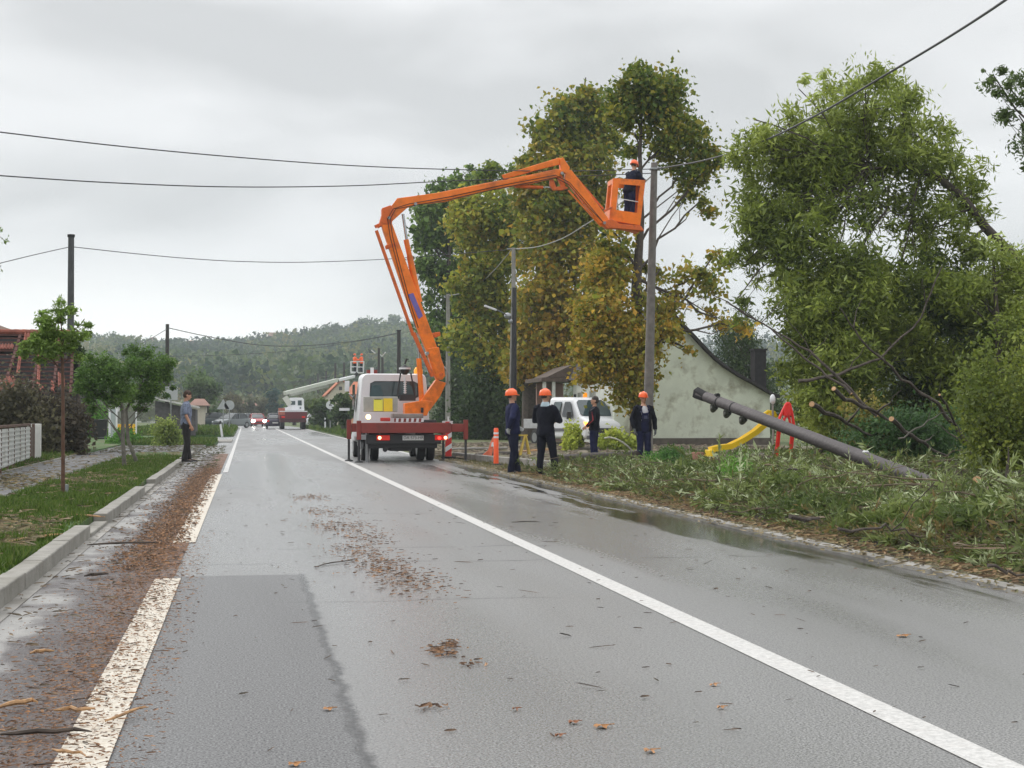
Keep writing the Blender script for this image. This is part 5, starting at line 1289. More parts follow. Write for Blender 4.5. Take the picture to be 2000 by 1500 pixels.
# tree trunk lying, small timbers
M_LOG = mat('wet_log', (.045, .035, .028), rough=.6, var=.35, scale=7, bump=.5, bscale=20)
def log(pa, pb, r, z, label, name='log', m=None, n=9, cat='log', group='logs and timbers on the ground'):
    a, b = G(*pa, z), G(*pb, z); mb = MB(); P = [a.lerp(b, i / 5) + Vector((0, 0, r + random.gauss(0, r * .08))) for i in range(6)]
    mb.tube(P, [r * random.uniform(.9, 1.08) for _ in P], n); o = mb.build(name, m or M_LOG, smooth=True); tag(o, label, cat, group)
log((1093, 908), (1245, 900), .13, .13, 'thick wet dark log lying behind the feet of the bareheaded worker')
log((930, 893), (1010, 888), .06, .1, 'dark thin log behind the left worker', )
log((1105, 880), (1190, 880), .07, .06, 'brown log in front of the wheels of the white flatbed', m=BARK2)
log((1330, 897), (1500, 893), .06, .05, 'thin brown timber lying in the grass before the gable wall', m=BARK2)
log((880, 880), (990, 878), .05, .06, 'pale plank on the rubble right of the boom truck', m=M_CONCD)
log((1010, 886), (1080, 880), .05, .06, 'split timber between the two left workers', m=M_SPLIT)
log((1240, 903), (1330, 908), .05, .13, 'rough timber behind the worker in bib overalls', m=BARK2)
b = G(1365, 905, .1); mb = MB(); mb.box(b + Vector((0, 0, .14)), (.3, .25, .28), Matrix.Rotation(.4, 3, 'Z')); o = mb.build('brick_block', mat('brick', (.3, .16, .11), rough=.9, var=.3), bevel=.02); tag(o, 'reddish brick block in the grass left of the cut heap', 'block')
litter('yard_litter', '', 3500, lambda n: rng.uniform(5.9, 20, n), lambda n: rng.uniform(44, 66, n), (.22, .05), .06, [(.06, .045, .03), (.2, .15, .1), (.3, .26, .2), (.12, .13, .05)])
litter('yard_litter', '', 1800, lambda n: rng.uniform(7.2, 16, n), lambda n: rng.uniform(34, 46.5, n), (.16, .035), .14, [(.06, .045, .03), (.2, .15, .1), (.3, .26, .2), (.12, .13, .05)])
# white hose arc
mb = MB(); pts = [AT(x, y, 38.3) for x, y in [(1180, 856), (1190, 854), (1203, 857), (1215, 863), (1227, 872), (1238, 884), (1243, 895)]]
mb.tube(pts, .022, 7); o = mb.build('hose', mat('pale_hose', (.5, .5, .42), rough=.5), smooth=True); tag(o, 'pale hose arching between the bareheaded worker and the one in bib overalls', 'hose')

# ================================================================== FALLEN CONCRETE POLE
M_FP = mat('fallen_concrete', (.075, .064, .066), rough=.6, var=.2, scale=5, bump=.5, bscale=18, dirt=(.05, .045, .045), dscale=2.5, damt=.7)
a, b = AT(1366, 770, 27.5), AT(1845, 956, 21.5)
FP = thing('fallen_pole', 'toppled grey concrete lamp pole sticking up out of the cut branches', 'pole', b)
d = (b - a).normalized(); L_ = (b - a).length; s_ = SC(1500, 25)
def fp(t, off=0., side=0.):
    up = Vector((0, 0, 1)); up = (up - d * up.dot(d)).normalized(); sd_v = d.cross(up)
    return a + d * (t * L_) + up * off + sd_v * side
N_ = 26; P = [fp(i / N_) for i in range(N_ + 1)]
mb = MB(); mb.tube(P, [.096 + .022 * i / N_ + random.gauss(0, .0015) for i in range(N_ + 1)], 18); mb.build('shaft', M_FP, FP, world=True, smooth=True)
mb = MB()
ring = [fp(-.012) + (fp(0, 1) - fp(0)) * (.105 * math.cos(q) * random.uniform(.85, 1.25)) + (fp(0, 0, 1) - fp(0)) * (.105 * math.sin(q) * random.uniform(.85, 1.2)) for q in np.linspace(0, 2 * math.pi, 15)[:-1]]
ring2 = [fp(.035) + (fp(0, 1) - fp(0)) * (.097 * math.cos(q)) + (fp(0, 0, 1) - fp(0)) * (.097 * math.sin(q)) for q in np.linspace(0, 2 * math.pi, 15)[:-1]]
mb.loft([ring, ring2]); mb.build('broken_end', M_DARK, FP, world=True)
for t, off, nm in ((.075, -.105, 1), (.14, -.11, 1), (.215, -.115, 1), (.085, .10, 0)):
    mb = MB(); q = fp(t, off)
    if nm: mb.tube([q + Vector((-.02, -.09, .03)), q + Vector((.0, -.09, -.03)), q + Vector((0, .03, -.07)), q + Vector((0, .1, 0))], [.045, .06, .06, .04], 12)
    else: mb.tube([q + Vector((0, -.06, 0)), q + Vector((0, .06, 0))], .042, 14)
    mb.build('insulator', mat('glazed_dark', (.035, .038, .03), rough=.3, var=.3) if nm else M_DARK, FP, world=True, smooth=True)
for t in (.10, .17):
    mb = MB(); mb.tube([fp(t - .003), fp(t + .003)], .100, 18); mb.build('steel_band', M_DARK, FP, world=True)
for t, w_ in ((.72, 1), ):
    mb = MB(); q = fp(t, .1); mb.ball(q, (.06, .04, .035), 8, 6); mb.build('porcelain_piece', M_SIGNW, FP, world=True)
# yellow slide chute
Yc = 36
M_YEL = mat('yellow_plastic', (.90, .62, .015), rough=.35, var=.05, coat=.2)
T = thing('playground_slide', 'bright yellow plastic slide curving down behind the fallen pole', 'slide', Vector((AT(1390, 885, Yc).x, Yc, 0)))
cp = [(1388, 880), (1402, 876), (1425, 873), (1450, 861), (1475, 845), (1495, 828), (1506, 810)]
cw = MB()
pts = [AT(x, y, Yc) for x, y in cp]
rings = []
for i, p in enumerate(pts):
    t = (pts[min(i + 1, len(pts) - 1)] - pts[max(0, i - 1)]).normalized(); nu = Vector((-t.z, 0, t.x)); nu = nu if nu.z > 0 else -nu
    prof_ = [(-.17, .08), (-.15, -.05), (.15, -.05), (.17, .08), (.15, .08), (.12, .0), (-.12, .0), (-.15, .08)]
    rings.append([p + Vector((0, u, 0)) + nu * v for u, v in prof_])
cw.loft(rings); cw.build('chute', M_YEL, T, world=True, smooth=True)
mb = MB(); q = pts[0]; mb.bx(q.x - .09, q.x + .03, Yc - .22, Yc + .22, 0.0, q.z + .02); mb.build('foot', M_YEL, T, world=True, bevel=.02)
mb = MB(); mb.tube([AT(1492, 810, Yc), AT(1500, 804, Yc), AT(1512, 806, Yc), AT(1516, 815, Yc)], .05, 10); mb.build('grab_rail', M_YEL, T, world=True, smooth=True)
Yc = 33.5
T = thing('garden_toy', 'bright red pointed plastic garden toy behind the fallen pole', 'toy', Vector((AT(1535, 860, Yc).x, Yc, 0)))
mb = MB(); M_REDP = mat('red_plastic', (.75, .02, .015), rough=.4, var=.08)
pr = [(1520, 835), (1523, 815), (1530, 800), (1536, 788), (1542, 788), (1546, 802), (1549, 820), (1551, 835), (1545, 835), (1542, 818), (1539, 812), (1536, 812), (1532, 818), (1528, 835)]
pp_ = [AT(x, y, Yc) for x, y in pr]
for a_, b_ in zip(pp_, pp_[1:] + pp_[:1]): mb.tube([a_, b_], .034, 8)
for x, y0, y1 in ((1534, 796, 812), (1541, 795, 812), (1538, 790, 810)): mb.tube([AT(x, y0, Yc), AT(x, y1, Yc)], .06, 8)
mb.build('body', M_REDP, T, world=True, smooth=True)
mb = MB()
for x in (1522, 1549): q = AT(x, 834, Yc); mb.tube([q, Vector((q.x, Yc + .3, 0))], .05, 8)
mb.build('leg', M_REDP, T, world=True)
mb = MB(); q = AT(1520, 818, Yc); mb.tube([q, q + Vector((-.03, 0, -.25))], .06, 8); mb.build('yellow_handle', M_YEL, T, world=True)
T = thing('lamp_head_remains', 'broken white lamp fitting hanging on a thin pole left of the red toy', 'lamp', Vector((AT(1510, 860, 34).x, 34, 0)))
mb = MB(); q = AT(1509, 780, 34); mb.tube([q, Vector((q.x + .02, 34, 0))], .025, 6); mb.build('post', M_CPOLE, T, world=True)
mb = MB(); mb.ball(q, (.07, .07, .12), 10, 8); mb.build('globe', M_SIGNW, T, world=True, smooth=True)
# ================================================================== VEHICLES
M_TAILR = mat('tail_lens', (.5, .01, .01), rough=.2, var=.05, emit=(1, .05, .02), estr=.2)
M_BULB = mat('lit_bulb', (1, .8, .5), rough=.3, emit=(1, .7, .35), estr=2.5)
M_HEADL = mat('headlight_lit', (1, 1, .95), rough=.3, emit=(1, .97, .88), estr=14)
M_CGLASS = mat('car_glass', (.02, .028, .032), rough=.06, var=.03, spec=.8)
M_TGLASS = mat('tinted_glass', (.035, .06, .065), rough=.08, var=.2, scale=2, spec=.8)
M_CHR = mat('plate_white', (.7, .7, .68), rough=.4, var=.03)
def wheel(parent, c, r, w, rimcol=None, axis='X', name='wheel', dual=False):
    T = None; c = Vector(c)
    mb = MB(); pr = [(-w / 2, r * .62), (-w / 2, r * .93), (-w / 2 + w * .12, r), (w / 2 - w * .12, r), (w / 2, r * .93), (w / 2, r * .62)]
    n = 24; rings = []
    for u, rr in pr: rings.append([c + Vector((u, rr * math.cos(2 * math.pi * k / n), rr * math.sin(2 * math.pi * k / n))) for k in range(n)])
    mb.loft(rings); t = mb.build(name, M_BLACK, parent, smooth=True)
    mb = MB(); mb.cyl(c - Vector((w * .52, 0, 0)), c + Vector((w * .52, 0, 0)), r * .58, 20)
    mb.build('rim', rimcol or M_STEEL, t); 
    return t
def text_mesh(s, size, parent, loc, rot, m, name='lettering', thick=.002):
    cu = bpy.data.curves.new('t', 'FONT'); cu.body = s; cu.size = size; cu.align_x = 'CENTER'; cu.align_y = 'CENTER'; cu.extrude = thick
    o = bpy.data.objects.new('t', cu); COL.objects.link(o); dg = bpy.context.evaluated_depsgraph_get(); dg.update()
    me = bpy.data.meshes.new_from_object(o.evaluated_get(dg)); bpy.data.objects.remove(o)
    me.materials.clear(); me.materials.append(m)
    q = bpy.data.objects.new(name, me); COL.objects.link(q); q.parent = parent; q.location = loc; q.rotation_euler = rot; return q
def rr_ring(y, hw0, hw1, z0, z1, r, n=4):
    "rounded cross section at y; hw0 bottom half width, hw1 top half width"
    pts = []
    for (sx, cz, hw, a0) in ((1, z0 + r, hw0, -90), (1, z1 - r, hw1, 0), (-1, z1 - r, hw1, 90), (-1, z0 + r, hw0, 180)):
        for k in range(n + 1):
            a = R(a0 + 90 * k / n); pts.append(Vector((sx * (hw - r) + r * math.cos(a), y, cz + r * math.sin(a))))
    return pts

# ---------------- boom truck
BX = AT(788, 880, 42).x; BY = 42.0
bt = thing('boom_truck', 'white cabbed truck with a raised orange articulated boom and basket, seen from behind', 'boom truck', (BX, BY, 0))
def bpx(px, py, Y): return AT(px, py, Y)
# cab: back wall at Y=44.6
y0 = 2.7
mb = MB(); secs = [(y0, 1.02, .93, .95, 2.47, .16), (y0 + .1, 1.05, .95, .92, 2.50, .17), (y0 + 1.3, 1.06, .95, .6, 2.52, .17), (y0 + 2.2, 1.06, .9, .5, 2.45, .17), (y0 + 2.9, 1.05, .9, .45, 1.7, .15), (y0 + 3.7, 1.0, .85, .45, 1.25, .15)]
mb.loft([rr_ring(y, a, b, c, d, r) for y, a, b, c, d, r in secs]); cab = mb.build('cab', M_WHITE, bt, smooth=True)
q = [Vector((-1.0, y0 - .005, .95)), Vector((1.0, y0 - .005, .95)), Vector((.92, y0 - .005, 2.46)), Vector((-.92, y0 - .005, 2.46))]
mb = MB(); mb.panel(q, .14, .86, .56, .86, .006, .012); mb.build('rear_window', M_TGLASS, cab)
mb = MB(); mb.panel(q, .125, .875, .54, .88, .001, .006); mb.build('window_seal', M_BLKP, cab)
for x_ in (-.52, .38):
    mb = MB(); mb.loft([rr_ring(y0 - .028, .19, .14, 1.82, 2.16, .07), rr_ring(y0 - .022, .19, .14, 1.82, 2.16, .07)])
    mb.v = [(v[0] + x_, v[1], v[2]) for v in mb.v]; mb.build('headrest', mat('seat_blue', (.05, .10, .11), rough=.7), cab)
for sx in (-1, 1):
    mb = MB(); mb.bx(sx * 1.07 - .01, sx * 1.07 + .01, y0 + 1.1, y0 + 2.0, 1.45, 2.2); mb.build('side_window', M_CGLASS, cab)
    mb = MB(); mb.tube([(sx * .98, y0 + 1.9, 1.75), (sx * 1.2, y0 + 1.85, 1.95)], .02, 6); mb.bx(sx * 1.24 - .09, sx * 1.24 + .09, y0 + 1.8, y0 + 1.88, 1.75, 2.15) if sx > 0 else mb.bx(-1.32, -1.18, y0 + 1.8, y0 + 1.88, 2.0, 2.32); mb.build('wing_mirror', M_BLKP if sx > 0 else M_WHITE, cab, bevel=.02)
mb = MB(); mb.bx(-1.5, -1.2, y0 + 1.4, y0 + 1.55, 1.42, 1.5); mb.build('mirror_arm', M_SIGNW, cab)
mb = MB(); mb.bx(-.75, -.45, y0 + .5, y0 + .75, 2.51, 2.62); mb.build('roof_marker', M_DRED, cab)
mb = MB(); mb.tube([(-.62, y0 + .3, 2.5), (-.62, y0 + .3, 2.68)], .05, 10); mb.build('roof_lamp', M_SIGNW, cab)
mb = MB(); mb.tube([(.76, y0 + .5, 2.5), (.76, y0 + .5, 2.62), (.76, y0 + .5, 2.7)], [.13, .13, .08], 14); mb.build('beacon', mat('amber', (.9, .3, .01), rough=.25, var=.03, emit=(1, .3, 0), estr=.4), cab, smooth=True)
# chassis and bed
mb = MB(); mb.bx(-.42, .42, .3, 6.0, .5, .74); mb.bx(-.95, .95, .12, .9, .38, .66); mb.bx(-.35, .25, .2, 1.6, .30, .5); mb.tube([(-.5, .1, .36), (-.45, .6, .33)], .07, 8); mb.build('chassis', M_BLKP, bt, bevel=.02)
mb = MB(); mb.tube([(-.92, 1.75, .52), (.92, 1.75, .52)], .07, 10); mb.ball((0, 1.75, .45), (.2, .2, .2), 12, 8); mb.build('rear_axle', M_BLKP, bt)
mb = MB(); mb.bx(-1.0, 1.0, .05, 2.55, .80, .86); mb.build('bed', M_DRED, bt)
mb = MB(); mb.bx(-1.02, 1.04, -.04, .06, .50, .76); mb.build('rear_bumper', M_BLKP, bt, bevel=.02)
mb = MB()
for sx in (-1, 1):
    for k in range(9):
        a0 = R(10 + k * 20); a1 = R(10 + (k + 1) * 20)
        if k < 8: mb.prism([(sx * .78, 1.75 + .5 * math.cos(a0), .38 + .5 * math.sin(a0)), (sx * .78, 1.75 + .5 * math.cos(a1), .38 + .5 * math.sin(a1)), (sx * .78, 1.75 + .47 * math.cos(a1), .38 + .47 * math.sin(a1)), (sx * .78, 1.75 + .47 * math.cos(a0), .38 + .47 * math.sin(a0))], (.46, 0, 0))
mb.build('mudguard', M_BLKP, bt)
for x in (-.93, -.66, .66, .93): wheel(bt, (x, 1.75, .375), .375, .215)
for x in (-.88, .88): wheel(bt, (x, y0 + 2.9, .36), .36, .22)
# outrigger beams
zb0, zb1 = .80, 1.08
mb = MB(); mb.bx(-1.17, 1.28, -.24, -.05, zb0, zb1); mb.build('outrigger_beam', M_DRED, bt, bevel=.012)
mb = MB(); mb.bx(1.285, 1.64, -.22, -.07, zb0 + .03, zb1 - .03); mb.build('beam_extension', M_DRED, bt, bevel=.01)
mb = MB(); mb.bx(-1.35, 1.2, 1.0, 1.16, zb0 + .02, zb1 - .02); mb.build('outrigger_beam', M_DRED, bt, bevel=.012)
def legj(x, y, top, label=None):
    mb = MB(); mb.bx(x - .06, x + .06, y - .06, y + .06, .62, top); l = mb.build('outrigger_leg', M_DRED, bt, bevel=.01)
    mb = MB(); mb.tube([(x, y, .05), (x, y, .64)], .034, 10); mb.build('ram', mat('dark_steel', (.06, .06, .065), rough=.4, metal=.6), l)
    mb = MB(); mb.tube([(x, y, .0), (x, y, .03), (x, y, .06)], [.12, .11, .04], 12); mb.build('foot_plate', M_BLKP, l)
legj(-1.23, -.15, 1.14); legj(1.70, -.15, 1.16); legj(-1.42, 1.08, 1.16); legj(1.24, 1.1, .84)
mb = MB(); mb.tube([(-.98, .2, .0), (-.98, .2, .85)], .045, 10); mb.build('support_leg', M_STEEL, bt)
mb = MB(); mb.prism([(-1.3, .3, .62), (-1.02, .3, .62), (-1.02, .3, .75), (-1.3, .3, .70)], (0, .6, 0)); mb.ball((-1.1, .7, .5), (.12, .3, .16), 10, 8); mb.build('tank', M_STEEL, bt)
# tail lights and plate
for sx in (-1, 1):
    cx_ = -.56 if sx < 0 else 1.04
    mb = MB(); mb.bx(cx_ - .18, cx_ + .18, -.085, -.042, .60, .74); l = mb.build('tail_light', M_TAILR, bt, bevel=.012)
    bxp = cx_ - .10 if sx < 0 else cx_ + .11
    mb = MB(); mb.cyl((bxp, -.1, .67), (bxp, -.084, .67), .045, 16); mb.build('bulb', M_BULB, l)
mb = MB(); mb.cyl((1.0 - .02, -.1, .66), (1.0 - .02, -.084, .66), .045, 16); mb.build('reverse_lens', mat('red_glow', (1, .05, .05), emit=(1, .05, .03), estr=2), bt)
mb = MB(); mb.cyl((-.95, .2, 1.24), (-.95, .16, 1.24), .07, 16); mb.build('work_lamp', M_BULB, bt)
mb = MB(); mb.bx(-.03, .55, -.062, -.045, .60, .73); pl = mb.build('licence_plate', M_CHR, bt)
text_mesh('DA 573-HR', .115, pl, (.27, -.0645, .665), (R(90), 0, 0), mat('plate_ink', (.08, .08, .09), rough=.5), thick=.001)
mb = MB(); mb.bx(-.02, .0, -.066, -.063, .61, .72); mb.build('plate_strip', M_SIGNW, pl)
# striped board, hook, toolbox
mb = MB(); mb.bx(-.24, .56, .15, .2, 1.1, 1.2); sb = mb.build('warning_board', M_DRED, bt)
for k in range(6): mb = MB(); x = -.2 + k * .14; mb.prism([(x, .145, 1.1), (x + .07, .145, 1.1), (x + .085, .145, 1.2), (x + .015, .145, 1.2)], (0, .012, 0)); mb.build('white_stripe', M_SIGNW, sb)
mb = MB(); mb.bx(-.25, .58, .25, 1.1, 1.21, 1.33); mb.build('pedestal', mat('dusty_steel', (.25, .22, .2), rough=.7, var=.2), bt, bevel=.02)
mb = MB(); mb.bx(-.62, -.36, .0, .25, 1.12, 1.22); mb.build('red_box', mat('bright_red', (.5, .03, .02), rough=.5), bt, bevel=.02)
mb = MB(); mb.bx(.56, .95, .3, .8, 1.0, 1.16); mb.build('tool_box', M_BLKP, bt, bevel=.02)
mb = MB(); mb.bx(-1.0, -.45, .1, .6, .86, 1.05); mb.build('storage_box', mat('dusty_steel', (.25, .22, .2), rough=.7, var=.2), bt, bevel=.02)
mb = MB(); mb.bx(-1.06, -.12, .35, .6, 1.38, 1.80); cb = mb.build('control_box', mat('grey_cover', (.36, .35, .32), rough=.8, var=.1, dirt=(.25, .23, .2)), bt, bevel=.02)
mb = MB(); mb.bx(-.79, -.54, .325, .345, 1.40, 1.72); mb.build('lemon_placard', mat('lemon', (.8, .75, .08), rough=.5, var=.03), cb)
mb = MB(); mb.bx(-.52, -.27, .325, .345, 1.39, 1.75); mb.build('yellow_placard', mat('amber_yellow', (.85, .6, .03), rough=.5, var=.03), cb)
mb = MB(); mb.bx(-.77, -.58, .322, .326, 1.715, 1.73); mb.build('placard_mark', M_DARK, cb)
# hanging hook device
mb = MB(); cxk = AT(790, 740, 44.0).x - BX
mb.tube([(cxk, 1.9, 2.72), (cxk, 1.9, 2.66), (cxk, 1.9, 2.52), (cxk, 1.9, 2.45)], [.05, .15, .13, .06], 14); hk = mb.build('searchlight', M_BLKP, bt, smooth=True)
mb = MB(); mb.tube([(cxk, 1.9, 2.60), (cxk, 1.9, 2.65)], .17, 16); mb.build('chrome_ring', M_SIGNW, hk)
mb = MB()
for k in range(8): mb.tube([(cxk, 1.85, 1.92 + k * .06), (cxk, 1.85, 1.94 + k * .06)], .05, 10)
mb.tube([(cxk, 1.85, 1.9), (cxk, 1.85, 2.42)], .022, 8); mb.build('ribbed_insulator', M_SIGNW, hk)
mb = MB(); mb.tube([(cxk - .12, 1.9, 2.5), (cxk - .22, 1.9, 1.85), (cxk + .3, 1.9, 1.8), (cxk + .17, 1.9, 2.5)], .025, 6); mb.bx(cxk - .15, cxk + .3, 1.8, 2.05, 1.70, 1.88); mb.tube([(cxk, 1.9, 2.75), (cxk + .05, 1.9, 2.9), (cxk + .1, 1.9, 2.88)], .03, 6); mb.build('bracket', M_BLKP, hk)
# ------------- boom, traced at its own depth: Y runs from 43.4 at the turret to 45.4 at the basket
def by(px): return 43.3 + (px - 740) / (1230 - 740) * 2.0
def bp(px, py, dy=0.): return AT(px, py, by(px) + dy)
def plate(pts, th, m, name, parent, dy=0., bev=.015):
    P = [bp(x, y, dy) for x, y in pts]; mb = MB(); mb.prism(P, (0, th, 0)); return mb.build(name, m, parent, world=True, bevel=bev)
def bar(p, q, r, m, name, parent, dy=0., square=None, n=10):
    mb = MB()
    if square: mb.beam(bp(*p, dy), bp(*q, dy), square, square)
    else: mb.tube([bp(*p, dy), bp(*q, dy)], r, n)
    return mb.build(name, m, parent, world=True, smooth=not square)
tur = plate([(789, 788), (826, 782), (843, 784), (832, 812), (789, 812)], .5, M_ORANGE, 'turret', bt)
plate([(820, 784), (850, 742), (870, 748), (858, 775), (838, 802), (828, 806)], .34, M_ORANGE, 'turret_arm', tur, -.02)
plate([(822, 796), (827, 796), (827, 806), (822, 806)], .06, M_BLKP, 'access_slot', tur, -.26, 0)
mb = MB(); c_ = bp(862, 735, -.05); n = 24
mb.tube([c_ + Vector((.17 * math.cos(q) + .05, .25, .30 * math.sin(q))) for q in np.linspace(-1.9, 1.9, 18)], .022, 6); mb.build('hose_loop', M_STEEL, bt, world=True)
lb = plate([(853, 745), (869, 735), (866, 715), (766, 440), (761, 430), (744, 438), (748, 452), (806, 622), (834, 690), (845, 728)], .26, M_ORANGE, 'lower_boom', bt)
plate([(834, 681), (856, 678), (868, 735), (862, 742), (852, 740)], .30, M_ORANGE, 'boom_foot', lb, 0)
bar((735, 450), (807, 655), .035, M_ORANGED, 'parallel_link', lb, -.12, square=.075)
bar((807, 650), (845, 735), .04, M_ORANGED, 'parallel_link', lb, -.12, square=.09)
bar((733, 443), (752, 434), .05, M_ORANGED, 'link_pin_arm', lb, -.05, square=.09)
plate([(752, 480), (775, 474), (777, 481), (754, 487)], .28, M_ORANGED, 'reinforcing_band', lb)
c_ = bp(862, 731, -.2); mb = MB(); mb.cyl(c_, c_ + Vector((0, .45, 0)), .055, 14); mb.build('pivot_pin', M_ORANGED, lb, world=True)
plate([(841, 651), (859, 648), (860, 656), (843, 662)], .12, M_ORANGED, 'rest_bracket', lb)
sg = plate([(797, 575), (807, 572), (826, 617), (818, 623)], .012, mat('violet_sign', (.17, .13, .42), rough=.4, var=.08), 'name_plate', lb, -.142, .0)
cy1 = bar((800, 500), (819, 590), .09, M_ORANGE, 'hydraulic_cylinder', lb, .0)
bar((787, 418), (799, 500), .042, mat('ram_chrome', (.5, .51, .53), rough=.25, metal=.9), 'ram', cy1)
bar((793, 468), (800, 500), .075, M_ORANGE, 'cylinder_cap', cy1)
cy2 = bar((818, 700), (824, 790), .075, M_ORANGE, 'hydraulic_cylinder', bt, -.05)
bar((814, 650), (818, 702), .035, mat('ram_chrome', (.5, .51, .53), rough=.25, metal=.9), 'ram', cy2, -.05)
bar((804, 575), (822, 598), .03, M_ORANGED, 'hose_clip', lb, -.05)
kn = plate([(745, 408), (762, 402), (770, 412), (764, 440), (748, 440), (738, 446), (742, 430), (745, 420)], .34, M_ORANGED, 'elbow_bracket', bt, .03)
ub = plate([(757, 412), (775, 388), (850, 378), (950, 358), (1040, 341), (1085, 331), (1098, 333), (1096, 345), (1040, 358), (955, 372), (870, 394), (812, 400), (795, 406), (764, 434)], .22, M_ORANGE, 'upper_boom', bt)
plate([(980, 342), (1092, 308), (1100, 314), (1098, 320), (1050, 332), (985, 350)], .10, M_ORANGE, 'upper_link', ub, -.02)
plate([(1092, 312), (1098, 308), (1112, 328), (1108, 342), (1094, 334)], .2, M_ORANGE, 'head_plate', ub, 0)
c3 = bar((1006, 364), (1060, 366), .05, M_ORANGED, 'hydraulic_cylinder', ub, -.02)
bar((1060, 366), (1074, 366), .022, mat('ram_chrome', (.5, .51, .53), rough=.25, metal=.9), 'ram', c3, -.02)
plate([(1073, 352), (1080, 350), (1086, 366), (1100, 362), (1110, 368), (1098, 372), (1080, 372), (1074, 364)], .12, M_ORANGED, 'knuckle', ub)
plate([(1086, 343), (1096, 340), (1104, 362), (1098, 370)], .14, M_ORANGED, 'knuckle_link', ub, .02)
jb = plate([(1104, 330), (1116, 334), (1189, 430), (1190, 440), (1180, 445), (1170, 438), (1102, 350)], .18, M_ORANGE, 'jib', bt)
bar((1114, 334), (1178, 408), .03, M_ORANGED, 'jib_link', jb, .05, square=.05)
bar((1110, 372), (1174, 442), .03, M_ORANGE, 'jib_link', jb, -.04, square=.045)
for (p, q) in (((1118, 380), (1132, 378)), ((1135, 399), (1148, 396)), ((1160, 424), (1170, 420))): bar(p, q, .014, M_ORANGED, 'cross_strut', jb, -.04)
bar((1180, 412), (1196, 405), .03, M_ORANGED, 'level_link', jb, .03, square=.06)
plate([(1172, 436), (1192, 428), (1208, 438), (1250, 442), (1256, 452), (1200, 447), (1184, 447)], .3, M_ORANGED, 'basket_mount', bt)
for k_, dx in enumerate((0, 5)):
    mb = MB(); mb.tube([bp(812 + dx, 640, -.18), bp(796 + dx, 590, -.2), bp(777 + dx, 520, -.19), bp(762 + dx, 462, -.2), bp(757 + dx, 428, -.22), bp(768 + dx, 408, -.2), bp(800, 398 + dx, -.17), bp(880, 384 + dx, -.16), bp(980, 362 + dx, -.16), bp(1085, 342 + dx, -.16), bp(1112, 356 + dx, -.16), bp(1150, 400 + dx, -.15), bp(1180, 436, -.16)], .011, 5)
    mb.build('hydraulic_hose', M_BLACK, bt, world=True)
for (x_, y_) in ((760, 425), (1098, 338), (1181, 435), (812, 398), (835, 690)):
    mb = MB(); c_ = bp(x_, y_, -.19); mb.cyl(c_, c_ + Vector((0, .36, 0)), .045, 12); mb.build('pivot_pin', M_STEEL, bt, world=True)
# basket
K = 45.6
A_, B_, C_, D_ = AT(1199, 348, K - .35), AT(1260, 352, K - .35), AT(1250, 440, K - .35), AT(1191, 430, K - .35)
def lerp4(u, v): return (A_ * (1 - u) + B_ * u) * (1 - v) + (D_ * (1 - u) + C_ * u) * v
mb = MB()
def framepanel(mb, P, th, u0, u1, v0, v1):
    for (a, b, c, d) in ((0, 1, 0, v0), (0, 1, v1, 1), (0, u0, v0, v1), (u1, 1, v0, v1)):
        mb.prism([P(a, c), P(b, c), P(b, d), P(a, d)], th)
framepanel(mb, lerp4, (0, .035, 0), .17, .86, .13, .74)
front = mb.build('basket', M_ORANGE, bt, world=True)
mb = MB(); dv_ = Vector((.0, .75, 0))
def back(u, v): return lerp4(u, v) + dv_
framepanel(mb, back, (0, .035, 0), .17, .83, .13, .74)
mb.build('back_panel', M_ORANGE, front, world=True)
for u, lb_ in ((0, 'l'), (1, 'r')):
    mb = MB(); p00, p10, p11, p01 = lerp4(u, 0) + Vector((0, .02, 0)), back(u, 0) - Vector((0, .02, 0)), back(u, 1) - Vector((0, .02, 0)), lerp4(u, 1) + Vector((0, .02, 0))
    def sd2(a, b, p00=p00, p10=p10, p11=p11, p01=p01): return (p00 * (1 - a) + p10 * a) * (1 - b) + (p01 * (1 - a) + p11 * a) * b
    framepanel(mb, sd2, (.03, 0, 0), .15, .85, .12, .74); mb.build('side_panel', M_ORANGED if u else M_ORANGE, front, world=True)
mb = MB(); mb.prism([lerp4(0, 1), lerp4(1, 1), back(1, 1), back(0, 1)], (0, 0, .04)); mb.build('floor', M_ORANGED, front, world=True)
mb = MB(); a, b = lerp4(.15, .46) + Vector((0, .03, 0)), lerp4(.86, .49) + Vector((0, .03, 0)); mb.tube([a, b], .014, 6); mb.tube([lerp4(.3, .3) + Vector((0, .5, 0)), lerp4(.3, .98) + Vector((0, .5, 0))], .016, 6); mb.build('rail', M_SIGNW, front, world=True)
mb = MB(); mb.prism([lerp4(.0, 1.0) + Vector((0, .37, -.03)), lerp4(.98, 1.0) + Vector((0, .37, -.03)), lerp4(1.02, 1.15) + Vector((0, .37, 0)), lerp4(.9, 1.12) + Vector((0, .37, 0)), lerp4(.0, 1.10) + Vector((0, .37, 0))], (0, .5, 0)); mb.build('underframe', M_ORANGED, front, world=True)
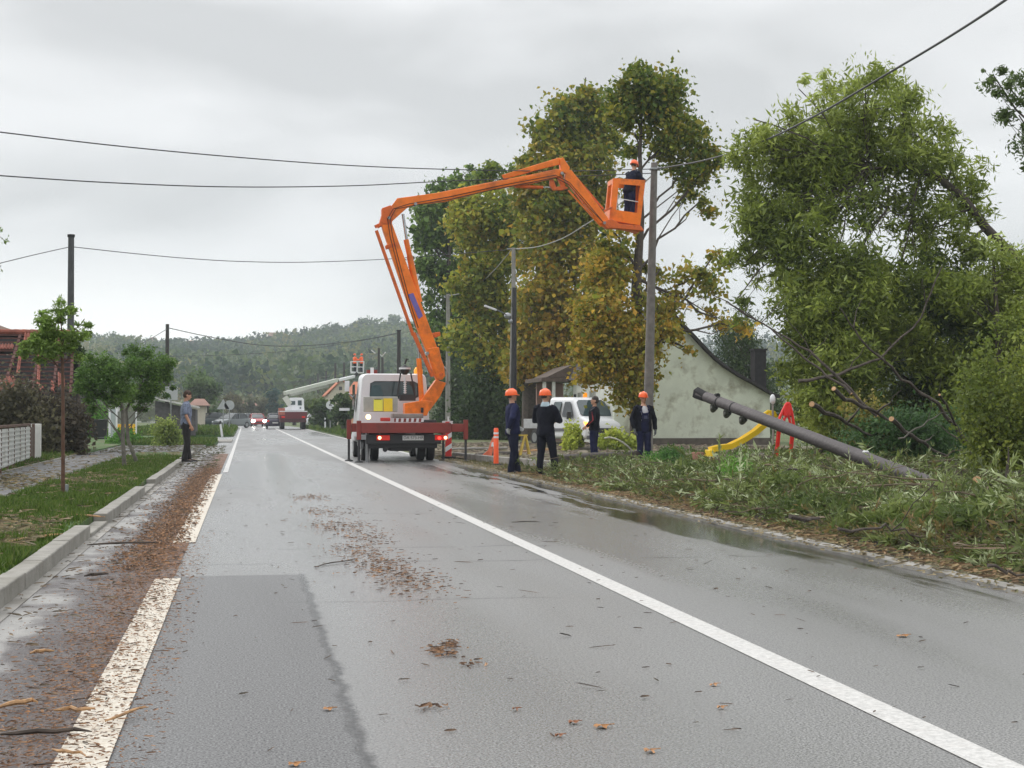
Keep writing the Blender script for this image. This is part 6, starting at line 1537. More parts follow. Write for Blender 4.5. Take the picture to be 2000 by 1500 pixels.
# red white traffic panel by the truck
b = G(876, 898, 0.)
T = thing('road_barrier', 'red and white striped warning board standing at the right rear of the boom truck', 'sign', b)
mb = MB(); mb.bx(-.09, .09, 0, .03, .1, 1.1); pn = mb.build('board', M_REDP if False else mat('signal_red', (.6, .02, .015), rough=.5), T)
for k in range(3): z = .22 + k * .32; mb = MB(); mb.prism([(-.09, -.006, z), (.09, -.006, z + .12), (.09, -.006, z + .26), (-.09, -.006, z + .14)], (0, .008, 0)); mb.build('white_stripe', M_SIGNW, pn)
mb = MB(); mb.bx(-.2, .2, -.1, .15, 0, .09); mb.build('foot', M_BLACK, T)
mb = MB(); mb.bx(-.17, .13, .05, .12, 1.02, 1.12); mb.tube([(0, .06, 1.1), (0, .06, 1.25)], .03, 8); mb.build('lamp_box', M_SIGNW, T)

# ---------------- white flatbed van, front three quarter
YV = 62.5
vb = G(1150, 872)
van = thing('flatbed_van', 'white flatbed work van with an orange beacon parked by the gable house', 'van', (AT(1162, 870, YV - 1).x, YV - 1, 0), R(20))
# local: front faces -Y
def car(parent, secs, m, glass=None, name='body'):
    mb = MB(); mb.loft([rr_ring(*s) for s in secs]); return mb.build(name, m, parent, smooth=True)
body = car(van, [(-.80, .86, .74, .40, .92, .12), (-.72, .95, .82, .32, 1.06, .14), (-.3, .98, .84, .30, 1.20, .14), (-.15, .99, .84, .30, 1.25, .14), (.5, .99, .74, .30, 1.95, .14), (.75, .99, .75, .30, 2.02, .16), (2.2, .99, .76, .30, 2.04, .16), (2.3, .97, .74, .35, 2.02, .16)], M_WHITE)
q = [Vector((-.93, -.20, 1.20)), Vector((.93, -.20, 1.20)), Vector((.76, .48, 1.93)), Vector((-.76, .48, 1.93))]
mb = MB(); mb.panel(q, .07, .93, .04, .93, .035, .02); mb.build('windscreen', M_TGLASS, body)
mb = MB(); mb.tube([(-.6, -.19, 1.27), (-.1, -.10, 1.33)], .014, 5); mb.tube([(.1, -.19, 1.27), (.6, -.10, 1.33)], .014, 5); mb.build('wipers', M_BLKP, body)
for sx in (-1, 1):
    q = [Vector((sx * .985, .25 if sx < 0 else .9, 1.2)), Vector((sx * .985, .9 if sx < 0 else .25, 1.2)), Vector((sx * .80, .9 if sx < 0 else .6, 1.86)), Vector((sx * .80, .6 if sx < 0 else .9, 1.86))]
    q = [Vector((sx * .985, .15, 1.18)), Vector((sx * .985, 1.05, 1.18)), Vector((sx * .80, 1.05, 1.86)), Vector((sx * .80, .62, 1.86))]
    if sx < 0: q = q[::1]
    else: q = [q[1], q[0], q[3], q[2]]
    mb = MB(); mb.panel(q, .04, .96, .04, .96, .02 * (1 if sx < 0 else 1), .05); mb.build('door_window', M_CGLASS, body)
    q = [Vector((sx * .985, 1.25, 1.25)), Vector((sx * .985, 1.9, 1.25)), Vector((sx * .80, 1.9, 1.86)), Vector((sx * .80, 1.25, 1.86))]
    if sx > 0: q = [q[1], q[0], q[3], q[2]]
    mb = MB(); mb.panel(q, .04, .96, .04, .96, .02, .05); mb.build('rear_side_window', M_TGLASS, body)
    mb = MB(); mb.bx(sx * 1.15 - .09, sx * 1.15 + .09, .12, .22, 1.12, 1.42); mb.tube([(sx * .95, .2, 1.2), (sx * 1.1, .18, 1.22)], .03, 6); mb.build('wing_mirror', M_BLKP, body, bevel=.03)
    mb = MB(); mb.prism([(sx * .62, -.80, .80), (sx * .88, -.74, .80), (sx * .92, -.58, 1.02), (sx * .76, -.70, 1.0)], (0, .06, 0)); mb.build('headlight', mat('amber_lit', (1, .35, .05), emit=(1, .3, .03), estr=5) if sx < 0 else mat('clear_lens', (.6, .62, .65), rough=.15), body, bevel=.02)
    mb = MB(); mb.bx(sx * .99 - .012, sx * .99 + .012, .4, 2.2, .62, .74); mb.build('side_trim', mat('grey_trim', (.12, .12, .13), rough=.6), body)
mb = MB(); mb.bx(-.5, .5, -.83, -.79, .55, .76); mb.build('grille', M_BLKP, body)
mb = MB(); mb.bx(-.9, .9, -.87, -.76, .30, .46); mb.build('front_bumper', mat('grey_trim', (.12, .12, .13), rough=.6), body, bevel=.03)
mb = MB(); mb.bx(-.26, .26, -.885, -.872, .34, .44); mb.build('licence_plate', M_CHR, body)
mb = MB(); mb.tube([(.1, .9, 2.03), (.1, .9, 2.17), (.1, .9, 2.22)], [.09, .09, .05], 14); mb.build('beacon', mat('amber', (.9, .3, .01)), body, smooth=True)
mb = MB(); mb.bx(-1.0, 1.0, 2.5, 4.1, .72, 1.12); mb.bx(-1.02, 1.02, 2.42, 2.5, .72, 1.7); mb.build('flatbed', mat('alu', (.42, .43, .44), rough=.5, metal=.3), van, bevel=.01)
mb = MB(); mb.bx(-.45, .45, 2.0, 4.0, .45, .70); mb.build('chassis', M_BLKP, van)
for x in (-.88, .88):
    for y in (-.1, 3.2): wheel(van, (x, y, .34), .34, .22)
for sx in (-1, 1): mb = MB(); mb.cyl((sx * .90, -.1, .36), (sx * 1.0, -.1, .36), .41, 22); mb.build('wheel_arch', M_BLKP, body)

# ---------------- distant cars
def small_car(name, label, loc, rz, paint, lit=False, rear=False, group=None, s=1.0, estate=False):
    T = thing(name, label, 'car', loc, rz, group)
    b = car(T, [(-2.05, .70, .62, .38, .62, .1), (-1.95, .80, .70, .26, .72, .12), (-1.1, .86, .76, .22, .88, .12), (-.9, .86, .76, .22, .92, .12), (1.3, .86, .76, .22, .95, .12), (1.95, .82, .72, .26, .92, .12), (2.05, .72, .62, .38, .8, .1)], paint)
    e = 1.85 if estate else 1.5
    g_ = car(T, [(-.95, .72, .66, .80, .93, .05), (-.25, .74, .58, .80, 1.38, .08), (.3, .74, .58, .80, 1.42, .08), (e - .5, .74, .57, .80, 1.38, .08), (e, .70, .62, .80, .98, .05)], M_CGLASS, name='windows')
    mb = MB(); mb.loft([rr_ring(y, .56, .52, z, z + .035, .015) for y, z in ((-.22, 1.375), (.3, 1.415), (e - .5, 1.375))]); mb.build('roof', paint, T, smooth=True)
    for sx in (-1, 1):
        mb = MB()
        for ya, yb, za, zb in ((-.95, -.22, .93, 1.385), (.35, .35, .93, 1.41), (e, e - .5, .96, 1.38)): mb.beam((sx * .745, ya, za), (sx * .60, yb, zb), .05, .05)
        mb.build('pillar', paint, T)
        for y in (-1.3, 1.3): wheel(T, (sx * .76, y, .31), .31, .19)
        mb = MB(); mb.ball((sx * .6, -2.0, .60), (.13, .07, .08), 10, 8) if not lit else mb.ball((sx * .62, -2.02, .60), (.22, .10, .17), 12, 8)
        mb.build('headlight', M_HEADL if lit else mat('clear_lens', (.6, .62, .65), rough=.15), T, smooth=True)
        mb = MB(); mb.bx(sx * .66 - .1, sx * .66 + .1, 2.0, 2.06, .64, .80); mb.build('tail_light', M_TAILR, T)
        mb = MB(); mb.bx(sx * .9 - .07, sx * .9 + .07, -.62, -.55, .92, 1.03); mb.build('wing_mirror', paint, T)
    mb = MB(); mb.bx(-.4, .4, -2.07, -2.03, .40, .52); mb.build('grille', M_BLKP, T)
    mb = MB(); mb.bx(-.26, .26, 2.04, 2.075, .5, .6); mb.build('licence_plate', M_CHR, T)
    T.scale = (s, s, s); return T
c_ = G(500, 832)
small_car('car', 'red oncoming car with dazzling headlights at the far bend', (G(500, 831).x, 172, .0), R(6), mat('red_car', (.36, .015, .02), rough=.25, coat=.5, var=.03), lit=True)
small_car('car', 'dark blue estate car passing left of the white platform truck', (AT(537, 836, 146).x, 146, 0), R(180), mat('navy_car', (.035, .03, .06), rough=.25, coat=.5, var=.03), estate=True)
small_car('car', 'dark green parked saloon with a pale bonnet, leftmost of the parked cars', (AT(413, 830, 153).x, 153, .012), R(-62), mat('dark_green_car', (.03, .05, .05), rough=.2, coat=.6, var=.03), group='cars parked in the side road', s=1.05)
small_car('car', 'grey estate with one bright lamp, second of the parked cars', (AT(452, 830, 151).x, 151, .012), R(-40), mat('grey_car', (.12, .14, .14), rough=.25, coat=.5, var=.03), estate=True, group='cars parked in the side road')
small_car('car', 'silver car nearest the bend among the parked cars', (AT(475, 828, 186).x, 186, .012), R(-70), mat('silver_car', (.38, .4, .42), rough=.3, coat=.4, var=.03), group='cars parked in the side road')
small_car('car', 'black car half hidden behind the leftmost parked saloon', (AT(392, 826, 163).x, 163, .012), R(-75), mat('black_car', (.015, .016, .018), rough=.2, coat=.6, var=.03), group='cars parked in the side road')
small_car('car', 'white car parked right of the white platform truck', (AT(624, 830, 158).x, 158, 0.02), R(150), M_WHITE)

# ---------------- white platform truck far away
PT = thing('platform_truck', 'far dark red and white aerial platform truck with its boom stretched right', 'aerial truck', (AT(573, 838, 139).x, 139, 0))
X0 = PT.location.x
mb = MB(); mb.bx(-1.22, 1.22, 0, 6.5, .95, 1.55); mb.build('bed', mat('maroon', (.12, .015, .02), rough=.5, var=.1), PT)
mb = MB(); mb.bx(-1.15, 1.15, .02, 6.2, .62, .94); mb.build('underframe', mat('maroon_dark', (.06, .012, .015), rough=.6), PT)
mb = MB(); mb.bx(-1.24, 1.24, -.03, 6.5, 1.56, 1.64); mb.build('bed_rim', M_SIGNW, PT)
mb = MB(); mb.prism([(-.95, 3, 1.66), (1.05, 3, 1.66), (1.0, 3, 2.7), (.85, 3, 2.85), (-.2, 3, 2.85), (-.35, 3, 2.7), (-.4, 3, 2.0), (-.95, 3, 1.9)], (0, 2.0, 0)); hb = mb.build('turret_house', M_WHITE, PT, bevel=.04)
for (x0_, x1_, z0_, z1_) in ((-.2, .22, 2.2, 2.55), (.45, .8, 2.15, 2.6), (.62, .75, 1.85, 1.98)): mb = MB(); mb.bx(x0_, x1_, 1.96, 1.985, z0_, z1_); mb.build('window', M_TGLASS, hb)
mb = MB(); mb.bx(-1.3, -.75, -.02, 1.5, 1.3, 1.9); mb.build('side_locker', mat('pale_red', (.4, .12, .08), rough=.6), PT)
for x in (-.95, .95):
    for y in (.9, 5.2): wheel(PT, (x, y, .48), .48, .34)
for sx in (-1, 1): mb = MB(); mb.bx(sx * .9 - .14, sx * .9 + .14, -.05, -.01, 1.02, 1.16); mb.build('tail_light', M_TAILR, PT)
Yb_ = 141
def pbar(p, q, w, h, m, nm, Y0=Yb_, Y1=Yb_): mb = MB(); mb.beam(AT(*p, Y0), AT(*q, Y1), w, h); return mb.build(nm, m, PT, world=True, bevel=.02)
M_PB = mat('pale_boom', (.52, .54, .48), rough=.5, var=.06)
pbar((556, 768), (660, 742), .3, .33, M_PB, 'boom', Yb_, 147); pbar((556, 775), (566, 790), .4, .5, M_PB, 'boom_heel')
pbar((566, 772), (640, 754), .25, .22, mat('boom_shadow_gap', (.3, .31, .27), rough=.6), 'boom_shade_bar', Yb_, 146)  # bar in a darkened boom colour, painting the shadow gap below the boom
pbar((655, 744), (692, 735), .25, .26, M_SIGNW, 'boom_extension', 147, 150); pbar((657, 744), (661, 742), .4, .45, M_BLKP, 'boom_collar', 147, 147)
pbar((692, 736), (698, 728), .2, .3, M_BLKP, 'basket_bracket', 150, 150)
mb = MB(); a, b, c, d = AT(686, 706, 150), AT(711, 706, 150), AT(710, 728, 150), AT(686, 726, 150)
for p, q in ((a, b), (b, c), (c, d), (d, a), ((a + b) / 2, (c + d) / 2), ((a + d) / 2, (b + c) / 2)):
    for dy in (0, .9): mb.beam(p + Vector((0, dy, 0)), q + Vector((0, dy, 0)), .06, .07)
for p in (a, b, c, d): mb.beam(p, p + Vector((0, .9, 0)), .06, .07)
mb.bx(d.x, c.x, 150, 150.9, c.z - .06, c.z + .04); mb.build('basket', M_SIGNW, PT, world=True)
# ================================================================== PEOPLE
def remesh(mb, vox, sm=4, disp=0., dscale=9., seed=0.):
    me = bpy.data.meshes.new('t'); me.from_pydata([tuple(v) for v in mb.v], [], mb.f)
    bm = bmesh.new(); bm.from_mesh(me); bmesh.ops.recalc_face_normals(bm, faces=bm.faces); bm.to_mesh(me); bm.free()
    o = bpy.data.objects.new('t', me); COL.objects.link(o)
    r = o.modifiers.new('r', 'REMESH'); r.mode = 'VOXEL'; r.voxel_size = vox
    s = o.modifiers.new('s', 'SMOOTH'); s.factor = .5; s.iterations = sm
    dg = bpy.context.evaluated_depsgraph_get(); dg.update()
    m2 = bpy.data.meshes.new_from_object(o.evaluated_get(dg))
    bpy.data.objects.remove(o)
    if disp:
        for v in m2.vertices:
            p = v.co * dscale + Vector((seed, seed * 1.3, 0)); p.z *= .55
            v.co += v.normal * disp * (mnoise.noise(p) + .5 * mnoise.noise(p * 2.3))
    return m2
def to_obj(m2, name, mats, parent):
    m2.name = name; m2.materials.clear()
    for m in (mats if isinstance(mats, (list, tuple)) else [mats]): m2.materials.append(m)
    m2.polygons.foreach_set('use_smooth', [True] * len(m2.polygons))
    o = bpy.data.objects.new(name, m2); COL.objects.link(o); o.parent = parent; return o
def ering(c, rx, ry, n=16):
    return [Vector((c[0] + rx * math.cos(2 * math.pi * k / n), c[1] + ry * math.sin(2 * math.pi * k / n), c[2])) for k in range(n)]
def hand(mb, w, d, pn, side, curl=.5, inflate=0.):
    "w wrist, d direction, pn palm normal, side +1/-1 thumb side along lateral"
    d = Vector(d).normalized(); pn = Vector(pn); pn = (pn - d * pn.dot(d)).normalized(); lat = d.cross(pn) * side
    rings = []
    for t, wx, wy in ((-.02, .024, .02), (0, .026, .019), (.03, .036, .017), (.065, .042, .016), (.09, .040, .013)):
        c = w + d * t; rings.append([c + lat * (wx + inflate) * math.cos(2 * math.pi * k / 10) + pn * (wy + inflate) * math.sin(2 * math.pi * k / 10) for k in range(10)])
    mb.loft(rings)
    for off, ln in ((.031, .07), (.011, .08), (-.010, .075), (-.030, .058)):
        p = w + d * .085 + lat * off; dd = (d + lat * off * 1.5).normalized(); pts = [p]; a = curl * .7
        for sgl in (.45, .32, .25):
            dd = (dd * math.cos(a) + pn * math.sin(a)).normalized(); p = p + dd * ln * sgl; pts.append(p); a = curl
        mb.tube(pts, [.0105 + inflate, .0095 + inflate, .0088 + inflate, .0075 + inflate], 7)
    p = w + d * .03 + lat * .03; q = p + (d * .6 + lat * .7).normalized() * .035; q2 = q + (d * .9 + lat * .15 + pn * .4).normalized() * .03
    mb.tube([p, q, q2], [.013 + inflate, .0115 + inflate, .009 + inflate], 7)
SKIN = mat('skin', (.50, .27, .18), rough=.55, var=.1, scale=9)
M_NAVY = mat('navy_cloth', (.012, .014, .030), rough=.85, var=.35, scale=7, bump=.4, bscale=30, spec=.12)
M_NAVY2 = mat('blue_black_cloth', (.010, .011, .018), rough=.85, var=.35, scale=7, bump=.4, bscale=30, spec=.12)
M_NAVY3 = mat('bright_navy_cloth', (.016, .019, .055), rough=.85, var=.35, scale=7, bump=.4, bscale=30, spec=.12)
M_BOOT = mat('boot_leather', (.016, .014, .013), rough=.6, var=.2)
M_HELM = mat('helmet_orange', (.95, .13, .012), rough=.32, var=.04, coat=.4)
M_GLOVE = mat('work_glove', (.36, .37, .36), rough=.9, var=.2, scale=20)
M_GLOVED = mat('dark_work_glove', (.10, .11, .11), rough=.9, var=.3, scale=20)
M_EYE = mat('eye_dark', (.02, .015, .012), rough=.3, var=.02)
M_HAIRB = mat('hair_brown', (.055, .03, .018), rough=.7, var=.3, scale=40)
M_HAIRG = mat('hair_dark_grey', (.045, .035, .03), rough=.7, var=.3, scale=40)
def person(label, loc, rz, H=1.8, pose=None, top=M_NAVY, bottom=M_NAVY, helmet=True, gloves=(None, None), hair=None, lean=(0, 0), head=(0, 0), short=False, vest=None, bib=False, group=None, collar=None, stripe=False, seed=1., openj=False):
    J = dict(hipR=(.09, 0, .93), hipL=(-.09, 0, .93), kneeR=(.10, .03, .50), kneeL=(-.10, .03, .50), ankR=(.11, -.02, .09), ankL=(-.11, -.02, .09), toeR=None, toeL=None,
             shR=(.185, -.01, 1.44), shL=(-.185, -.01, 1.44), elR=(.25, -.03, 1.15), elL=(-.25, -.03, 1.15), wrR=(.27, .05, .90), wrL=(-.27, .05, .90), curl=.45)
    J.update(pose or {})
    T = thing('person', label, 'person', loc, rz, group)
    S = H / 1.8
    def ln(p):
        p = Vector(p); k = max(0, p.z - .98); return p + Vector((lean[0] * k, lean[1] * k, -(lean[0] ** 2 + lean[1] ** 2) * k * .4))
    V = {k: (Vector(v) if k[:2] in ('hi', 'kn', 'an', 'to') else ln(v)) for k, v in J.items() if isinstance(v, tuple)}
    def toe(s): 
        a = V['ank' + s]; return Vector(J['toe' + s]) if J.get('toe' + s) else a + Vector((.03 if s == 'R' else -.03, .19, -.055))
    # head frame
    piv = ln((0, -.01, 1.55)); HR = Matrix.Rotation(head[0], 3, 'Z') @ Matrix.Rotation(-head[1] - lean[1] * .4, 3, 'X')
    def hp(x, y, z): return piv + HR @ Vector((x, y, z - 1.55))
    mb = MB()
    tr = [(.84, .13, .10), (.90, .155, .115), (.97, .16, .115), (1.10, .135, .095), (1.22, .145, .105), (1.34, .16, .11), (1.43, .155, .095), (1.48, .10, .075), (1.52, .058, .058)]
    mb.loft([ering(ln((0, 0, z)), rx, ry) for z, rx, ry in tr])
    mb.tube([ln((0, -.01, 1.46)), ln((0, -.005, 1.54)), hp(0, .0, 1.62)], [.062, .055, .05], 12)
    mb.ball(hp(0, .0, 1.70), (.076, .096, .105), 16, 12, HR); mb.ball(hp(0, .035, 1.635), (.056, .062, .062), 14, 10, HR); mb.ball(hp(0, .085, 1.60), (.022, .018, .018), 8, 6, HR)
    mb.tube([hp(0, .088, 1.70), hp(0, .108, 1.665), hp(0, .098, 1.655)], [.009, .015, .010], 8)
    for sx in (-1, 1): mb.ball(hp(sx * .078, -.005, 1.675), (.012, .02, .03), 8, 6, HR); mb.ball(hp(sx * .04, .07, 1.662), (.022, .02, .02), 8, 6, HR)
    mb.tube([hp(-.022, .094, 1.628), hp(.022, .094, 1.628)], .007, 6)
    for s in 'RL':
        sg = 1 if s == 'R' else -1
        mb.tube([V['sh' + s] + Vector((-sg * .06, 0, .0)), V['sh' + s], V['sh' + s].lerp(V['el' + s], .5), V['el' + s], V['el' + s].lerp(V['wr' + s], .4), V['wr' + s]], [.045, .055, .047, .04, .04, .027], 12)
        d = V['wr' + s] - V['el' + s]
        pn = Vector(J.get('palm' + s, (-sg, 0, 0)))
        hand(mb, V['wr' + s], d, pn, -sg if True else sg, J['curl'])
        mb.tube([V['hip' + s], V['hip' + s].lerp(V['knee' + s], .5), V['knee' + s], V['knee' + s].lerp(V['ank' + s], .35), V['ank' + s]], [.088, .078, .056, .056, .038], 12)
        mb.tube([V['ank' + s] + Vector((0, -.03, -.02)), V['ank' + s] + Vector((0, .06, -.04)), toe(s) + Vector((0, -.02, 0))], [.030, .026, .018], 10)
    mb.v = [tuple(Vector(v) * S) for v in mb.v]
    bm_ = remesh(mb, .0085, 2)
    body = MB(); body.add([v.co.copy() for v in bm_.vertices], [tuple(p.vertices) for p in bm_.polygons])
    body.cur = 1
    e = MB()
    for sx in (-1, 1):
        e.ball(hp(sx * .030, .088, 1.690), (.011, .007, .007), 8, 6, HR); e.tube([hp(sx * .016, .094, 1.708), hp(sx * .045, .084, 1.709)], .0045, 5)
    e.tube([hp(-.02, .0995, 1.624), hp(.02, .0995, 1.624)], .0028, 5)
    body.add([Vector(v) * S for v in e.v], e.f)
    body.build('body', [SKIN, M_EYE], T, smooth=True)
    # trousers
    mb = MB()
    mb.loft([ering(ln((0, 0, z)), rx, ry) for z, rx, ry in [(.83, .15, .12), (.88, .178, .135), (.97, .178, .132), (1.04 if not bib else 1.12, .165, .122)]])
    for s in 'RL':
        h, k, a = V['hip' + s], V['knee' + s], V['ank' + s]
        mb.tube([h + Vector((0, 0, .03)), h.lerp(k, .45), k, k.lerp(a, .5), a + Vector((0, .0, .0)), a + Vector((0, .0, -.035))], [.108, .1, .08, .078, .074, .072], 14)
    if bib: mb.prism([ln((-.10, .125, 1.1)), ln((.10, .125, 1.1)), ln((.09, .135, 1.32)), ln((-.09, .135, 1.32))], (0, .035, 0))
    if bib:
        for sx in (-1, 1): mb.tube([ln((sx * .09, .145, 1.31)), ln((sx * .10, .13, 1.42)), ln((sx * .1, .03, 1.505))], .018, 7)
    mb.v = [tuple(Vector(v) * S) for v in mb.v]
    to_obj(remesh(mb, .013, 3, .014, 8, seed), 'trousers', bottom, T)
    # boots
    for s in 'RL':
        a = V['ank' + s]; t_ = toe(s); mb = MB()
        mb.tube([a + Vector((0, -.01, .09)), a + Vector((0, -.015, .0)), a + Vector((0, -.02, -.045))], [.055, .055, .05], 12)
        f = (t_ - a); f.z = 0; f.normalize(); r_ = []
        sd_ = Vector((f.y, -f.x, 0))
        for t, w_, h_ in ((-.075, .032, .06), (-.03, .042, .09), (.06, .045, .08), (.14, .05, .055), (.20, .044, .042), (.225, .025, .03)):
            c = Vector((a.x, a.y, 0)) + f * t; z0 = a.z - .09
            r_.append([c + sd_ * w_ * math.cos(q) + Vector((0, 0, z0 + h_ / 2 * (1 + math.sin(q)))) for q in [2 * math.pi * k / 12 for k in range(12)]])
        mb.loft(r_); mb.v = [tuple(Vector(v) * S) for v in mb.v]
        to_obj(remesh(mb, .010, 2), 'boot', M_BOOT, T)
    # jacket / shirt
    mb = MB()
    z0 = .86 if not short else .93
    g = 1. if not short else .9
    if not openj:
        mb.loft([ering(ln((0, 0, z)), rx * g, ry * g) for z, rx, ry in [(z0, .205, .155), (z0 + .05, .21, .158), (1.08, .19, .145), (1.22, .198, .155), (1.36, .205, .150), (1.44, .18, .125), (1.49, .12, .095), (1.53, .075, .075)]])
    else:
        for zz in [0]:
            rings = []
            for z, rx, ry in [(.86, .215, .16), (1.08, .20, .15), (1.22, .21, .158), (1.36, .212, .152), (1.44, .185, .125), (1.50, .12, .09)]:
                c = ln((0, 0, z)); o1 = []; gap = .55 if z < 1.4 else .45
                angs = np.linspace(math.pi / 2 + gap, math.pi * 2.5 - gap, 16)
                o1 = [Vector((c.x + rx * math.cos(q), c.y + ry * math.sin(q), c.z)) for q in angs]
                o2 = [Vector((c.x + (rx - .028) * math.cos(q), c.y + (ry - .028) * math.sin(q), c.z)) for q in angs[::-1]]
                rings.append(o1 + o2)
            mb.loft(rings)
    for s in 'RL':
        sg = 1 if s == 'R' else -1; sh, el, wr = V['sh' + s], V['el' + s], V['wr' + s]
        if short: mb.tube([sh + Vector((-sg * .06, 0, .01)), sh, sh.lerp(el, .5), sh.lerp(el, .85)], [.07, .072, .07, .068], 12)
        else: mb.tube([sh + Vector((-sg * .06, 0, .01)), sh, sh.lerp(el, .5), el, el.lerp(wr, .5), el.lerp(wr, .95)], [.078, .083, .076, .068, .062, .053], 12)
    mb.v = [tuple(Vector(v) * S) for v in mb.v]
    jk = to_obj(remesh(mb, .013, 3, .016, 8, seed + 5), 'shirt' if short else 'jacket', top, T)
    if openj:
        mb = MB(); mb.loft([ering(ln((0, .0, z)), rx, ry) for z, rx, ry in [(1.1, .16, .118), (1.25, .17, .125), (1.38, .17, .118), (1.46, .11, .09), (1.495, .07, .07)]]); mb.v = [tuple(Vector(v) * S) for v in mb.v]
        to_obj(remesh(mb, .012, 2), 'undershirt', mat('white_cotton', (.62, .62, .66), rough=.9, var=.1), T)
    if collar is not None:
        mb = MB(); mb.loft([ering(ln((0, -.012, z)), rx, ry) for z, rx, ry in [(1.47, .115, .105), (1.51, .10, .098), (1.555, .082, .085), (1.57, .07, .07)]]); mb.v = [tuple(Vector(v) * S) for v in mb.v]
        to_obj(remesh(mb, .010, 2), 'collar', collar, T)
    if stripe:
        for s in 'L':
            sh, el, wr = V['sh' + s], V['el' + s], V['wr' + s]; o_ = Vector((-.085, -.0, 0))
            mb = MB(); mb.beam((sh + o_ + Vector((0, .0, -.06))) * S, (el + Vector((-.075, -.01, 0))) * S, .03, .02); mb.beam((el + Vector((-.072, -.01, 0))) * S, (el.lerp(wr, .7) + Vector((-.064, -.02, 0))) * S, .03, .02); mb.build('red_stripe', mat('red_trim', (.25, .015, .02), rough=.8), T)
        mb = MB(); mb.beam((V['shL'] + Vector((-.05, -.06, .06))) * S, (V['shL'] + Vector((-.095, .05, -.02))) * S, .03, .02); mb.build('grey_piping', mat('grey_trim_cloth', (.12, .13, .16), rough=.8), T)
    for s, gm in zip('RL', gloves):
        if gm is None: continue
        sg = 1 if s == 'R' else -1; mb = MB(); d = V['wr' + s] - V['el' + s]
        hand(mb, V['wr' + s], d, Vector(J.get('palm' + s, (-sg, 0, 0))), -sg, J['curl'], .005)
        mb.tube([V['wr' + s] - d.normalized() * .05, V['wr' + s] + d.normalized() * .01], [.043, .034], 10)
        mb.v = [tuple(Vector(v) * S) for v in mb.v]; to_obj(remesh(mb, .0075, 1), 'glove', gm, T)
    if helmet:
        mb = MB(); rings = []
        for z, sc_ in ((1.715, 1.0), (1.74, 1.0), (1.77, .97), (1.80, .88), (1.825, .70), (1.84, .42), (1.846, .1)):
            rings.append([hp(.112 * sc_ * math.cos(q), .135 * sc_ * math.sin(q) - .005, z) for q in [2 * math.pi * k / 24 for k in range(24)]])
        mb.loft(rings)
        br = []
        for q in [2 * math.pi * k / 24 for k in range(24)]:
            ex = 1.06 + max(0, math.sin(q)) ** 2 * .30
            br.append((.114 * math.cos(q) * min(ex, 1.12), .137 * math.sin(q) * ex - .005))
        mb.loft([[hp(x, y, 1.708 - max(0, y - .1) * .2) for x, y in br], [hp(x, y, 1.72 - max(0, y - .1) * .2) for x, y in br]])
        mb.tube([hp(0, -.11, 1.78), hp(0, -.05, 1.838), hp(0, .04, 1.845), hp(0, .11, 1.80)], [.012, .016, .016, .01], 8)
        mb.v = [tuple(Vector(v) * S) for v in mb.v]; mb.build('helmet', M_HELM, T, smooth=True)
    hm = hair or M_HAIRG
    mb = MB(); zt = 1.71
    if helmet: mb.ball(hp(0, -.022, 1.68), (.079, .085, .05), 14, 8, HR)
    else:
        mb.ball(hp(0, -.012, 1.735), (.084, .102, .088), 16, 10, HR); mb.ball(hp(0, -.035, 1.68), (.08, .08, .075), 14, 8, HR)
    mb.v = [tuple(Vector(v) * S) for v in mb.v]
    to_obj(remesh(mb, .010, 1, .008, 25, 2), 'hair', hm, T)
    if bib:
        mb = MB(); mb.bx(-.045 * S, .045 * S, .158 * S, .165 * S, 1.17 * S, 1.25 * S); mb.build('bib_pocket', mat('blue_print', (.06, .07, .14), rough=.8), T)
        mb = MB(); mb.bx(.1 * S, .15 * S, .155 * S, .17 * S, 1.33 * S, 1.36 * S); mb.build('chest_badge', mat('blue_print', (.06, .07, .14), rough=.8), T)
    return T
gP = 'workers in navy clothes standing by the cut branches'
person('leftmost worker in orange helmet with a grey glove on his hip beside the bollard', G(1001, 926), R(-78), 1.82,
       dict(elR=(.33, -.14, 1.20), wrR=(.20, -.16, .98), palmR=(-.5, .8, 0), elL=(-.27, .04, 1.16), wrL=(-.22, .22, 1.02), ankR=(.09, -.08, .09), ankL=(-.11, .16, .09), kneeR=(.1, .0, .5), kneeL=(-.1, .09, .5), curl=.8),
       top=M_NAVY3, bottom=M_NAVY, gloves=(M_GLOVE, M_GLOVE), head=(R(-5), R(-4)), group=gP, seed=1)
person('second worker in orange helmet, back turned, arms folded, pale hood collar', G(1066, 931), R(-38), 1.80,
       dict(elR=(.29, .06, 1.17), wrR=(.06, .24, 1.22), elL=(-.29, .06, 1.17), wrL=(-.06, .26, 1.16), palmR=(0, 0, -1), palmL=(0, 0, -1), ankR=(.2, .06, .09), ankL=(-.13, -.04, .09), kneeR=(.15, .05, .5), kneeL=(-.11, .0, .5)),
       top=M_NAVY2, bottom=M_NAVY2, head=(R(-20), R(-2)), collar=mat('pale_blue_hood', (.42, .52, .58), rough=.9), group=gP, seed=2)
person('bareheaded dark haired worker facing left with a red stripe down his sleeve', G(1161, 902), R(62), 1.80,
       dict(elR=(.26, .0, 1.15), wrR=(.23, .14, .90), elL=(-.26, -.04, 1.15), wrL=(-.24, .17, .98)), top=M_NAVY2, bottom=M_NAVY3, helmet=False, hair=M_HAIRG, gloves=(M_GLOVE, None), head=(R(22), 0), stripe=True, group=gP, seed=3)
mbp = MB(); 
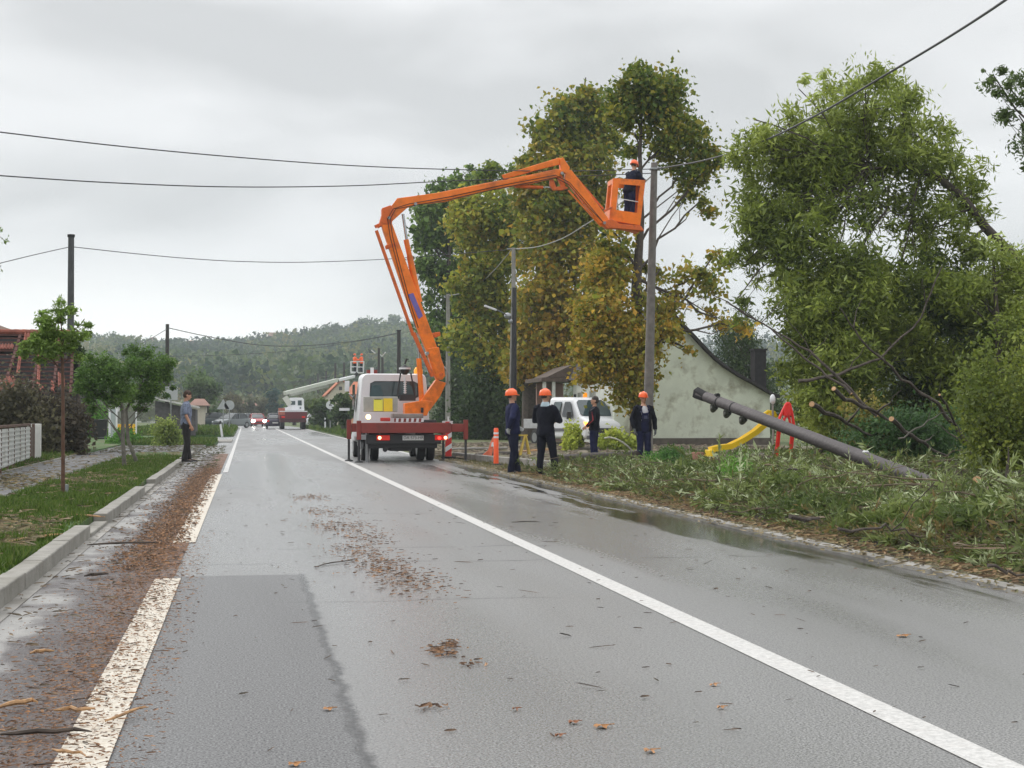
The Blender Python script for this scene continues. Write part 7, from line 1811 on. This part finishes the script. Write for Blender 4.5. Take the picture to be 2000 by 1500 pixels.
person('worker in orange helmet and bib overalls over a white shirt, facing the camera', G(1257, 910), R(186), 1.84,
       dict(elR=(.29, -.02, 1.16), wrR=(.27, .08, .90), elL=(-.30, -.02, 1.16), wrL=(-.29, .06, .89), curl=.6), top=M_NAVY2, bottom=M_NAVY3, gloves=(M_GLOVED, M_GLOVED), bib=True, openj=True, group=gP, seed=4)
fb = AT(1229, 434, 45.62)
person('worker in orange helmet bending inside the raised orange basket beside the near pole', fb, R(-55), 1.93,
       dict(elR=(.24, .16, 1.24), wrR=(.10, .40, 1.28), elL=(-.24, .18, 1.26), wrL=(-.08, .42, 1.32), palmR=(0, 0, -1), palmL=(0, 0, -1)), top=M_NAVY, bottom=M_NAVY3, gloves=(M_GLOVE, None), lean=(.0, .36), head=(R(10), R(6)), group=None, seed=5)
M_VEST = mat('hi_vis_jacket', (.95, .15, .03), rough=.6, var=.1)
for (px, rz, lb, sd__) in ((693, -60, 'left man in orange jacket on the far white platform', 6), (706, 60, 'right man in orange jacket on the far white platform', 7)):
    person(lb, AT(px, 727, 150.45), R(rz), 1.78, dict(elR=(.25, .15, 1.2), wrR=(.12, .32, 1.25), elL=(-.25, .15, 1.2), wrL=(-.12, .32, 1.25)), top=M_VEST, bottom=M_NAVY2, gloves=(M_GLOVED, M_GLOVED), seed=sd__, group='men on the far platform')
M_SHIRT = mat('blue_check_shirt', (.17, .20, .28), rough=.9, var=.45, scale=22)
person('bareheaded man in a blue grey short sleeved shirt and black trousers standing on the kerb', G(363, 902, .135), R(-84), 1.76,
       dict(elR=(.23, -.01, 1.16), wrR=(.22, .10, .92), elL=(-.23, -.01, 1.16), wrL=(-.22, .1, .92), ankR=(.07, -.04, .09), ankL=(-.09, .08, .09), curl=.5), top=M_SHIRT, bottom=mat('black_trousers', (.012, .011, .012), rough=.85, var=.4, scale=6), helmet=False, hair=M_HAIRB, head=(0, R(18)), short=True, seed=8)

# ================================================================== HAZE
hz = MB(); hz.bx(-900, 1300, -80, 1480, -4.2, 140)
nb_ = bpy.data.materials.new('haze_air'); nb_.use_nodes = True; t_ = nb_.node_tree; t_.nodes.clear()
pv = N('ShaderNodeVolumePrincipled', t_); pv.inputs['Color'].default_value = (.86, .93, 1.0, 1); pv.inputs['Density'].default_value = .0004; pv.inputs['Anisotropy'].default_value = 0.1
oo = N('ShaderNodeOutputMaterial', t_); t_.links.new(pv.outputs[0], oo.inputs['Volume'])
ho = hz.build('haze', nb_); tag(ho, kind='stuff')

for o in bpy.data.objects:      # one label each, nothing left over
    if o.type == 'MESH' and len(o.data.materials) == 0: o.data.materials.append(M_DARK)
